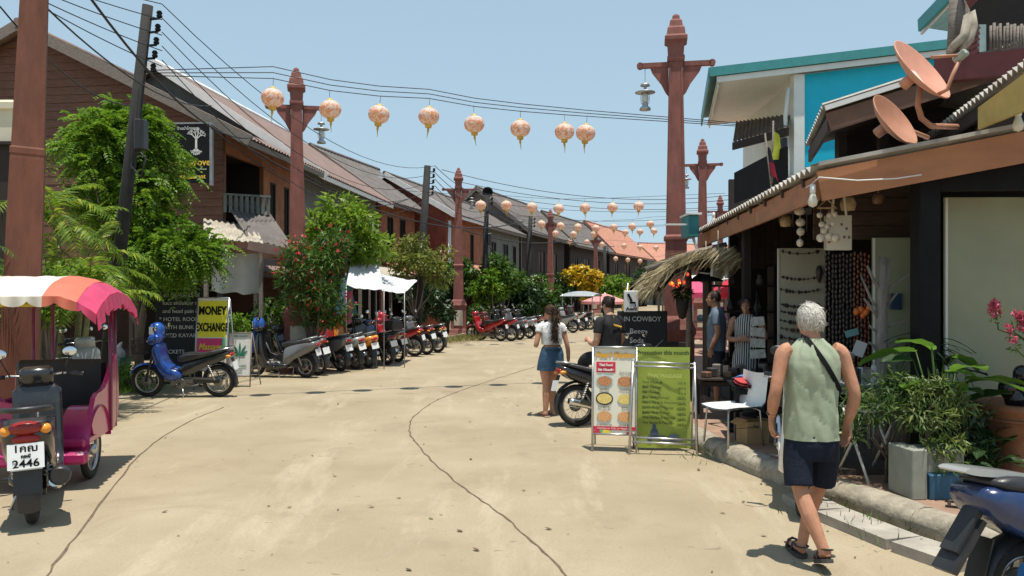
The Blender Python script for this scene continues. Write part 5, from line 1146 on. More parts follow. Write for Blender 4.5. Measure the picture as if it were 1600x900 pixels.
MB().tube([(-1.05, -.82, .0), (-1.05, -.80, 1.73)], .022, 8).build('front_post', mat('post_grey_yellow', (.42, .40, .30), .5, dirt=.5), tx); MB().tube([(-.98, -.78, .9), (-.98, -.76, 1.73)], .022, 8).build('front_post', YBAR, tx)
# canopy: striped panels with scalloped edge, each colour its own part
CANW = mat('canopy_white', (.80, .76, .66), .6, var=.05, dirt=.2, dirtc=(.55, .50, .40), trans=.25); CANC = mat('canopy_cream', (.80, .66, .48), .6, var=.05, trans=.25); CANO = mat('canopy_orange', (.72, .20, .12), .6, var=.10, dirt=.3, dirtc=(.6, .38, .30), trans=.25); CANP = mat('canopy_pink', (.66, .07, .17), .55, var=.12, dirt=.3, dirtc=(.55, .20, .25), trans=.25)
def can_z(x, y):
    y2 = (y + .08) / .78; z = 1.79 + .19 * (1 - min(1, abs(y2)) ** 2.2)
    ex = max(0, (x - .40) / .38); return z - .16 * ex ** 2
def canp(m, x0, x1, ring=True):
    mb = MB(); nx = max(4, int((x1 - x0) / .06)); ny = 20
    mb.grid(nx, ny, lambda u, v: (x0 + (x1 - x0) * u, -.86 + 1.56 * v, can_z(x0 + (x1 - x0) * u, -.86 + 1.56 * v) + .006 * noise.noise((u * 5 + x0 * 9, v * 9, 1)) * 2), True, (0, 0, -.006))
    for (y, s) in ((-.86, -1), (.70, 1)):
        def vf(u, v, y=y, s=s):
            x = x0 + (x1 - x0) * u; sc_ = abs(math.sin(x * math.pi / .22)) ** .6; return (x, y + s * .012 * math.sin(x * 40) * v, can_z(x, y) - v * (.045 + .05 * sc_))
        mb.grid(nx * 3, 3, vf, True, (0, .004 * s, 0))
    mb.build('canopy_panel', m, tx)
canp(CANW, -1.7, -.62); canp(CANC, -.62, -.20); canp(CANW, -.20, .34); canp(CANO, .34, .62); canp(CANP, .62, .78)
ev = MB()                                                                                   # pink end valance with ruffles
def ef_(u, v): y = -.86 + 1.56 * u; sc_ = abs(math.sin(y * math.pi / .2)) ** .6; return (.78 + .012 * math.sin(y * 44) * v + .02 * v, y, can_z(.78, y) - v * (.10 + .06 * sc_))
ev.grid(60, 4, ef_, True, (.004, 0, 0)).build('valance', CANP, tx)
# the taxi's own motorcycle on the far left: fork, headlamp, mirrors
mt = MB().box((-.95, .1, .55), (.26, 1.0, .30), bev=.08).ell((-.95, -.55, .98), (.14, .12, .12), 12, 8); mt.build('motorcycle_body', BLACKP, tx)
w = put('wheel', BK['under']['rim'], STEEL, tx, loc=(-.95, -.75, .285), rot=(0, 0, R(90))); put('tyre', BK['under']['tyre'], TYRE, w)
w = put('wheel', BK['under']['rim'], STEEL, tx, loc=(-.95, .5, .285), rot=(0, 0, R(90))); put('tyre', BK['under']['tyre'], TYRE, w)
MB().tube([(-1.3, -.35, 1.06), (-.95, -.45, 1.0), (-.55, -.35, 1.08), (-.42, -.33, 1.09)], .014, 8).build('handlebar', CHROME, tx); MB().cyl((-.55, -.35, 1.08), (-.38, -.32, 1.095), .022).build('grip', BLACKPL, tx)
for (x, z) in ((-.62, 1.30), (-1.22, 1.12)):
    MB().tube([(x - .02, -.36, 1.06), (x, -.36, z - .06)], .007, 6).build('mirror_stalk', BLACKPL, tx); MB().ell((x, -.37, z), (.075, .02, .058), 14, 8).build('mirror', CHROME, tx)
MB().ell((-.95, -.66, 1.0), (.085, .05, .085), 12, 8).build('headlamp', CLEARL, tx)
# black scooter with the plate, nearest on the left
bs = bike('scoot', (-4.06, 6.86, 0), 117, BLACKP, 'black scooter with white number plate before the sidecar taxi', BLACKP, lean=2, seatm=SEATM, cowl=BLACKP, skip=('rail',))
pr = [c_ for c_ in bs.children if c_.name.startswith('plate_bracket')][0]
bpl = MB().box((-.965, 0, .60), (.008, .24, .19), rot=(0, R(10), 0)).build('number_plate', PLATEW, bs)
for (tx_, sz, dz, wd) in (('1กฌ', .075, .055, 1.1), ('กระบี่', .032, .0, 1), ('2446', .085, -.055, 1.05)):
    text(tx_, sz, BLACK, bpl, (-.972 - dz * -.17, 0, .60 + dz), rot=(R(90), 0, R(-90)), bold=.0015, wid=wd)
MB().ell((-.90, 0, .80), (.06, .12, .055), 16, 10).build('tail_light', mat('tail_red', (.26, .02, .015), .2), bs); MB().ell((-.885, .125, .785), (.05, .045, .042), 12, 8).build('indicator', AMBER, bs); MB().ell((-.885, -.125, .785), (.05, .045, .042), 12, 8).build('indicator', AMBER, bs)
MB().tube([(-.55, .15, .90), (-.86, .16, .94), (-.98, .08, .95), (-.98, -.08, .95), (-.86, -.16, .94), (-.55, -.15, .90)], .022, 8).build('grab_rail', BLACKPL, bs)
MB().tube([(-.35, -.16, .28), (-.45, -.19, .32), (-.82, -.21, .40), (-.86, -.21, .40)], [.05, .075, .08, .06], 12).build('silencer', BLACKPL, bs)
MB().bar((-.90, 0, .30), (-.86, 0, .56), .19, .012, up=(1, 0, 0)).build('mud_flap', BLACKPL, bs)
# far canopy taxi
ft = thing('sidecar_taxi', 'small grey canopy taxi parked in the middle distance', 'sidecar taxi', (W(910, 500, 39).x, 39.5, 0), R(70))
GCAN = mat('canopy_grey', (.30, .33, .34), .6); MB().grid(8, 8, lambda u, v: (-.9 + 1.8 * u, -.85 + 1.7 * v, 1.62 + .25 * (1 - (2 * u - 1) ** 4) * (1 - .6 * (2 * v - 1) ** 2)), True, (0, 0, -.02)).build('canopy', GCAN, ft)
for x in (-.8, .8):
    for y in (-.75, .75): MB().cyl((x, y, .35), (x, y, 1.68), .025, n=6).build('post', STEEL, ft)
MB().box((0, .1, .5), (1.3, 1.2, .35), bev=.08).build('tub', GREYP, ft); MB().box((0, .6, .9), (1.2, .1, .5), bev=.04).build('backrest', RED, ft)
for (x, y) in ((.75, 0), (-.75, -.6), (-.75, .6)): w = put('wheel', BK['under']['rim'], STEEL, ft, loc=(x, y, .285), rot=(0, 0, R(90))); put('tyre', BK['under']['tyre'], TYRE, w)
# cream column and ledge of the building at the left edge
cc = thing('concrete_column', 'cream concrete column at the left edge behind the huge post', 'column', (W(14, 200, 11.5).x, 11.5, 0))
sqtube(MB(), [(.26, 3.95), (.26, 4.40), (.34, 4.43), (.34, 4.52), (.26, 4.56)]).build('shaft', CREAM, cc); sqtube(MB(), [(.34, 0), (.34, 3.90), (.5, 3.91), (.5, 3.95)]).build('plinth', DARKWOOD, cc)
# ------------------------------------------------------------------ souvenir shop on the right
FASC = mat('brown_fascia', (.36, .155, .07), .65, var=.15, scale=2.5, dirt=.35, dirtc=(.17, .08, .045), stretch=(1, 1, 3))
ROOFG = mat('old_fibre_cement', (.36, .34, .30), .85, var=.3, scale=3, dirt=.7, dirtc=(.12, .11, .09))
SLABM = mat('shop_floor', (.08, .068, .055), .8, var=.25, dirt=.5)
RAFT = mat('rafter_wood', (.05, .03, .018), .75, var=.3, scale=6, stretch=(1, 1, 5))
SHOPWOOD = mat('shop_plank', (.062, .036, .022), .75, var=.35, scale=5, stretch=(1, 1, 6), dirt=.4, dirtc=(.04, .025, .018), bump=.3)
sb = V((4.4, 9.5, PV)); sh_ = thing('souvenir_shop', 'open souvenir shop with brown fascia and corrugated eave on the right', 'shop', sb)
def L(x, y, z): return V((x, y, z)) - sb
def LW(px, py, d): return W(px, py, d) - sb
corr(MB(), L(3.38, 14.8, 2.93), L(2.66, 7.1, 2.93), L(4.75, 6.9, 3.32), L(5.6, 14.6, 3.55), .17, .03).build('roof_sheet', ROOFG, sh_)
for (a, b) in ((L(3.46, 14.75, 2.76), L(3.02, 9.9, 2.76)), (L(3.02, 9.88, 2.76), L(2.74, 7.16, 2.76))): MB().bar(a, b, .035, .22).build('eave_fascia', FASC, sh_)
MB().bar(L(2.735, 7.12, 2.77), L(4.85, 6.90, 3.16), .035, .27).build('rake_fascia', FASC, sh_)
MB().bar(L(2.70, 7.05, 2.955), L(4.80, 6.86, 3.345), .06, .035).build('rake_flashing', ROOFG, sh_)
for i in range(9):
    t = (i + .5) / 9; a = L(2.70, 7.15, 2.86).lerp(L(3.45, 14.7, 2.86), t); b = L(4.75, 6.95, 3.24).lerp(L(5.6, 14.6, 3.47), t); MB().bar(a, b, .06, .09).build('rafter', RAFT, sh_)
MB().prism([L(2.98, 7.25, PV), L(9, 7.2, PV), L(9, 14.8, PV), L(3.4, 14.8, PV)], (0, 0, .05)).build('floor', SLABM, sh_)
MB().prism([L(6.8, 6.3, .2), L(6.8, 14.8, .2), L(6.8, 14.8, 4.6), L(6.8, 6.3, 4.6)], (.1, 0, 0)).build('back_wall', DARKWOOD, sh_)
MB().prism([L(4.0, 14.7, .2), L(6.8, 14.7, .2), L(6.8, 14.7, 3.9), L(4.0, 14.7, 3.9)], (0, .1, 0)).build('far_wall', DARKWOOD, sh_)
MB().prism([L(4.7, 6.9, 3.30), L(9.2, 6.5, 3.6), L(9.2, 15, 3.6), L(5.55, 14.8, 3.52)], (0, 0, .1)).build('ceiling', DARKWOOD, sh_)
MB().box(L(3.76, 7.28, 1.62), (.19, .19, 2.85), bev=.01).build('post', BLACK, sh_); MB().box(L(3.55, 14.55, 1.5), (.14, .14, 2.6), bev=.01).build('post', DARKWOOD, sh_); MB().box(L(3.40, 11.6, 1.5), (.12, .12, 2.7), bev=.01).build('post', DARKWOOD, sh_)
MB().bar(L(3.7, 7.3, 2.86), L(6.8, 7.1, 2.86), .14, .22).build('lintel', BLACK, sh_)
# front wall parts: horizontal planks above the doors, vertical battens farther back
planks(sh_, L(3.30, 8.75, 0), V((1, -.02, 0)), V((0, -1, 0)), [(0, 2.40), (1.35, 2.40), (1.35, 3.22), (0, 2.98)], .155, SHOPWOOD, .03)
for i in range(15):
    x = 3.62 + i * .10; MB().box(L(x, 12.6 - .02 * i, 2.62), (.085, .02, .75 + .1 * rng.random())).build('batten', SHOPWOOD, sh_)
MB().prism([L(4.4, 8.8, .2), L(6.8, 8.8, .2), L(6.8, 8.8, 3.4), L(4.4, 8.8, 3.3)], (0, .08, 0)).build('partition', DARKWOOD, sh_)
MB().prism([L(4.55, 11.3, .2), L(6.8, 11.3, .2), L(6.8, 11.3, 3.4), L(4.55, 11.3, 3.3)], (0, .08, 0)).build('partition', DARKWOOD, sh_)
# folding door panels
GREYB = mat('grey_green_board', (.30, .32, .205), .6, var=.08, scale=2, dirt=.2, dirtc=(.25, .25, .2))
def panel(label_, x0, x1, d, z0, z1, name='door_panel'):
    p = MB().box(L((x0 + x1) / 2, d, (z0 + z1) / 2), (x1 - x0, .035, z1 - z0), bev=.006).build(name, CREAM if d > 10 else GREYB, sh_)
    MB().box(L(x0 + .012, d - .02, (z0 + z1) / 2), (.02, .012, z1 - z0 - .02)).build('edge_trim', SIGNW, p); return p
p1 = panel('', 4.16, 5.9, 7.7, .25, 2.74); p2 = panel('', 3.85, 4.43, 8.55, .25, 2.41); p3 = panel('', 3.65, 4.30, 11.0, .25, 2.43)
MB().box(LW(1400, 471, 8.5), (.125, .02, .17), bev=.004).build('door_sign', mat('sign_navy', (.02, .05, .10), .5), p2)
MB().box(LW(1449, 432, 8.5), (.03, .04, .10), bev=.004).build('hinge', STEEL, p2)
# shell garlands on the far panel
SHELL = mat('shell', (.60, .52, .42), .6, var=.3, scale=20); TRINK = mat('trinket_dark', (.06, .05, .045), .5, var=.4); BEADR = mat('bead_red', (.22, .05, .03), .4, var=.4, scale=25); BEADO = mat('bead_orange', (.65, .16, .03), .45, var=.3); BEADB = mat('bead_brown', (.16, .085, .045), .45, var=.4, scale=25)
def garland(x0, x1, d, y, sag, n, m, parent, r=.02):
    mb = MB(); A, B = LW(x0, y, d), LW(x1, y, d)
    for i in range(n): t = (i + rng.random() * .6) / n; p = A.lerp(B, t) - V((0, 0, sag * 4 * t * (1 - t))); mb.ell(p, (r * rng.uniform(.6, 1.3), r * .5, r * rng.uniform(.6, 1.6)), 6, 4)
    mb.tube([A.lerp(B, i / 8) - V((0, 0, sag * 4 * (i / 8) * (1 - i / 8))) for i in range(9)], .004, 4); o = mb.build('garland', m, parent); o['kind'] = 'stuff'
for (y, n, m) in ((432, 9, TRINK), (452, 10, TRINK), (475, 13, TRINK), (486, 12, TRINK), (500, 13, TRINK), (512, 10, BEADB), (526, 12, TRINK), (392, 5, TRINK)): garland(1220, 1282, 10.95, y, .04, n, m, p3, .022)
MB().lathe([(0, .09), (.03, .08), (.05, 0), (.02, -.14), (0, -.15)], 8, c=LW(1280, 425, 10.9)).build('charm', TRINK, p3)
# bead curtain in the dark doorway
for i in range(13):
    x = 1290 + i * 5.6; mb = MB(); d = 8.62; m = BEADR if i > 7 else TRINK
    p0 = LW(x, 395 + 6 * rng.random(), d); k = 26
    for j in range(k): mb.ell(p0 - V((rng.uniform(-.006, .006), 0, j * .055)), (.013, .013, .024), 5, 4)
    mb.cyl(p0, p0 - V((0, 0, 1.45)), .003, n=4); mb.build('bead_strand', BEADB if i in (8, 10, 12) else m, sh_)
for (x, y, m, r) in ((1338, 487, BEADO, .035), (1345, 484, BEADO, .035), (1352, 488, BEADO, .035), (1357, 482, BEADO, .03), (1348, 493, BEADO, .03)): MB().ell(LW(x, y, 8.55), (r, r, r * 1.2), 8, 6).build('bead_flower', m, sh_)
MB().box(LW(1343, 545, 8.5), (.12, .01, .16), rot=(0, R(20), 0)).build('price_card', SIGNW, sh_); MB().box(LW(1331, 520, 8.5), (.14, .012, .07), rot=(0, R(-15), 0)).build('trinket_card', mat('teal_card', (.15, .33, .34), .5), sh_)
# lamp inside
MB().box(LW(1581, 271, 7.6), (.12, .05, .075), bev=.01).build('wall_lamp', emat('lamp_white', (.80, .92, 1.0), 2.2), sh_)
# string light along the fascia with bulbs
wp = [LW(*q) for q in ((1128, 338, 12.0), (1150, 332, 11.3), (1172, 316, 10.4), (1200, 322, 9.6), (1240, 305, 8.2), (1268, 288, 7.25), (1280, 277, 7.0), (1340, 282, 6.98), (1400, 279, 6.95), (1440, 273, 6.9))]
MB().tube(wp, .006, 5).build('light_cable', SIGNW, sh_)
BULB = mat('bulb_glass', (.62, .60, .50), .2, var=.05)
for (x, y, d) in ((1270, 312, 7.15), (1115, 345, 13.0), (1591, 193, 6.6)):
    c = LW(x, y, d); b_ = MB().lathe([(0, -.07), (.035, -.055), (.045, -.015), (.028, .035), (.02, .06)], 12, c=c).build('bulb', BULB, sh_); MB().lathe([(.022, .06), (.026, .065), (.026, .13), (0, .14)], 10, c=c).build('socket', SIGNW, b_)

# hanging goods under the eave
def hang(name, label, cat, px, py, d): p = W(px, py, d); return thing(name, label, cat, p)
BASK = mat('woven_cane', (.38, .27, .15), .75, var=.3, scale=20, bump=.5, bscale=60)
CORDM = mat('pale_cord', (.55, .48, .36), .8)
for (x, y, d, r, lb) in ((1228, 345, 9.2, .065, 'woven cane lantern hanging under the brown fascia'), (1325, 318, 7.9, .07, 'pale woven lampshade beside the tote bag'), (1372, 310, 8.3, .055, 'reddish shell ornament before the plank wall')):
    t = hang('hanging_lantern', lb, 'hanging ornament', x, y, d); MB().lathe([(.02, r), (r * .8, r * .8), (r * 1.1, 0), (r * .9, -r), (0, -r * 1.1)], 12).build('shade', BASK if x != 1372 else BEADB, t)
    MB().cyl((0, 0, r), (0, 0, 3.02 - (W(x, y, d).z) if W(x, y, d).z < 2.95 else .2), .004, n=4).build('cord', CORDM, t)
t = hang('shell_chime', 'tall wind chime of pale shells left of the tote bag', 'wind chime', 1292, 325, 7.75)
MB().tube([(-.09, 0, 0), (0, 0, .09), (.09, 0, 0)], .012, 6, closed=True).build('hanger', BASK, t); MB().cyl((0, 0, .08), (0, 0, .30), .003, n=4).build('cord', CORDM, t)
for i, (x, z) in enumerate([(-.07, -.07), (.02, -.07), (.07, -.06), (-.05, -.16), (0, -.18), (.05, -.15), (-.06, -.29), (.02, -.28), (.08, -.29), (-.03, -.22)]):
    r = .042 if z < -.25 else rng.uniform(.022, .032); MB().lathe([(0, -.006), (r, -.004), (r, .004), (0, .006)], 12, c=(x, -.01 * (i % 3), z), axis='y').build('shell', SHELL, t)
for x in (-.06, .02, .07): MB().cyl((x, 0, 0), (x, 0, -.3), .002, n=4).build('strand', CORDM, t)
t = hang('shell_chime', 'short shell wind chime between cane lantern and bulb', 'wind chime', 1250, 330, 8.6)
for i, z in enumerate((0, -.12, -.22, -.34)): MB().ell((rng.uniform(-.01, .01), 0, z), (.06 - .008 * i, .04, .045), 9, 6).build('shell', SHELL, t)
MB().cyl((0, 0, .26), (0, 0, -.34), .003, n=4).build('strand', CORDM, t)
t = hang('tote_bag', 'patterned tote bag hanging beside the shell chime', 'bag', 1311, 362, 7.85)
def tote_mat():
    m, nt, b = _nt('tote_print'); v = nt.nodes.new('ShaderNodeTexCoord').outputs['Object']; vo = _n(nt, 'ShaderNodeTexVoronoi', Scale=16.0); nt.links.new(v, vo.inputs['Vector'])
    c = _mixc(nt, _ramp(nt, vo.outputs['Distance'], .22, .30), (.16, .13, .10), (.55, .50, .40)); nt.links.new(c, b.inputs['Base Color']); b.inputs['Roughness'].default_value = .85; return m
MB().grid(8, 8, lambda u, v: (-.125 + .25 * u, -.03 * math.sin(math.pi * u) * math.sin(math.pi * v), -.18 + .34 * v), True, (0, .06, 0)).build('bag_body', tote_mat(), t)
MB().tube([(-.07, 0, .16), (-.05, 0, .36), (0, 0, .44), (.05, 0, .36), (.07, 0, .16)], .012, 6).build('strap', CORDM, t)
t = hang('black_hat', 'black sun hat hanging under the thatch', 'hat', 1103, 428, 12.2)
MB().lathe([(0, .1), (.09, .09), (.12, 0), (.26, -.10), (.26, -.115), (0, -.02)], 16).build('brim', BLACK, t); MB().cyl((0, 0, .1), (0, 0, .5), .005, n=4).build('cord', CORDM, t); MB().tube([(-.12, -.1, .02), (0, -.13, 0), (.12, -.1, .02)], .012, 6).build('ribbon', SIGNW, t)
t = hang('canvas_print', 'small yellowish canvas hanging edge-on under the thatch', 'picture', 1122, 412, 12.0); MB().box((0, 0, 0), (.28, .04, .42), rot=(0, R(8), R(40))).build('canvas', CREAM, t); MB().box((.12, -.08, 0), (.03, .05, .44), rot=(0, R(8), R(40))).build('edge', SIGNW, t); MB().cyl((0, 0, .2), (0, 0, .5), .005, n=4).build('cord', CORDM, t)
t = hang('fairy_lights', 'cluster of small red and orange lamps hanging by the thatch', 'lights', 1066, 438, 12.1)
for i in range(12): MB().ell((rng.uniform(-.22, .10), rng.uniform(-.05, .05), rng.uniform(-.09, .14)), (.022, .022, .026), 8, 6).build('bulb', emat('fairy_red', (1.0, .08, .03), 1.2) if i % 4 else emat('fairy_orange', (1.0, .35, .05), 1.6), t)
MB().tube([(-.2, 0, .05), (0, 0, .1), (.1, 0, .0), (.05, 0, .45)], .006, 5).build('cable', WIREM, t)

# thatched awning
STRAW = leafmat('straw', (.30, .23, .12), (.48, .40, .24), (.56, .49, .33), trans=.1, rough=.8)
th = thing('thatch_awning', 'ragged straw thatch awning beside the tallest lantern post', 'awning', (2.75, 12.6, PV))
A0, B0 = W(1002, 428, 12.4), W(1138, 385, 12.0); o0 = th.location
ar_ = MB(); pts = [W(1018, 432, 12.3), W(1040, 405, 12.5), W(1070, 392, 12.6), W(1125, 383, 12.5), W(1145, 400, 12.3)]
ar_.grid(8, 4, lambda u, v: (lambda q: q + V((0, (v - .5) * 1.5, -.12 * abs(v - .5) * 2)))(pts[min(int(u * 4), 3)].lerp(pts[min(int(u * 4), 3) + 1], u * 4 - min(int(u * 4), 3)) - V(o0) - V((0, 0, .06))), True, (0, 0, -.08)); ar_.build('thatch_core', mat('straw_core', (.12, .09, .05), .9), th)
g = np.random.default_rng(8); n = 3400; u = g.random(n) ** 1.15; k = np.minimum((u * 4).astype(int), 3); Pa = np.array([list(q) for q in pts]); Pp = Pa[k] + (Pa[k + 1] - Pa[k]) * (u * 4 - k)[:, None]
Pp = Pp - np.array(o0); Pp[:, 1] += g.uniform(-.75, .75, n); Pp[:, 2] += g.uniform(-.05, .04, n) - .05
D = np.stack([-.9 + g.normal(size=n) * .25, g.normal(size=n) * .3, -.75 - .5 * (1 - u) + g.normal(size=n) * .25], 1)
put('straw', arr_mesh('straw', *leaves_mesh(Pp, D, g.normal(size=(n, 3)), g.uniform(.25, .48, n), .045, 0, .1)), STRAW, th)['kind'] = 'stuff'
MB().tube([(.0, -.1, 0), (.02, -.1, 1.2), (.0, -.1, 2.25)], .05, 8).build('post', GREYWOOD, th); MB().tube([(-.65, -.1, 2.0), (.1, -.1, 2.28), (.6, -.1, 2.4)], .04, 8).build('beam', GREYWOOD, th)
t = thing('hanging_planter', 'dark hanging plant basket on the thatch post', 'planter', W(1066, 470, 12.0)); MB().lathe([(0, -.28), (.05, -.26), (.09, -.1), (.10, .05), (.08, .06)], 12).build('pot', DARKWOOD, t); put('foliage', foliage([((0, 0, .1), (.1, .1, .1))], 160, .09, 5, .4), DGREEN, t); MB().cyl((0, 0, .05), (0, 0, .62), .005, n=4).build('cord', CORDM, t)
t = thing('bracket_sign', 'small teal sign box on a white bracket beside the tallest post', 'sign', W(1078, 355, 13.6)); MB().box((0, 0, 0), (.18, .6, .36), bev=.01).build('box', mat('teal_paint_small', (.03, .20, .22), .5), t); MB().bar((-.46, -.2, .03), (.0, -.2, .03), .03, .03).build('arm', SIGNW, t); MB().bar((-.1, 0, .2), (.12, 0, .2), .7, .03).build('cap', WHITEPAINT, t); MB().bar((.05, 0, -.17), (.2, 0, -.6), .04, .04).build('strut', SIGNW, t)

# ------------------------------------------------------------------ teal house and roofs above the shop
TEAL = mat('teal_paint', (.002, .50, .68), .6, var=.08, scale=2, dirt=.12, dirtc=(.02, .12, .15)); TEALF = mat('teal_fascia', (.05, .27, .27), .5, var=.1); SOFF = mat('soffit_white', (.72, .75, .70), .6, var=.05, dirt=.15, dirtc=(.55, .5, .42))
tb = V((7.2, 17, 0)); th_ = thing('teal_house', 'teal-walled house with white soffit above the shop roof', 'house', tb)
lt = lambda x, y, z: V((x, y, z)) - tb
MB().prism([lt(5.60, 15.42, 0), lt(9.6, 15.42, 0), lt(9.6, 15.42, 6.50), lt(5.60, 15.42, 6.02)], (0, .15, 0)).build('front_wall', TEAL, th_)
MB().box(lt(5.50, 15.42, 3.0), (.20, .22, 6.0)).build('corner_post', SOFF, th_)
MB().prism([lt(5.48, 15.56, 0), lt(5.66, 19.6, 0), lt(5.66, 19.6, 5.95), lt(5.48, 15.56, 5.95)], (.12, 0, 0)).build('side_wall', SOFF, th_)
R0 = [lt(3.76, 15.2, 6.02), lt(10, 15.2, 6.75), lt(10, 19.8, 6.75), lt(4.70, 19.8, 6.13)]
MB().prism(R0, (0, 0, .05)).build('roof', TEALF, th_)
MB().prism([p + V((.16, .12, -.16)) for p in (R0[0], R0[1], R0[2], R0[3])], (0, 0, .03)).build('soffit', SOFF, th_)
MB().bar(lt(3.74, 15.18, 6.0), lt(10, 15.18, 6.74), .03, .17).build('front_fascia', TEALF, th_); MB().bar(lt(3.9, 15.23, 5.87), lt(10, 15.23, 6.59), .03, .11).build('inner_fascia', SOFF, th_); MB().bar(lt(3.75, 15.2, 5.96), lt(4.69, 19.8, 6.06), .03, .26).build('side_fascia', TEALF, th_); MB().bar(lt(3.94, 15.3, 5.80), lt(4.86, 19.7, 5.92), .03, .12).build('inner_fascia', SOFF, th_)
MB().tube([lt(5.32, 15.4, 5.75), lt(5.27, 15.42, 5.2), lt(5.34, 15.44, 4.2), lt(5.32, 15.45, 3.0)], .04, 8).build('downpipe', SOFF, th_)
MB().box(lt(5.22, 15.4, 4.62), (.14, .12, .34), bev=.02).build('meter_box', BLACKPL, th_)
corr_awn('tin_awning', 'dark corrugated awning on the side of the teal house', W(1145, 222, 17.0), W(1232, 198, 15.2), W(1236, 178, 15.8), W(1150, 190, 18.6), GREYROOF, DARKWOOD)
bx = thing('black_signboard', 'black slanted signboard above the corrugated eave', 'sign', W(1186, 262, 11.2)); P = [W(1147, 270, 12.0), W(1228, 228, 10.4), W(1228, 290, 10.4), W(1147, 318, 12.0)]
MB().prism([p - V(bx.location) for p in P], (.05, .06, 0)).build('board', BLACK, bx); MB().bar(P[3] - V(bx.location) + V((.1, .1, 0)), P[3] - V(bx.location) + V((.1, .1, -.5)), .05, .05).build('strut', DARKWOOD, bx)
def flag(label, c4, d, m, m2=None):
    P = [W(x, y, d) for (x, y) in c4]; t = thing('flag', label, 'flag', P[0])
    MB().grid(6, 10, lambda u, v: P[0].lerp(P[1], u).lerp(P[3].lerp(P[2], u), v) - P[0] + V((0, .04 * math.sin(u * 5 + v * 3), 0)), True, (0, .005, 0)).build('cloth', m, t)
    if m2: MB().grid(6, 3, lambda u, v: P[0].lerp(P[1], u).lerp(P[3].lerp(P[2], u), .55 + .44 * v) - P[0] + V((0, .04 * math.sin(u * 5 + (.55 + .44 * v) * 3) - .012, 0)), True, (0, .004, 0)).build('stripe', m2, t)
    MB().tube([(0, .02, .1), P[3] - P[0] + V((.02, .02, -.3))], .012, 6).build('staff', GREYWOOD, t)
flag('lime-yellow flag drooping beside the teal house corner', [(1209, 200), (1216, 212), (1225, 250), (1205, 250)], 10.6, mat('flag_lime', (.50, .55, .05), .7, trans=.3))
flag('dark blue and red flag hanging left of the lime flag', [(1196, 220), (1203, 235), (1217, 283), (1206, 276)], 10.4, mat('flag_navy', (.04, .035, .07), .7, trans=.2), mat('flag_red', (.45, .02, .06), .7, trans=.2))
# upper roof with exposed rafters
ur = thing('upper_roof', 'brown gabled tin roof between the teal wall and the satellite dishes', 'roof', V((4.2, 9.5, 0)))
lu = lambda x, y, z: V((x, y, z)) - V((4.2, 9.5, 0))
corr(MB(), lu(3.34, 8.6, 3.84), lu(4.0, 10.9, 3.84), lu(6.0, 10.3, 4.45), lu(5.4, 8.2, 4.45), .16, .025).build('sheet', ROOFG, ur)
MB().prism([lu(3.42, 8.72, 3.78), lu(4.02, 10.8, 3.78), lu(6.0, 10.2, 4.38), lu(5.4, 8.3, 4.38)], (0, 0, .02)).build('underboarding', RAFT, ur)
MB().bar(lu(3.36, 8.58, 3.80), lu(5.4, 8.18, 4.40), .03, .05).build('rake_flashing', SIGNW, ur); MB().bar(lu(3.42, 8.64, 3.66), lu(5.4, 8.26, 4.24), .04, .2).build('rake_board', mat('brown_rake', (.14, .075, .05), .7), ur)
MB().bar(lu(3.45, 8.7, 3.66), lu(4.02, 10.8, 3.66), .04, .16).build('eave_board', RAFT, ur)
for i in range(4): MB().box(lu(3.95 + i * .45, 9.6 - .1 * i, 3.3), (.1, .1, .9)).build('post', DARKWOOD, ur)
MB().prism([lu(4.3, 10.6, 3.0), lu(6.4, 10.2, 3.0), lu(6.4, 10.2, 4.6), lu(4.3, 10.6, 4.0)], (0, .06, 0)).build('dark_wall', DARKWOOD, ur)
# roof edge with teeth and the ochre board
er = thing('corrugated_roof', 'corrugated roof edge rising to the corner above the ochre board', 'roof', V((4.6, 8, 0))); le = lambda p: p - V((4.6, 8, 0))
a, b = W(1612, 84, 6.1), W(1424, 232, 9.9); b.z = a.z = 3.62
corr(MB(), le(b), le(a), le(a + V((1.8, .3, .6))), le(b + V((1.8, .3, .6))), .12, .028).build('sheet', ROOFG, er)
OCH = mat('ochre_board', (.42, .33, .10), .6, var=.12); P = [W(1528, 202, 6.9), W(1528, 168, 6.9), W(1612, 106, 6.1), W(1612, 168, 6.1)]
MB().prism([le(p) for p in P], (.03, .03, 0)).build('ochre_panel', OCH, er); MB().bar(le(a) + V((.08, .0, -.1)), le(b) + V((.08, 0, -.1)), .04, .12).build('eave_board', DARKWOOD, er)
# upper storey in the top right corner
us_ = thing('upper_balcony', 'dark upper balcony with bamboo screen in the top right corner', 'balcony', V((5.6, 8.5, 0))); lb_ = lambda p: p - V((5.6, 8.5, 0))
DKRED = mat('dark_red_beam', (.12, .025, .025), .6, var=.2)
MB().bar(lb_(W(1462, 112, 8.4)), lb_(W(1640, 92, 7.6)), .12, .24).build('floor_beam', DKRED, us_)
MB().prism([lb_(W(1490, 98, 8.6)), lb_(W(1660, 78, 7.6)), lb_(W(1660, 78, 7.6) + V((1.0, 3.5, 0))), lb_(W(1490, 98, 8.6) + V((1.0, 3.5, 0)))], (0, 0, .08)).build('deck', GREYWOOD, us_)
for i in range(17): p = W(1548 + i * 5.2, 84, 8.3 - .02 * i); MB().cyl(lb_(p), lb_(p + V((rng.uniform(-.01, .01), 0, .28 + .05 * rng.random()))), .014, n=6).build('bamboo', GREYWOOD, us_)
for (x0, x1, r) in ((1488, 1490, .06), (1499, 1497, .07), (1508, 1509, .04)): MB().tube([lb_(W(x0, 88, 8.3)), lb_(W(x1, 40, 8.3)), lb_(W(x1 + 2, -30, 8.3))], [r, r * .9, r * .8], 8).build('trunk_post', GREYWOOD, us_)
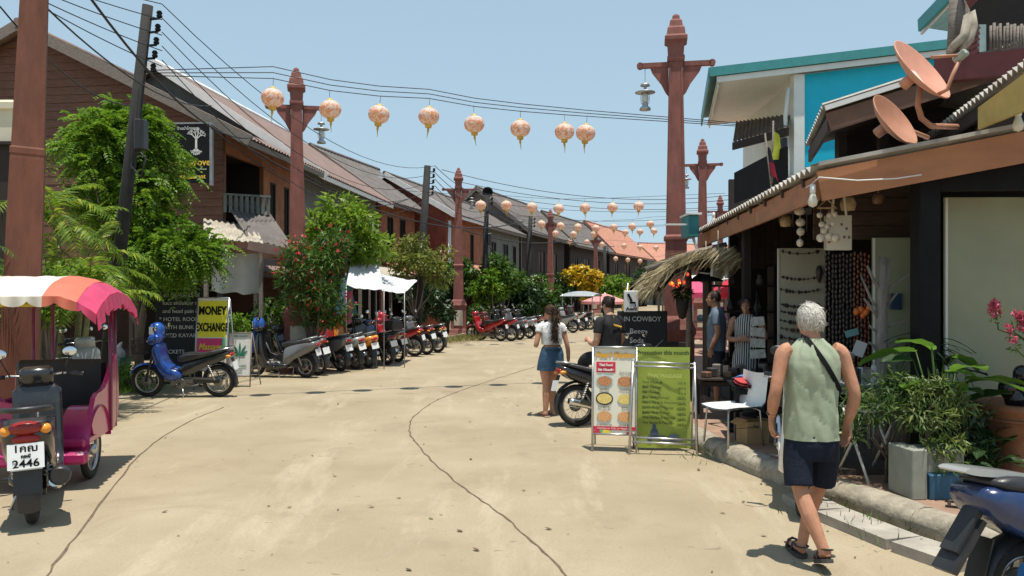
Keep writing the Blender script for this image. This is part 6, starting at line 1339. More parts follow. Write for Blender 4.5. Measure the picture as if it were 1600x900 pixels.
MB().tube([lb_(W(*q)) for q in ((1482, 82, 8.2), (1492, 70, 8.1), (1508, 55, 8.1), (1513, 25, 8.1), (1518, 18, 8.1), (1521, 40, 8.1), (1514, 62, 8.1), (1503, 78, 8.1))], [.03, .04, .05, .045, .04, .045, .05, .03], 8).build('twisted_branch', mat('pale_driftwood', (.34, .30, .24), .85, var=.3, scale=12), us_)
for k in range(5): p = W(1520 + k * .5, 82 - k * 9, 8.35); MB().box(lb_(p), (.10, .05, .055), rot=(0, R(-35), 0)).build('slat', DKRED, us_)
MB().box(lb_(W(1533, 62, 8.4)), (.07, .06, .30)).build('jamb', mat('pale_jamb', (.30, .42, .42), .6), us_)
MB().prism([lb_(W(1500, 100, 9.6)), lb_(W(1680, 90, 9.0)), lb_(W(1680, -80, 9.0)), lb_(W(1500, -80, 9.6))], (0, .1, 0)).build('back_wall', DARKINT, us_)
MB().prism([lb_(W(1515, 12, 8.2)), lb_(W(1560, -40, 8.0)), lb_(W(1530, -60, 8.0)), lb_(W(1500, -20, 8.2))], (.03, .05, 0)).build('fascia', DKRED, us_)
tr_ = thing('teal_canopy', 'small teal roof corner at the top beside the driftwood', 'roof', W(1460, 30, 10.5)); P = [W(1437, 42, 10.3), W(1492, -15, 9.3), W(1540, -15, 9.6), W(1540, 62, 11.6), W(1443, 66, 11.6)]; o_ = V(tr_.location)
MB().prism([p - o_ for p in (W(1437, 42, 10.3), W(1500, -25, 9.2), W(1560, -25, 11.0), W(1500, 52, 12.2))], (0, 0, .03)).build('soffit', mat('teal_soffit', (.30, .58, .56), .6), tr_)
MB().bar(W(1436, 40, 10.25) - o_, W(1502, -28, 9.15) - o_, .03, .16).build('fascia', TEALF, tr_); MB().bar(W(1440, 50, 10.35) - o_, W(1504, -18, 9.2) - o_, .03, .07).build('inner_fascia', SIGNW, tr_)

# satellite dishes
DISH = mat('dish_orange', (.58, .27, .18), .5, var=.12, scale=5, dirt=.35, dirtc=(.35, .15, .09)); DISHD = mat('dish_brown', (.42, .20, .12), .55, var=.15, dirt=.35, dirtc=(.22, .10, .06))
def dish(label, c, nrm, r, m, arm=True):
    t = thing('satellite_dish', label, 'satellite dish', c); q = V(nrm).to_track_quat('Z', 'Y'); t.rotation_mode = 'QUATERNION'; t.rotation_quaternion = q
    MB().lathe([(0, -.085), (r * .4, -.07), (r * .75, -.035), (r, .01), (r * 1.02, .012), (r * 1.02, .0), (r * .75, -.048), (r * .4, -.083), (0, -.098)], 28).build('reflector', m, t)
    MB().cyl((0, 0, -.2), (0, 0, -.09), .05, n=10).build('hub', m, t); inv = q.inverted()
    return t, (lambda w: inv @ (V(w) - V(c)))
dc = W(1440, 109, 7.0); dt, dl = dish('upper orange satellite dish catching the sun', dc, (.52, -.66, .54), .33, DISH)
MB().tube([dl(W(1438, 135, 7.1)), dl(W(1434, 165, 7.15)), dl(W(1440, 185, 7.15)), dl(W(1455, 197, 7.2)), dl(W(1495, 198, 7.6))], .026, 8).build('mount_pipe', DISHD, dt)
MB().tube([dl(W(1466, 147, 6.85)), dl(W(1480, 140, 6.8)), dl(W(1488, 118, 6.8)), dl(W(1502, 88, 6.8))], .016, 8).build('feed_arm', DISHD, dt)
MB().tube([dl(W(1455, 89, 6.8)), dl(W(1502, 86, 6.8))], .014, 7).build('feed_arm', DISHD, dt); MB().box(dl(W(1501, 88, 6.8)), (.06, .06, .12), bev=.01).build('feed_horn', mat('feed_grey', (.30, .34, .28), .5), dt)
bl = MB().grid(3, 3, lambda u, v: (-.13 + .2 * u, -.1 + .16 * v, -.068 + .004)).build('label_patch', mat('dish_label', (.78, .58, .48), .5), dt)
dc2 = W(1398, 188, 7.4); dt2, dl2 = dish('lower brown satellite dish under the first', dc2, (.54, -.68, .50), .285, DISHD)
MB().tube([(0, 0, -.15), dl2(W(1425, 205, 7.7)), dl2(W(1450, 215, 7.9))], .022, 8).build('mount_pipe', DISHD, dt2)
# ------------------------------------------------------------------ things standing in front of the shop
ordn9 = ordn + ['ninth']
WHPL = mat('white_plastic', (.68, .69, .66), .4, var=.05)
ch = thing('white_chair', 'white moulded chair with steel legs at the pavement edge', 'chair', (2.42, 8.75, PV), R(-20))
MB().grid(10, 12, lambda u, v: (lambda s: (-.24 + .48 * u if v < .5 else -.22 + .44 * u, -.25 + .50 * min(v / .55, 1) + .10 * max(0, (v - .55)) , .43 - .02 * math.sin(math.pi * u) + (max(0, v - .5) / .5) ** 1.1 * .36 + .02 * max(0, .12 - v) * -4))(0), True, (0, .0, -.016)).build('seat_shell', WHPL, ch); ch.rotation_euler.z = R(-70)
for (x, y) in ((-.2, -.2), (.2, -.2), (-.2, .2), (.2, .2)): MB().tube([(x * .7, y * .7, .41), (x, y, .38), (x * 1.12, y * 1.12, .0)], .012, 7).build('leg', STEEL, ch)
MB().tube([(-.19, -.19, .2), (-.19, .19, .2), (.19, .19, .2), (.19, -.19, .2)], .008, 6, closed=True).build('stretcher', STEEL, ch)
def table(label, loc, rz, w, d, h, topm, legm, leg=.022, glass=False):
    t = thing('display_table', label, 'table', loc, rz); MB().box((0, 0, h), (w, d, .03), bev=.006).build('top', topm, t)
    for x in (-w / 2 + .05, w / 2 - .05):
        for y in (-d / 2 + .05, d / 2 - .05): MB().bar((x, y, 0), (x, y, h - .016), leg * 2, leg * 2).build('leg', legm, t)
    MB().box((0, 0, h - .06), (w - .08, d - .08, .06)).build('apron', legm, t); return t
table('black table of folded fabrics behind the white chair', (2.98, 9.15, PV), R(-8), .95, .6, .60, BLACK, BLACK)
table('low dark table of goods in front of the shaded man', (2.95, 10.6, PV), R(-8), 1.0, .6, .52, DARKWOOD, DARKWOOD)
table('glass-topped table behind the old man on the shop side', (3.30, 8.0, PV + .03), R(-5), .75, .5, .72, mat('table_glass', (.20, .25, .25), .1), STEEL, .012)
FAB = [mat('fabric_%d' % i, c, .85, var=.45, scale=14) for i, c in enumerate(((.45, .05, .05), (.08, .16, .35), (.60, .58, .55), (.10, .28, .30), (.55, .30, .10), (.30, .08, .22)))]
for i in range(12):
    p = V((2.60 + .075 * i, 9.0 + .25 * (i % 2), PV + .64 + .012 * (i % 3))); o = MB().grid(5, 5, lambda u, v: (-.12 + .24 * u, -.1 + .2 * v, .05 * math.sin(u * 3) * math.sin(v * 3) + .02 * noise.noise((u * 4 + i, v * 4, i))), True, (0, 0, -.03)).build('folded_fabric', FAB[i % 6], loc=p, rot=(R(20), R(rng.uniform(-15, 15)), rng.uniform(0, 3)))
    tag(o, ('red', 'blue', 'white', 'teal', 'orange', 'purple')[i % 6] + ' folded fabric at the ' + ('near-chair', 'shop-side')[i // 6] + ' end of the black table', 'fabric', 'fabrics on the black table')
for i in range(9):
    o = MB().box((0, 0, .04 + .02 * (i % 3)), (.1, .12, .08 + .04 * (i % 3)), bev=.012).build('trinket_box', [BEADB, TRINK, GREYWOOD][i % 3], loc=V((2.55 + .1 * i, 10.5 + .1 * (i % 3), PV + .535)), rot=(0, 0, rng.random())); tag(o, ('brown', 'black', 'grey')[i % 3] + ' trinket box, ' + ordn9[i] + ' from the left on the low table', 'trinket', 'trinkets on the low table')
for i in range(5):
    o = MB().box((0, 0, .05), (.13, .1, .1 + .02 * i), bev=.01).build('trinket_tray', [TRINK, STEEL, GREYWOOD][i % 3], loc=V((3.02 + .13 * i, 8.0 + .06 * (i % 2), PV + .765))); tag(o, ordn9[i] + ' tray of trinkets from the left on the glass table', 'tray', 'trays on the glass table')
t = thing('price_stand', 'small white card propped on the glass table', 'card', V((3.55, 7.82, PV + .765))); MB().box((0, 0, .09), (.075, .008, .17), rot=(R(-15), R(8), 0)).build('card', SIGNW, t)
t = thing('cardboard_box', 'brown cardboard box under the black table', 'box', (2.66, 8.85, PV), R(15)); KRAFT = mat('cardboard', (.42, .28, .14), .85, var=.12); sqtube(MB(), [(.27, 0), (.27, .24), (.255, .24), (.25, .02)], .85).build('carton', KRAFT, t)
for s in (-1, 1): MB().box((s * .17, 0, .235), (.10, .22, .006), rot=(0, R(s * 30), 0)).build('flap', KRAFT, t)
fs_ = thing('folding_stand', 'white folding stand legs beside the old man', 'stand', (3.2, 7.15, PV), R(10))
for x in (-.16, .16): MB().tube([(x, -.22, 0), (x * .9, .2, .62)], .012, 7).build('leg', SIGNW, fs_); MB().tube([(x * 1.05, .24, 0), (x * .95, -.18, .62)], .012, 7).build('leg', SIGNW, fs_)
MB().tube([(-.17, -.2, .62), (.17, -.2, .62), (.17, .2, .62), (-.17, .2, .62)], .012, 7, closed=True).build('top_ring', SIGNW, fs_)
rk = thing('postcard_rack', 'rack of pale postcards in the shaded shop front', 'rack', (W(1184, 520, 10.4).x, 10.4, PV + .05)); MB().cyl((0, .03, 0), (0, .03, 1.62), .015, n=7).build('pole', BLACK, rk); MB().lathe([(0, .02), (.2, .015), (.2, 0), (0, 0)], 12).build('foot', BLACK, rk)
for i in range(4): z = W(0, 502 + i * 17, 10.4).z - PV - .05; MB().box((0, 0, z), (.17 + .01 * i, .01, .115), rot=(R(-12), R(rng.uniform(-6, 6)), 0)).build('postcard', mat('postcard_%d' % i, (.52, .50, .44), .5, var=.35, scale=18), rk)
# shelves with goods inside the shop
sh2 = thing('goods_shelf', 'dark shelf of small goods between the racks and the shell panel', 'shelf', (W(1155, 520, 12.4).x, 12.4, PV + .05))
for z in (.5, .9, 1.3, 1.7): MB().box((0, 0, z), (1.0, .3, .025)).build('board', DARKWOOD, sh2)
for x in (-.5, .5): MB().box((x, 0, 1.0), (.03, .3, 2.0)).build('side', DARKWOOD, sh2)
for i in range(16):
    o = MB().lathe([(0, 0), (.05, 0), (.06, .06), (.03, .12), (.035, .16), (0, .16)], 9).build('ornament', [SHELL, TRINK, BEADB, GREYWOOD][i % 4], loc=V(sh2.location) + V((-.42 + .21 * (i % 4) + .03 * (i // 4), -.05, .515 + .4 * (i // 4)))); tag(o, ('pale', 'black', 'brown', 'grey')[i % 4] + ' ornament on the ' + ('lowest', 'second', 'third', 'top')[i // 4] + ' board of the dark shelf', 'ornament', 'ornaments on the dark shelf')

# ------------------------------------------------------------------ plants before the door panels
DEAD = mat('dead_branch', (.20, .175, .15), .85, var=.3, scale=14, stretch=(1, 1, .3), bump=.5)
dtx = thing('dead_tree', 'bare grey tree trunk with stub branches before the cream panel', 'dead tree', (3.56, 7.75, PV)); F_ = lambda px, py, d=7.7: W(px, py, d) - V(dtx.location)
MB().tube([(0, 0, 0), F_(1380, 650), F_(1379, 550), F_(1378, 480), F_(1380, 402)], [.075, .062, .055, .05, .038], 9).build('trunk', DEAD, dtx)
MB().tube([F_(1383, 470), F_(1386, 430), F_(1387, 405)], [.03, .028, .022], 8).build('branch', DEAD, dtx)
for (P_, r) in ((((1380, 458), (1366, 440), (1355, 415)), .022), (((1380, 460), (1400, 442), (1421, 428)), .018), (((1380, 488), (1392, 470), (1404, 455)), .016), (((1378, 492), (1362, 470), (1345, 430)), .016), (((1378, 505), (1362, 482), (1350, 466)), .02), (((1382, 512), (1398, 506), (1415, 500)), .018), (((1378, 525), (1365, 515), (1358, 508)), .016), (((1379, 560), (1365, 540), (1358, 535)), .018), (((1380, 590), (1367, 585), (1360, 578)), .02)):
    MB().tube([F_(*q) for q in P_], [r, r * .8, r * .5], 7).build('branch', DEAD, dtx)
def strap_plant(name, label, loc, n, Ll, w, m, seed, up=1.0, stem=0.3, cat='plant', droop=1.1):
    t = thing(name, label, cat, loc); g = random.Random(seed); MB().tube([(0, 0, 0), (0.01, 0, stem * .5), (0, 0, stem)], [.045, .04, .03], 8).build('stem', BARK, t); me = []
    for v in range(3):
        a_, mb = random.Random(seed + v), MB(); u0 = up * a_.uniform(.75, 1.2)
        mb.grid(10, 2, lambda s, q: (Ll * (.15 * s + .5 * s * s), (q - .5) * w * (1 - s) ** .7 * 1.0, Ll * (u0 * s - droop * s * s * a_.uniform(.995, 1.005)) + .01 * abs(q - .5)), True); me.append(mb.mesh('leaf'))
    for i in range(n): put('leaf', g.choice(me), m, t, loc=(0, 0, stem - .03 + .06 * g.random()), rot=(0, g.uniform(-.35, .5), 2 * math.pi * i / n + g.random()), scale=[g.uniform(.7, 1.15)] * 3)
    return t
strap_plant('dracaena', 'dark strap-leaved dracaena before the dark post', (3.83, 7.35, PV), 42, .62, .035, DGREEN, 5, 1.15, .95)
strap_plant('dracaena', 'lower strap-leaved plant left of the dark post', (3.55, 7.25, PV), 34, .50, .03, DGREEN, 7, 1.2, .72)
def big_leaf(Lf, w, seed):
    g = random.Random(seed)
    def fn(s, q):
        ww = w * (math.sin(math.pi * min(1, s * .92 + .08)) ** .75); x = (q - .5) * ww; return (Lf * s, x, .10 * abs(q - .5) * w * 2 + Lf * (.12 * s - .35 * s * s) + .012 * math.sin(s * 16) * abs(q - .5))
    return MB().grid(12, 6, fn, True).mesh('leaf')
BL = [big_leaf(.42, .24, 1), big_leaf(.36, .19, 2), big_leaf(.48, .22, 3)]
EAR = leafmat('leaf_elephant', (.09, .22, .03), (.20, .38, .05), (.30, .44, .07), trans=.4, rough=.35)
ee = thing('broadleaf_plant', 'broad bright leaves above the planter before the pale panel', 'plant', (3.72, 6.95, PV)); g = random.Random(3)
for i in range(24):
    a = 2 * math.pi * i / 24 + g.random() * .5; h = g.uniform(.68, 1.18); r = g.uniform(.06, .28); p = (r * math.cos(a), r * .8 * math.sin(a), h)
    MB().tube([(0, 0, 0), (p[0] * .4, p[1] * .4, h * .6), p], [.012, .010, .006], 6).build('stalk', MGREEN, ee); put('leaf', BL[i % 3], EAR if i % 3 else DGREEN, ee, loc=p, rot=(g.uniform(-.3, .3), g.uniform(-.75, .25), a), scale=[g.uniform(.7, 1.05)] * 3)
for (x, y, lb_, seed, s) in ((4.15, 7.0, 'dark broadleaf plant beside the terracotta urn', 11, .62), (3.95, 6.7, 'dark leafy plant right of the planter', 12, .55)):
    ee = thing('broadleaf_plant', lb_, 'plant', (x, y, PV)); g = random.Random(seed)
    for i in range(14):
        a = 2 * math.pi * i / 14 + g.random() * .5; h = g.uniform(.3, .85) * s; r = g.uniform(.05, .26); p = (r * math.cos(a), r * .8 * math.sin(a), h)
        MB().tube([(0, 0, 0), (p[0] * .4, p[1] * .4, h * .6), p], [.010, .008, .005], 5).build('stalk', DGREEN, ee); put('leaf', BL[i % 3], DGREEN, ee, loc=p, rot=(g.uniform(-.3, .3), g.uniform(-.7, .4), a), scale=[g.uniform(.6, .95) * s] * 3)
# planter with a bushy shrub
plt = thing('planter_box', 'pale concrete planter with blue front beside the kerb', 'planter', (3.40, 6.58, PV), R(6)); PLC = mat('planter_concrete', (.27, .28, .23), .8, var=.15, dirt=.5, dirtc=(.28, .27, .2))
MB().box((-.17, -.02, .20), (.13, .34, .40), bev=.008).build('block', PLC, plt); MB().box((.08, -.03, .10), (.34, .34, .20), bev=.008).build('blue_block', mat('planter_blue', (.025, .10, .17), .6, var=.2, dirt=.35), plt); MB().box((.08, .01, .29), (.33, .30, .18), bev=.008).build('upper_block', PLC, plt)
BUSHL = leafmat('leaf_oleander', (.07, .13, .03), (.19, .25, .06), (.32, .36, .12))
tree('potted_shrub', 'thin-leaved shrub growing from the planter', 'shrub', (3.42, 6.60, PV + .38), clumpset(91, 12, (.02, -.02, .32), (.22, .18, .22), .13) + clumpset(92, 5, (.05, -.2, .02), (.16, .05, .14), .08), 1900, .08, BUSHL, 91, .016, .2)
tree('potted_shrub', 'sprawling narrow-leaved shrub reaching left beside the glass table', 'shrub', (3.25, 6.95, PV), clumpset(93, 10, (-.02, 0, .72), (.26, .2, .2), .12) + clumpset(94, 4, (-.32, 0, .50), (.12, .1, .12), .09), 1100, .10, leafmat('leaf_spray', (.05, .11, .025), (.13, .21, .05), (.26, .32, .10)), 93, .014, .16)
tree('potted_shrub', 'low shrub between planter and urn in the shade', 'shrub', (3.85, 6.75, PV), clumpset(95, 8, (0, 0, .45), (.22, .18, .25), .14), 800, .09, DGREEN, 95, .014, .25)
# urn with black sculpture
ur_ = thing('terracotta_urn', 'big terracotta urn at the right edge', 'urn', (4.50, 7.05, PV)); TC = mat('terracotta_urn', (.30, .145, .075), .75, var=.25, scale=6, dirt=.6, dirtc=(.10, .07, .045), bump=.3)
MB().lathe([(0, .0), (.24, 0), (.235, .12), (.20, .24), (.215, .34), (.30, .48), (.345, .58), (.36, .62), (.385, .63), (.385, .68), (.355, .69), (.33, .66), (.26, .5), (.0, .45)], 32).build('vessel', TC, ur_); MB().torus((0, 0, .55), .345, .012, 32, 6, 'z').build('relief_band', TC, ur_)
bs_ = MB()
for (x, z, r) in ((-.16, .82, .085), (-.04, .94, .075), (.08, .84, .10), (-.1, .72, .09), (.02, .75, .10), (.2, .9, .08)): bs_.ell((x, -.05 + .1 * (x > 0), z), (r, r * .8, r * 1.1), 14, 10)
tag(put('pot_ornament', remesh(bs_.tube([(-.1, 0, .5), (0, 0, .8), (.05, 0, .9)], .05, 8), .015, 1), mat('black_glaze', (.012, .013, .015), .15, var=.2), loc=ur_.location), 'glossy black ornament rising from the terracotta urn', 'ornament')
bo = thing('bougainvillea', 'pink-flowered stems leaning in at the right edge above the urn', 'flowering plant', (4.95, 6.55, PV)); O_ = V(bo.location)
for P_ in (((1640, 600), (1620, 545), (1590, 525), (1560, 515), (1556, 488)), ((1640, 600), (1610, 535), (1585, 520), (1580, 500)), ((1640, 610), (1625, 540), (1600, 515), (1596, 492)), ((1650, 600), (1590, 548), (1572, 545))):
    MB().tube([W(x, y, 6.4) - O_ for (x, y) in P_], .006, 5).build('stem', MGREEN, bo)
MB().tube([(0, 0, 0), W(1650, 700, 6.5) - O_, W(1640, 600, 6.4) - O_], .012, 6).build('stem', BARK, bo)
fl = [(1553, 480), (1558, 488), (1550, 487), (1576, 514), (1581, 530), (1594, 497), (1600, 500), (1595, 510), (1590, 490), (1604, 512), (1556, 475)]
put('blossom', foliage([(W(x, y, 6.4) - O_, .028) for (x, y) in fl], 420, .028, 4, .8, 0, .4), PINKF, bo); put('leaves', foliage([(W(x + 4, y + 12, 6.42) - O_, .03) for (x, y) in fl], 90, .035, 5, .4), LGREEN, bo)
# drain grate
gr = thing('drain_grate', 'dark metal drain grate in the pavement before the planter', 'grate', (3.62, 6.12, PV + .004), R(-28)); GRM = mat('grate_iron', (.05, .04, .035), .6, metal=.5)
for i in range(9): MB().box((-.24 + .06 * i, 0, .006), (.022, .16, .012)).build('bar', GRM, gr)
for y in (-.085, .085): MB().box((0, y, .006), (.54, .02, .013)).build('rail', GRM, gr)
# small debris
for (px, py) in ((1200, 735), (1228, 732), (1300, 735), (1180, 728)): pass

# ------------------------------------------------------------------ boards in the street
PAPER = mat('menu_paper', (.72, .70, .58), .55, var=.03); REDB = mat('menu_red', (.62, .02, .06), .5, var=.05); MENUO = mat('menu_orange', (.78, .38, .02), .5); GREYT = mat('menu_grey_text', (.22, .20, .17), .6)
def food(n, c1, c2, sc_): 
    m, nt, b = _nt(n); v = nt.nodes.new('ShaderNodeTexCoord').outputs['Object']; vo = _n(nt, 'ShaderNodeTexVoronoi', Scale=sc_); nt.links.new(v, vo.inputs['Vector'])
    c = _mixc(nt, _ramp(nt, vo.outputs['Distance'], .15, .55), c2, c1); nt.links.new(c, b.inputs['Base Color']); b.inputs['Roughness'].default_value = .5; return m
pb_, f_ = a_board('menu_board', 'white and red food menu board with pictures of dishes', 'sign board', (1.17, 9.15, 0), R(-10), .50, 1.19, PAPER, .19, 5)
rt = (R(85), 0, 0)
text('Pearl Shaker', .088, MENUO, pb_, f_(.0, 1.10), rot=rt, shear=.25, bold=.003); patch(pb_, f_, -.21, .01, .90, 1.02, REDB); text('Thai Food', .038, SIGNW, pb_, f_(-.10, .985, -.010), rot=rt, bold=.002); text('Stir Noodle', .038, SIGNW, pb_, f_(-.10, .93, -.010), rot=rt, bold=.002)
def disc(x, z, rx, rz, m, o=-.006): MB().prism([f_(x + rx * math.cos(R(a)), z + rz * math.sin(R(a)), o) for a in range(0, 360, 20)], (0, .003, 0)).build('print', m, pb_)
PLT = mat('plate_print', (.45, .60, .62), .5); PAN = mat('pan_print', (.05, .045, .04), .5)
fd_ = [food('food_a', (.55, .25, .10), (.30, .10, .05), 60), food('food_b', (.75, .62, .20), (.55, .35, .08), 70), food('food_c', (.70, .38, .16), (.45, .18, .06), 80)]
for (x, z, pl_, fm) in ((-.115, .80, PLT, fd_[0]), (.12, .80, None, fd_[0]), (-.115, .60, PAN, fd_[1]), (.12, .60, None, fd_[1]), (-.115, .40, None, fd_[2]), (.12, .40, None, fd_[2])):
    if pl_: disc(x, z, .10, .075, pl_)
    disc(x, z, .085, .058, fm, -.010); 
for (x, z, s) in ((-.115, .705, 'Pad Thai'), (.12, .705, 'Fried Rice'), (-.115, .505, 'Pad See Ew'), (.12, .505, 'Curry'), (-.115, .305, 'Fried Noodle'), (.12, .305, 'Spring Roll'), (.12, .90, 'Tom Yum')): text(s, .032, GREYT, pb_, f_(x, z), rot=rt)
patch(pb_, f_, -.25, .25, .245, .285, REDB); text('Chicken or Tofu or Vegetable', .032, SIGNW, pb_, f_(0, .265, -.010), rot=rt)
disc(-.19, .215, .05, .03, REDB, -.009); disc(-.10, .218, .06, .03, mat('lemon_print', (.75, .60, .05), .5), -.010); disc(-.15, .235, .02, .015, GRNB, -.013); disc(.17, .21, .04, .02, REDB, -.009)
LIME = mat('banner_lime', (.37, .46, .075), .55, var=.12, scale=2, trans=.15); LIMEL = mat('banner_lime_light', (.52, .60, .16), .55)
gb = thing('massage_board', 'lime green massage price banner in a steel frame', 'sign board', (1.74, 9.22, 0), R(-7)); DKG = mat('dark_green_text', (.05, .09, .02), .6)
MB().grid(8, 12, lambda u, v: (-.31 + .62 * u + .01 * math.sin(v * 6) * (u - .5), .03 * v - .012 * math.sin(u * 6.0), .03 + 1.16 * v), True, (0, .006, 0)).build('banner', LIME, gb)
fg = lambda x, z, o=-.022: (x, .03 * z + o, z)
text('Promotion this month', .066, DKG, gb, fg(.0, 1.125), bold=.002); text('THAI MASSAGE', .058, LIMEL, gb, fg(.02, .86), bold=.002)
for i, (a_, b_) in enumerate((('Foot Massage', '300 B'), ('Thai Massage', '300 B'), ('Oil Massage', '400 B'), ('Thai Aloe Massage', '400 B'), ('Neck, Head & Shoulder', '300 B'), ('Coconut Oil Massage', '500 B'), ('Relax Hot Massage', '500 B'), ('Thai Herbal & Massage', '600 B'), ('Hot Stone & Massage', '700 B'))):
    text(a_, .041, DKG, gb, fg(-.235, .785 - i * .058), align='LEFT'); text(b_, .038, DKG, gb, fg(.26, .775 - i * .06), align='RIGHT')
INK = mat('print_indigo', (.06, .08, .14), .6, var=.3); pm = MB()
for (x, z, rx, rz) in ((-.10, .30, .022, .03), (-.10, .22, .045, .06), (-.06, .17, .09, .028), (.12, .17, .06, .045), (.06, .15, .12, .022), (.18, .145, .05, .014), (-.15, .16, .03, .04)): pm.prism([fg(x + rx * math.cos(R(a)), z - .02 + rz * math.sin(R(a)), -.020) for a in range(0, 360, 24)], (0, .003, 0))
pm.build('figure_print', INK, gb)
for s in (-1, 1):
    MB().tube([(s * .36 - (.03 if s < 0 else 0), -.26, 0), (s * .345, -.10, 1.03)], .016, 8).build('front_leg', STEEL, gb); MB().tube([(s * .345, -.10, 1.03), (s * .33, .12, .0)], .012, 8).build('rear_leg', STEEL, gb)
for (z, y) in ((1.03, -.10), (.985, -.11), (.19, -.23), (.14, -.24)): MB().tube([(-.36, y, z), (.355, y, z - .02)], .012, 8).build('crossbar', STEEL, gb)
# cowboy chalkboard, beer sign and feather flag behind
cwb = thing('chalkboard', 'black cowboy bar chalkboard behind the menu boards', 'chalkboard', (2.05, 12.6, .0), R(-4)); MB().box((0, 0, .80), (.78, .05, 1.46), bev=.01).build('board', CHALK, cwb)
text('IN COWBOY', .11, CHALKW, cwb, (.0, -.03, 1.40), wid=.9); board_text(cwb, ['Beer', 'Soda', 'Mojito', 'Thai Coffee'], -.20, 1.21, .145, .115, CHALKW); MB().prism([(.22 + .11 * math.cos(R(a)) * .9 + .05 * math.sin(R(a)), -.032, .98 + .05 * math.sin(R(a)) + .09 * math.cos(R(a))) for a in range(0, 360, 24)], (0, .004, 0)).build('chalk_oval', CHALKW, cwb)
for x in (-.34, .34): MB().bar((x, .03, .07), (x, .4, 0.0), .04, .04).build('foot', DARKWOOD, cwb)
MB().bar((-.36, 0, 0), (-.36, 0, .1), .05, .05).build('leg', DARKWOOD, cwb); MB().bar((.36, 0, 0), (.36, 0, .1), .05, .05).build('leg', DARKWOOD, cwb)
asb = thing('drink_sign', 'small white drink sign with black bottle on top of the cowboy chalkboard', 'sign', (W(986, 475, 12.55).x, 12.55, 1.54), R(-4)); MB().box((0, 0, .14), (.225, .03, .335), bev=.008).build('panel', SIGNW, asb)
MB().bar((-.05, -.02, .26), (.01, -.02, .14), .035, .006, up=(0, 1, 0)).bar((-.02, -.02, .12), (.07, -.02, .12), .03, .006, up=(0, 1, 0)).bar((.06, -.02, .12), (.07, -.02, .06), .016, .006, up=(0, 1, 0)).build('bottle_emblem', BLACK, asb); text('Asahi', .075, BLACK, asb, (0, -.018, .025), bold=.002, shear=.15)
ff = thing('feather_flag', 'yellow feather flag behind the drink sign', 'flag', (W(970, 480, 13.6).x, 13.6, 0)); MB().cyl((-.02, 0, 0), (.12, 0, 1.98), .012, n=6).build('pole', STEEL, ff)
MB().prism([(-.0, 0, 1.0), (.16, 0, 1.02), (.17, 0, 1.55), (.155, 0, 1.85), (.13, 0, 2.0), (.07, 0, 1.85), (.02, 0, 1.5)], (0, .01, 0)).build('cloth', mat('flag_yellow', (.75, .52, .03), .6, trans=.3), ff)
# market things glimpsed farther on
def parasol(label, px, py, d, r, m, h=None):
    p = W(px, py, d); t = thing('parasol', label, 'parasol', (p.x, d, .1)); h = p.z
    mb = MB(); pts = [(0, 0, h + .25)]; fs = []
    for j in range(12): a = 2 * math.pi * j / 12; pts.append((r * math.cos(a), r * math.sin(a), h - .2)); pts.append((r * math.cos(a), r * math.sin(a), h - .35))
    for j in range(12): k = (j + 1) % 12; fs += [(0, 1 + 2 * j, 1 + 2 * k), (1 + 2 * j, 2 + 2 * j, 2 + 2 * k, 1 + 2 * k)]
    mb.add(pts, fs).build('canopy', m, t); MB().cyl((0, 0, 0), (0, 0, h + .28), .025, n=7).build('pole', STEEL, t)
MP = mat('parasol_pink', (.72, .10, .22), .7, trans=.3)
parasol('pink market parasol beyond the tallest post', 1082, 452, 24, .8, MP); parasol('pink parasol behind the shaded man', 1145, 452, 22, .75, mat('parasol_red', (.60, .03, .06), .7, trans=.3)); parasol('salmon parasol above the man in black', 945, 468, 44, 1.3, mat('parasol_salmon', (.75, .36, .34), .7, trans=.3))
def stall(label, x, y, w, m, g_=None):
    t = thing('market_stall', label, 'market stall', (x, y, PV)); MB().box((0, 0, .75), (w, .8, .05), bev=.01).build('counter', GREYWOOD, t)
    for a in (-1, 1):
        for b_ in (-1, 1): MB().bar((a * (w / 2 - .05), b_ * .35, 0), (a * (w / 2 - .05), b_ * .35, 2.05), .05, .05).build('post', GREYWOOD, t)
    MB().grid(8, 4, lambda u, v: (-w * .55 + w * 1.1 * u, -.6 + 1.2 * v, 2.1 - .12 * math.sin(math.pi * u) + .2 * v), True, (0, 0, -.01)).build('awning', m, t)
    for k in range(6): MB().ell((-w * .4 + w * .16 * k, 0, .86), (.12, .14, .11), 9, 6).build('goods_heap', FAB[k % 6], t)
stall('stall with pale awning beyond the cowboy chalkboard', 5.6, 24.5, 2.2, CLOTHW); stall('stall with pink awning behind the shaded man', 6.3, 21.0, 2.0, MP); stall('stall with dark awning far beyond the drink sign', 9.0, 38, 2.4, GREYROOF)
h10, i10 = house('wooden_shophouse', 'dark house on the right glimpsed under the thatch', (13.5, 46, 5.2), (16.5, 44.8, 7.4), (9.2, 31, 5.2), (12.2, 29.8, 7.4), DARKWOOD, REDWALL, TERRA, GREYWOOD, wins=((.2, .3, 3.2, 4.6), (.6, .7, 3.2, 4.6)), awn=((0, 1, 3.0, 2.5, 1.6),), awnm=TERRA, group='shophouses on the right')
h11, i11 = house('wooden_shophouse', 'far house on the right near the end of the street', (27, 84, 5.2), (30, 82.6, 7.4), (14.2, 48, 5.2), (17.2, 46.6, 7.4), GREYWALL, REDWALL, TERRA, GREYWOOD, wins=((.2, .3, 3.2, 4.6), (.6, .7, 3.2, 4.6)), awn=((0, 1, 3.0, 2.5, 1.6),), awnm=TERRA, group='shophouses on the right', pitch=.4)
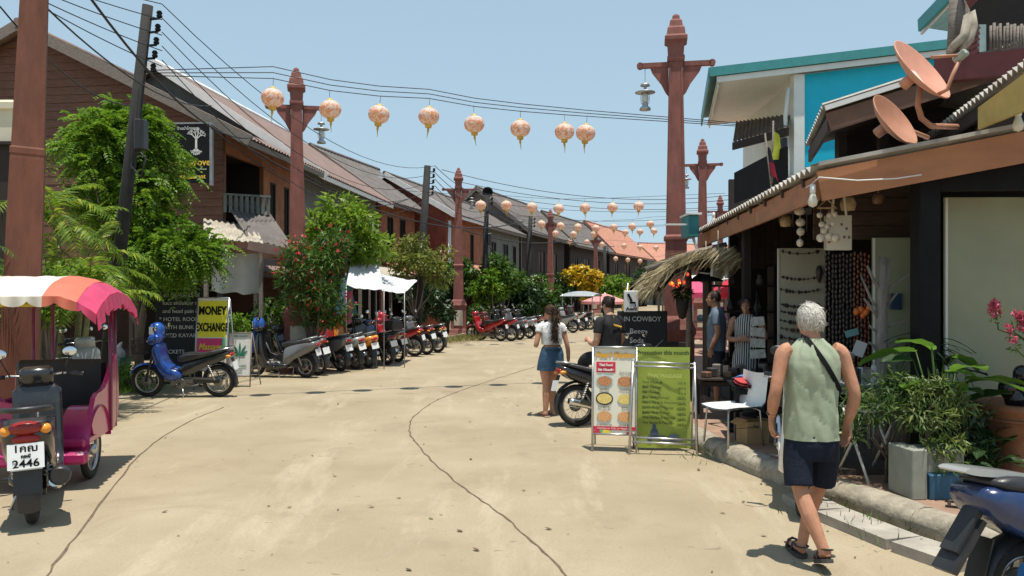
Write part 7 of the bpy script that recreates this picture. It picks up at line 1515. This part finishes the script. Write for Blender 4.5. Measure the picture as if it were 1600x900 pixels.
# ------------------------------------------------------------------ people
def skinmat(n, c): 
    m = mat(n, c, .68, spec=.3, var=.16, scale=14, dirt=.55, dirtc=tuple(x * y for x, y in zip(c, (.92, .58, .50))), dscale=9, bump=.12, bscale=90)
    b = m.node_tree.nodes['Principled BSDF']; b.inputs['Subsurface Weight'].default_value = .12; b.inputs['Subsurface Radius'].default_value = (.02, .008, .004); b.inputs['Subsurface Scale'].default_value = .3; return m
def hand(mb, wrist, d, pn, side, curl=.5, s=1.0):
    """palm, four unequal bent fingers and a thumb leaving the palm's side; pn points out of the palm"""
    w = V(wrist); d = V(d).normalized(); pn = V(pn); pn = (pn - d * pn.dot(d)).normalized(); sd = d.cross(pn).normalized() * side    # sd: towards the thumb
    k = w + d * .088 * s
    mb.tube([w - d * .03 * s, w, w + d * .03 * s, w + d * .07 * s, k], [(.026 * s, .022 * s), (.028 * s, .021 * s), (.038 * s, .019 * s), (.042 * s, .016 * s), (.039 * s, .013 * s)], 12, ref=sd)
    for i, (o, ln) in enumerate(((.030, .074), (.010, .082), (-.011, .076), (-.031, .060))):
        p = k + sd * o * s - d * .006; P = [p - d * .012]; a = .18 + curl * .25; q = p
        for j, f in enumerate((.45, .32, .25)):
            dd = d * math.cos(a) + pn * math.sin(a); q = q + dd * ln * f * s; P.append(q); a += curl * .75
        mb.tube(P, [.0100 * s, .0095 * s, .0085 * s, .0068 * s], 8)
    b = w + d * .024 * s + sd * .026 * s; t1 = b + (d * .75 + sd * .6 + pn * .35).normalized() * .042 * s; t2 = t1 + (d * .9 + sd * .12 + pn * .4).normalized() * .032 * s; t3 = t2 + (d * .9 - sd * .1 + pn * .4).normalized() * .022 * s
    mb.tube([b - sd * .012, b, t1, t2, t3], [.012 * s, .0155 * s, .0115 * s, .0105 * s, .0075 * s], 8)
def head(mb, c, yaw=0.0, s=1.0):
    """skull, jaw, brow, nose, lips, chin and ears; yaw 0 looks along +Y"""
    c = V(c); q = Euler((0, 0, yaw)).to_matrix(); T = lambda x, y, z: c + q @ V((x * s, y * s, z * s)); rr = (0, 0, yaw)
    mb.ell(T(0, -.012, .022), (.074 * s, .094 * s, .092 * s), 20, 14, rr); mb.ell(T(0, .022, -.045), (.058 * s, .066 * s, .072 * s), 18, 12, rr); mb.ell(T(0, .062, -.098), (.026 * s, .022 * s, .020 * s), 10, 8, rr)
    mb.ell(T(0, .066, .022), (.056 * s, .022 * s, .016 * s), 12, 8, rr); mb.tube([T(0, .078, .018), T(0, .094, -.012), T(0, .104, -.034), T(0, .082, -.040)], [.009 * s, .011 * s, .015 * s, .012 * s], 8)
    mb.ell(T(0, .083, -.062), (.024 * s, .011 * s, .006 * s), 10, 6, rr); mb.ell(T(0, .081, -.074), (.021 * s, .011 * s, .006 * s), 10, 6, rr)
    for x in (-1, 1): mb.ell(T(x * .078, -.012, -.012), (.009 * s, .022 * s, .034 * s), 10, 8, (0, 0, yaw + x * .3)); mb.ell(T(x * .048, .056, -.03), (.018 * s, .018 * s, .022 * s), 8, 6, rr)
    return T
def hairmat(n, c0, c1): return leafmat(n, c0, c1, None, trans=.05, rough=.55)
def hair(t, name, T, q, m, n, ln, seed, front=.35, low=-.55, grow=1.05, flow=(0, -.3, -1), wid=.006, base=None, r=(.080, .100, .098), mess=.35, lump=.05):
    """scalp cap plus strands: keeps off the face"""
    g = np.random.default_rng(seed); P = []; D = []; N = []; S = []
    cap = MB(); c = T(0, -.012, .022)
    def fn(u, v):
        az = R(-90 - 118 + 236 * u); el = R(90) - v * (R(90) + R(38) * (.35 + .65 * (-math.sin(az) + 1) / 2))
        k = 1.02 + lump * noise.noise((u * 13, v * 9, seed)) + .4 * lump * noise.noise((u * 30, v * 18, seed + 4)); x = V((r[0] * math.cos(el) * math.cos(az) * k, r[1] * math.cos(el) * math.sin(az) * k, r[2] * math.sin(el) * k)); return c + q @ x
    cap.grid(44, 24, fn, True, None); o = cap.build(name, base or m, t)
    while len(P) < n:
        d = unit(g.normal(size=3))
        if d[1] > front and d[2] < .62: continue
        if d[2] < low + .45 * max(0, d[1] + .3): continue
        p = np.array(c) + np.array(q @ V((d[0] * r[0], d[1] * r[1], d[2] * r[2]))) * grow
        nn = np.array(q @ V(d)); fl = np.array(q @ V(flow)) + g.normal(size=3) * mess; fl = fl - nn * fl.dot(nn) * .92 + nn * .06
        P.append(p); D.append(fl); N.append(nn + g.normal(size=3) * .2); S.append(ln * g.uniform(.6, 1.3))
    Vv, F = leaves_mesh(np.array(P), np.array(D), np.array(N), np.array(S), wid / ln, .2, .22); put('hair_strands', arr_mesh('hair', Vv, F), m, o); return o
def loft(rings, n=40, fold=0.0, seed=0, sq=.9, close=False, ph=3.0):
    """garment tube from (z, cx, cy, rx, ry) rings with soft folds"""
    mb = MB(); Z = [r[0] for r in rings]; k = 34; rows = []
    for i in range(k + 1):
        z = Z[0] + (Z[-1] - Z[0]) * i / k; v = [np.interp(z, Z, [r[j] for r in rings]) for j in (1, 2, 3, 4)]
        for j in range(n):
            a = 2 * math.pi * j / n; ca, sa = math.cos(a), math.sin(a); ca = math.copysign(abs(ca) ** sq, ca); sa = math.copysign(abs(sa) ** sq, sa)
            f = fold * (noise.noise((ca * 2.1 + seed, sa * 2.1, z * ph)) + .9 * abs(noise.noise((ca * 2.6 + seed + 9, sa * 2.2 + z * 2.2, z * ph * 1.9 + ca * 1.5))) + .35 * noise.noise((ca * 6, sa * 6 + seed, z * 7)) - .5 * max(0, 1 - abs(math.sin(z * 19 + ca * 3.2 + 2.5 * noise.noise((ca * 1.5, sa * 1.5, seed)))) * 6))
            rows.append((v[0] + (v[2] + f) * ca, v[1] + (v[3] + f) * sa, z))
    fs = [(i * n + j, i * n + (j + 1) % n, (i + 1) * n + (j + 1) % n, (i + 1) * n + j) for i in range(k) for j in range(n)]
    mb.add(rows, fs, True)
    lo = [(x, y, z + .02) for (x, y, z) in [(rows[j][0] * .97, rows[j][1] * .97, rows[j][2]) for j in range(n)]]; b0 = len(mb.v); mb.add([rows[j] for j in range(n)] + lo, [(j, n + j, n + (j + 1) % n, (j + 1) % n) for j in range(n)], True)
    return mb
def limb(mb, P, Rr, n=12, k=5):
    Q = smoothpath([tuple(p) for p in P], k); t = np.linspace(0, len(P) - 1, len(Q)); mb.tube(Q, list(np.interp(t, range(len(P)), Rr)), n)
def eyes(t, T, m=None):
    W_ = mat('eye_white', (.7, .68, .64), .3, var=.02)
    for x in (-1, 1):
        o = MB().ell(T(x * .030, .068, .003), (.012, .010, .009), 10, 8).build('eye', W_, t); MB().ell(T(x * .030, .076, .003), (.006, .004, .006), 8, 6).build('iris', BLACK, o)
def sandal(t, ankle, toe, heel, m):
    a, b = V(heel), V(toe); d = (b - a).normalized(); up = V((0, 0, 1)); sd = d.cross(up).normalized(); u2 = sd.cross(d); L_ = (b - a).length; mb = MB(); n = 12; pts = []
    for lay in (0, -.024):
        for s in (1, -1):
            for i in range(n): f = i / (n - 1) if s > 0 else 1 - i / (n - 1); w = .036 + .012 * math.sin(math.pi * min(1, f * 1.15)) - (.02 if f in (0, 1) else 0); pts.append(a + d * (f * L_) + sd * (w * s) + u2 * lay)
    k = 2 * n; mb.add(pts, [tuple(range(k))[::-1], tuple(range(k, 2 * k))] + [(i, (i + 1) % k, k + (i + 1) % k, k + i) for i in range(k)]); o = mb.build('sandal', m, t)
    st = MB(); c = a + d * .05 + u2 * .055
    st.tube([c + (d * math.cos(q) * .055 + sd * math.sin(q) * .044) for q in [i * 2 * math.pi / 14 for i in range(14)]], [(.012, .004)] * 14, 6, closed=True)
    for f in (.45, .72): st.tube([a + d * (L_ * f) + sd * .044 + u2 * .0, a + d * (L_ * f) + sd * .03 + u2 * .05, a + d * (L_ * f) + u2 * .062, a + d * (L_ * f) - sd * .03 + u2 * .05, a + d * (L_ * f) - sd * .044], .010, 6)
    st.build('sandal_strap', m, o); return o

# --- old man walking away ---------------------------------------------------
SK1 = skinmat('skin_sunburnt', (.47, .235, .145)); om = thing('person', 'white-haired person in sage tank top and navy shorts walking away', 'person', (2.03, 5.42, 0), R(-2)); om.scale = (.94, .96, 1.0)
bm = MB()
bm.tube([(0, 0, .80), (0, .0, .90), (.005, .01, 1.05), (.005, .01, 1.22), (.0, -.005, 1.38), (0, -.015, 1.46), (-.002, .0, 1.52), (-.004, .02, 1.585)], [(.14, .10), (.165, .115), (.155, .108), (.165, .115), (.16, .10), (.10, .075), (.062, .062), (.058, .062)], 20, ref=(1, 0, 0))
T1 = head(bm, (-.004, .035, 1.628), R(8), .98)
limb(bm, [(-.15, -.01, 1.445), (-.205, -.01, 1.41), (-.238, -.03, 1.30), (-.272, -.055, 1.165), (-.278, -.02, 1.08), (-.277, .03, .985)], [.05, .058, .050, .043, .044, .029])
limb(bm, [(.15, -.01, 1.445), (.205, -.01, 1.41), (.245, -.02, 1.30), (.284, -.045, 1.155), (.282, -.02, 1.06), (.262, .02, .945)], [.05, .058, .050, .043, .044, .029])
hand(bm, (-.277, .032, .982), (.03, .12, -1), (.85, -.45, 0), 1, .95, 1.1); hand(bm, (.262, .022, .942), (-.02, .10, -1), (-.9, -.35, 0), -1, .55, 1.1)
limb(bm, [(-.085, 0, .82), (-.105, -.02, .66), (-.098, -.06, .50), (-.065, -.14, .36), (-.018, -.20, .22), (.012, -.235, .13)], [.09, .075, .055, .058, .043, .036])
limb(bm, [(.085, 0, .82), (.10, .06, .66), (.088, .10, .50), (.045, .125, .36), (-.005, .12, .20), (-.03, .11, .09)], [.09, .075, .054, .057, .042, .036])
def foot(mb, an, heel, toe, s=1.0):
    an, h, t = V(an), V(heel), V(toe); mb.tube([h + (h - t).normalized() * .005 + V((0, 0, .03)), h.lerp(t, .25) + V((0, 0, .035)), h.lerp(t, .6) + V((0, 0, .028)), h.lerp(t, .95) + V((0, 0, .016))], [(.026, .028), (.032, .034), (.041, .024), (.032, .012)], 12, ref=(1, 0, 0)); mb.tube([an, h.lerp(t, .2) + V((0, 0, .045))], [.034, .034], 10)
    dr = (t - h).normalized()
    for i in range(5): p = h.lerp(t, .88) + V((-.034 + .017 * i, -.004 * abs(i - 1.5), .014)); mb.tube([p, p + dr * .022, p + dr * .04 - V((0, 0, .003))], [.010, .0095, .007], 7)
foot(bm, (.012, -.235, .13), (.018, -.262, .115), (.028, -.06, .028)); foot(bm, (-.03, .11, .09), (-.038, .075, .028), (-.06, .32, .028))
put('body', remesh(bm, .0062, 3), SK1, om)
sh_rings = [(.838, .0, 0, .188, .140), (.95, .0, 0, .184, .136), (1.10, .002, .005, .180, .132), (1.24, .002, 0, .186, .137), (1.34, .0, -.005, .190, .130), (1.40, 0, -.008, .180, .118), (1.445, 0, -.01, .155, .098), (1.48, 0, -.008, .118, .082), (1.505, 0, -.004, .085, .072), (1.518, 0, .0, .074, .070)]
TANK = mat('sage_jersey', (.315, .36, .25), .85, var=.09, scale=5, bump=.3, bscale=6); loft(sh_rings, 84, .016, 2, .92, ph=2.6).build('tank_top', TANK, om)
NAVYC = mat('navy_cotton', (.010, .014, .028), .88, var=.25, bump=.5, bscale=13, spec=.25); sp_ = MB()
sp_.tube([(0, 0, .70), (0, 0, .80), (0, 0, .90), (0, 0, .95)], [(.175, .125), (.192, .140), (.185, .132), (.175, .125)], 22, ref=(1, 0, 0)); limb(sp_, [(-.09, 0, .82), (-.103, -.015, .68), (-.108, -.05, .525)], [.105, .104, .098], 16); limb(sp_, [(.09, 0, .82), (.104, .045, .68), (.100, .085, .515)], [.105, .104, .098], 16)
put('shorts', remesh(sp_, .009, 2), NAVYC, om)
sp_p = []
for i in range(15):
    f = i / 14; z = 1.522 - f * .37; x = -.062 + f * .243; rx = np.interp(z, [r_[0] for r_ in sh_rings], [r_[3] for r_ in sh_rings]); ry = np.interp(z, [r_[0] for r_ in sh_rings], [r_[4] for r_ in sh_rings]); sp_p.append((x, -(ry + .016) * math.sqrt(max(.02, 1 - min(1, abs(x) / (rx + .012)) ** 2.2)) - .004, z))
mb = MB(); 
for i in range(14):
    a, b = V(sp_p[i]), V(sp_p[i + 1]); sd = V((.83, 0, .55)) * .017; mb.add([a - sd, a + sd, b + sd, b - sd, a - sd + V((0, .006, 0)), a + sd + V((0, .006, 0)), b + sd + V((0, .006, 0)), b - sd + V((0, .006, 0))], [(0, 1, 2, 3), (0, 4, 5, 1), (1, 5, 6, 2), (2, 6, 7, 3), (3, 7, 4, 0)])
mb.tube([V(sp_p[0]), V((-.05, .03, 1.545)), V((-.02, .09, 1.48)), V((.08, .15, 1.32)), V((.17, .10, 1.18)), V(sp_p[-1])], [(.016, .004)] * 6, 6); mb.build('bag_strap', BLACK, om)
MB().box((.165, .12, 1.08), (.06, .05, .2), bev=.02).build('shoulder_bag', BLACK, om)
WHH = hairmat('hair_white', (.50, .46, .40), (.68, .64, .57)); q1 = Euler((0, 0, R(8))).to_matrix(); hair(om, 'hair', T1, q1, WHH, 3600, .045, 4, low=-.66, grow=1.05, flow=(.45, -.35, -.8), wid=.006, mess=.5, lump=.11, r=(.085, .103, .101), base=mat('scalp_white', (.55, .50, .44), .8))
eyes(om, T1)
wt = MB(); c = V((-.277, .022, 1.005)); wt.torus(c, .031, .007, 18, 6, 'z', rx=.013); wt.box(c + V((-.031, -.008, 0)), (.012, .028, .028), bev=.004); wt.build('wristwatch', BLACKPL, om)
SAND = mat('sandal_grey', (.055, .05, .045), .8, var=.3, dirt=.4, dirtc=(.2, .16, .11)); sandal(om, None, (.030, -.035, .028), (.016, -.285, .112), SAND); sandal(om, None, (-.062, .335, .026), (-.036, .055, .026), SAND)

# --- woman in white crop top -------------------------------------------------
SK2 = skinmat('skin_tan', (.50, .27, .175)); gw = thing('person', 'person with ponytail in white crop top and denim skirt standing in the street', 'person', (.575, 11.75, 0), R(14)); bm = MB()
bm.tube([(0, 0, .84), (.01, 0, .95), (.015, 0, 1.06), (.01, 0, 1.20), (0, 0, 1.30), (0, -.01, 1.365), (0, 0, 1.42), (-.01, .015, 1.47)], [(.13, .10), (.165, .12), (.125, .09), (.145, .10), (.14, .085), (.075, .06), (.046, .048), (.043, .046)], 18, ref=(1, 0, 0))
T2 = head(bm, (-.015, .03, 1.525), R(6), .93)
limb(bm, [(-.13, 0, 1.335), (-.17, 0, 1.30), (-.205, -.02, 1.18), (-.235, -.02, 1.05), (-.20, .10, 1.09), (-.15, .2, 1.18)], [.04, .047, .04, .035, .033, .024]); hand(bm, (-.15, .2, 1.18), (.3, .5, .6), (.7, -.5, 0), -1, .8, .85)
limb(bm, [(.13, 0, 1.335), (.17, 0, 1.30), (.205, -.015, 1.18), (.24, -.03, 1.03), (.262, 0, .93), (.275, .03, .82)], [.04, .047, .04, .035, .033, .024]); hand(bm, (.275, .03, .82), (.05, .1, -1), (-.9, -.35, 0), -1, .6, .85)
limb(bm, [(-.08, 0, .86), (-.09, 0, .70), (-.075, .0, .48), (-.08, -.02, .32), (-.095, -.03, .10)], [.10, .092, .058, .060, .034]); limb(bm, [(.08, .03, .86), (.085, .10, .70), (.07, .16, .50), (.055, .12, .34), (.04, .08, .10)], [.10, .09, .058, .058, .034])
foot(bm, (-.095, -.03, .10), (-.095, -.06, .022), (-.13, .15, .022)); foot(bm, (.04, .08, .10), (.04, .05, .022), (.05, .26, .022)); put('body', remesh(bm, .008, 3), SK2, gw)
loft([(1.06, .012, 0, .150, .112), (1.15, .01, 0, .153, .115), (1.24, 0, 0, .155, .112), (1.31, 0, 0, .155, .095), (1.35, 0, -.008, .125, .078), (1.385, 0, -.006, .085, .064), (1.40, 0, 0, .065, .058)], 48, .010, 4, .92).build('crop_top', mat('white_jersey', (.72, .72, .70), .8, var=.04, bump=.1, bscale=150), gw)
for s in (-1, 1): 
    m_ = MB(); limb(m_, [(s * .125, 0, 1.33), (s * .165, 0, 1.315), (s * .195, -.01, 1.24)], [.048, .057, .053], 14); put('sleeve', m_.mesh(), MATS['white_jersey'], gw)
DEN = mat('denim', (.035, .085, .15), .85, var=.25, scale=9, bump=.2, bscale=120); loft([(.68, .0, .02, .205, .150), (.80, .0, .01, .195, .142), (.92, .008, 0, .178, .130), (1.01, .012, 0, .150, .112)], 48, .008, 6, .95).build('denim_skirt', DEN, gw)
MB().torus((.012, 0, 1.005), .135, .012, 30, 6, 'z', rx=.02).build('waistband', DEN, gw)
q2m = Euler((0, 0, R(6))).to_matrix(); BRH = hairmat('hair_brown', (.05, .028, .016), (.16, .095, .055)); hair(gw, 'hair', T2, q2m, BRH, 1500, .06, 5, low=-.5, grow=1.03, flow=(0, -.9, .25), wid=.006, mess=.12, r=(.075, .094, .092), base=mat('scalp_brown', (.06, .035, .02), .8))
pt = MB(); pp = [(.0, -.075, 1.535), (.005, -.135, 1.53), (.012, -.165, 1.46), (.012, -.160, 1.34), (.015, -.150, 1.22), (.012, -.14, 1.12)]; limb(pt, pp, [.018, .027, .035, .038, .032, .008], 10); o = pt.build('ponytail', MATS['scalp_brown'], gw)
g = np.random.default_rng(3); Q = np.array(smoothpath(pp, 8)); n = 900; i = g.integers(2, len(Q) - 3, n); Pp = Q[i] + g.normal(size=(n, 3)) * np.array([.016, .016, .012]); D = (Q[i + 2] - Q[i]) + g.normal(size=(n, 3)) * .012; put('hair_strands', arr_mesh('hair', *leaves_mesh(Pp, D, g.normal(size=(n, 3)), g.uniform(.09, .16, n), .05, .1, .05)), BRH, o)
eyes(gw, T2); fl_ = mat('flipflop', (.30, .22, .16), .8)
MB().outl(rnd([(-.04, 0), (.22, 0), (.23, .015), (-.04, .018)]), -.04, .04).build('sandal', fl_, gw, loc=(-.088, -.03, 0), rot=(0, 0, R(99))); MB().outl(rnd([(-.04, 0), (.22, 0), (.23, .015), (-.04, .018)]), -.04, .04).build('sandal', fl_, gw, loc=(.042, .08, 0), rot=(0, 0, R(88)))

# --- man in black beside the motorbike -----------------------------------------
SK3 = skinmat('skin_fair', (.52, .30, .20)); bk_ = thing('person', 'bearded person with top knot in black T-shirt and trousers beside the motorbike', 'person', (1.36, 11.15, 0), R(42)); bm = MB()
bm.tube([(0, 0, .86), (0, 0, .96), (0, 0, 1.10), (0, 0, 1.26), (0, -.01, 1.40), (0, -.01, 1.475), (0, .01, 1.53), (0, .03, 1.58)], [(.14, .10), (.16, .115), (.14, .10), (.165, .115), (.165, .10), (.09, .07), (.058, .06), (.055, .058)], 18, ref=(1, 0, 0)); T3 = head(bm, (0, .05, 1.645), R(5), .98)
limb(bm, [(-.16, 0, 1.44), (-.215, 0, 1.40), (-.245, .0, 1.27), (-.26, .02, 1.13), (-.20, .16, 1.12), (-.13, .28, 1.16)], [.05, .058, .052, .044, .042, .03]); hand(bm, (-.13, .28, 1.16), (.35, .8, .25), (.7, -.2, -.5), 1, .9, .95)
limb(bm, [(.16, 0, 1.44), (.215, 0, 1.40), (.245, .0, 1.27), (.265, .02, 1.13), (.22, .14, 1.07), (.15, .27, 1.08)], [.05, .058, .052, .044, .042, .03]); hand(bm, (.15, .27, 1.08), (-.3, .8, .2), (-.7, -.2, .5), -1, .9, .95)
foot(bm, (-.10, .36, .34), (-.10, .33, .27), (-.12, .56, .27)); limb(bm, [(-.10, .40, .6), (-.10, .36, .34)], [.05, .036], 10); foot(bm, (.12, .12, .10), (.12, .08, .022), (.14, .32, .022)); limb(bm, [(.1, .1, .5), (.12, .12, .1)], [.05, .036], 10); put('body', remesh(bm, .008, 3), SK3, bk_)
BLKT = mat('black_jersey', (.012, .012, .014), .85, var=.2); loft([(.88, 0, 0, .185, .140), (1.05, 0, 0, .176, .130), (1.25, 0, 0, .186, .136), (1.38, 0, -.006, .19, .122), (1.43, 0, -.01, .165, .10), (1.475, 0, -.006, .115, .08), (1.515, 0, 0, .074, .070)], 48, .012, 8, .92).build('t_shirt', BLKT, bk_)
for s in (-1, 1): m_ = MB(); limb(m_, [(s * .15, 0, 1.435), (s * .208, 0, 1.41), (s * .245, 0, 1.26)], [.058, .070, .066], 14); put('sleeve', m_.mesh(), BLKT, bk_)
tr_p = MB(); tr_p.tube([(0, 0, .74), (0, 0, .86), (0, 0, .95)], [(.16, .12), (.18, .13), (.17, .12)], 18, ref=(1, 0, 0)); limb(tr_p, [(-.09, 0, .86), (-.10, .22, .90), (-.10, .40, .82), (-.10, .40, .50), (-.10, .36, .34)], [.10, .10, .088, .075, .065], 14); limb(tr_p, [(.09, 0, .84), (.12, .20, .56), (.12, .11, .09)], [.105, .088, .07], 14); put('trousers', remesh(tr_p, .011, 2), BLKT, bk_)
MB().tube([(-.08 + .012 * k_, -.146, 1.375 + .014 * math.sin(k_ * 2.1) - .0025 * k_) for k_ in range(15)], .007, 5).build('shirt_print', SIGNY, bk_)
q3m = Euler((0, 0, R(5))).to_matrix(); DKH = hairmat('hair_dark', (.018, .012, .009), (.06, .035, .022)); o = hair(bk_, 'hair', T3, q3m, DKH, 1200, .05, 6, low=-.35, grow=1.03, flow=(0, -.8, .5), mess=.1, base=mat('scalp_dark', (.02, .014, .01), .8)); put('top_knot', remesh(MB().ell(T3(0, -.10, .085), (.038, .04, .04), 12, 9).ell(T3(0, -.08, .07), (.03, .03, .03), 10, 8), .008, 1), MATS['scalp_dark'], o)
put('beard', remesh(MB().ell(T3(0, .045, -.088), (.056, .052, .04), 14, 10).ell(T3(0, .03, -.05), (.062, .04, .05), 12, 8), .009, 1), MATS['scalp_dark'], bk_); eyes(bk_, T3)
for x, y, z_ in ((-.11, .44, .25), (.13, .19, 0)): put('shoe', remesh(MB().ell((x, y, .035 + z_), (.048, .14, .036), 14, 8).ell((x, y - .06, .06 + z_), (.042, .06, .045), 12, 8), .012, 1), BLACKPL, bk_)

# --- shaded people at the shop ---------------------------------------------------
def simple_person(label, loc, rz, hgt, shirt, bottom, skin, hm, dress=False, seed=1, arms='down'):
    t = thing('person', label, 'person', loc, rz); k = hgt / 1.75; t.scale = (k, k, k); bm = MB()
    bm.tube([(0, 0, .86), (0, 0, .96), (0, 0, 1.10), (0, 0, 1.26), (0, -.01, 1.40), (0, -.01, 1.475), (0, .01, 1.53), (0, .03, 1.58)], [(.14, .10), (.16, .115), (.14, .10), (.165, .115), (.165, .10), (.09, .07), (.058, .06), (.055, .058)], 18, ref=(1, 0, 0)); Tt = head(bm, (0, .05, 1.645), R(6), .97)
    for s in (-1, 1):
        if arms == 'down': limb(bm, [(s * .16, 0, 1.44), (s * .215, 0, 1.40), (s * .25, -.01, 1.27), (s * .275, -.02, 1.13), (s * .28, .03, 1.0), (s * .27, .08, .90)], [.05, .058, .05, .043, .041, .028]); hand(bm, (s * .27, .08, .90), (-.05 * s, .15, -1), (-s * .9, -.3, 0), -s, .6, .95)
        else: limb(bm, [(s * .16, 0, 1.44), (s * .215, 0, 1.40), (s * .25, .0, 1.27), (s * .28, .01, 1.14), (s * .16, .16, 1.12), (s * .04, .22, 1.13)], [.05, .058, .05, .043, .041, .028]); hand(bm, (s * .04, .22, 1.13), (-s, .1, .1), (0, -1, 0), s, .7, .95)
        limb(bm, [(s * .09, 0, .84), (s * .10, .01, .66), (s * .095, .02, .48), (s * .10, -.01, .33), (s * .105, -.01, .10)], [.09, .078, .057, .058, .036]); foot(bm, (s * .105, -.01, .10), (s * .105, -.04, .022), (s * .13, .2, .022))
    put('body', remesh(bm, .009, 3), skin, t)
    loft([(.86 if not dress else 1.0, 0, 0, .188, .142), (1.05, 0, 0, .178, .132), (1.25, 0, 0, .188, .138), (1.38, 0, -.006, .19, .122), (1.43, 0, -.01, .165, .10), (1.475, 0, -.006, .115, .08), (1.515, 0, 0, .074, .070)], 44, .012, seed, .92).build('top', shirt, t)
    if not dress:
        for s in (-1, 1): m_ = MB(); limb(m_, [(s * .15, 0, 1.435), (s * .208, 0, 1.41), (s * .246, 0, 1.25)], [.058, .070, .066], 14); put('sleeve', m_.mesh(), shirt, t)
        sp = MB(); sp.tube([(0, 0, .74), (0, 0, .86), (0, 0, .93)], [(.17, .13), (.185, .135), (.178, .13)], 18, ref=(1, 0, 0))
        for s in (-1, 1): limb(sp, [(s * .09, 0, .84), (s * .105, .005, .68), (s * .105, .015, .52)], [.105, .10, .095], 14)
        put('shorts', remesh(sp, .012, 2), bottom, t)
    else: loft([(.45, 0, .01, .25, .20), (.75, 0, 0, .215, .165), (.95, 0, 0, .18, .14), (1.02, 0, 0, .172, .13)], 44, .015, seed + 3, .95).build('skirt', bottom, t)
    hair(t, 'hair', Tt, Euler((0, 0, R(6))).to_matrix(), hm, 900, .04 if not dress else .12, seed, low=-.45 if not dress else -.7, grow=1.03, flow=(0, -.5, -.8), mess=.25, base=MATS['scalp_dark']); eyes(t, Tt)
    for s in (-1, 1): MB().outl(rnd([(-.05, 0), (.22, 0), (.23, .016), (-.05, .02)]), -.042, .042).build('sandal', BLACKPL, t, loc=(s * .105, 0, 0), rot=(0, 0, R(90 - s * 6)))
    return t
def stripe_mat():
    m, nt, b = _nt('striped_dress'); v = nt.nodes.new('ShaderNodeTexCoord').outputs['Object']; w = _n(nt, 'ShaderNodeTexWave', Scale=9.0, Distortion=0.4); nt.links.new(v, w.inputs['Vector'])
    c = _mixc(nt, _ramp(nt, w.outputs['Color'], .45, .55), (.02, .02, .022), (.50, .49, .46)); nt.links.new(c, b.inputs['Base Color']); b.inputs['Roughness'].default_value = .85; return m
simple_person('person in grey-blue T-shirt and dark shorts standing in the shop shade', (2.95, 11.55, PV), R(75), 1.66, mat('slate_jersey', (.12, .16, .21), .85, var=.12), mat('dark_shorts', (.02, .022, .03), .85), skinmat('skin_brown', (.34, .18, .11)), DKH, False, 11)
STR = stripe_mat(); simple_person('person in striped dress with folded arms beside the shop post', (3.27, 11.15, PV), R(150), 1.56, STR, STR, skinmat('skin_brown2', (.40, .22, .14)), DKH, True, 13, 'fold')
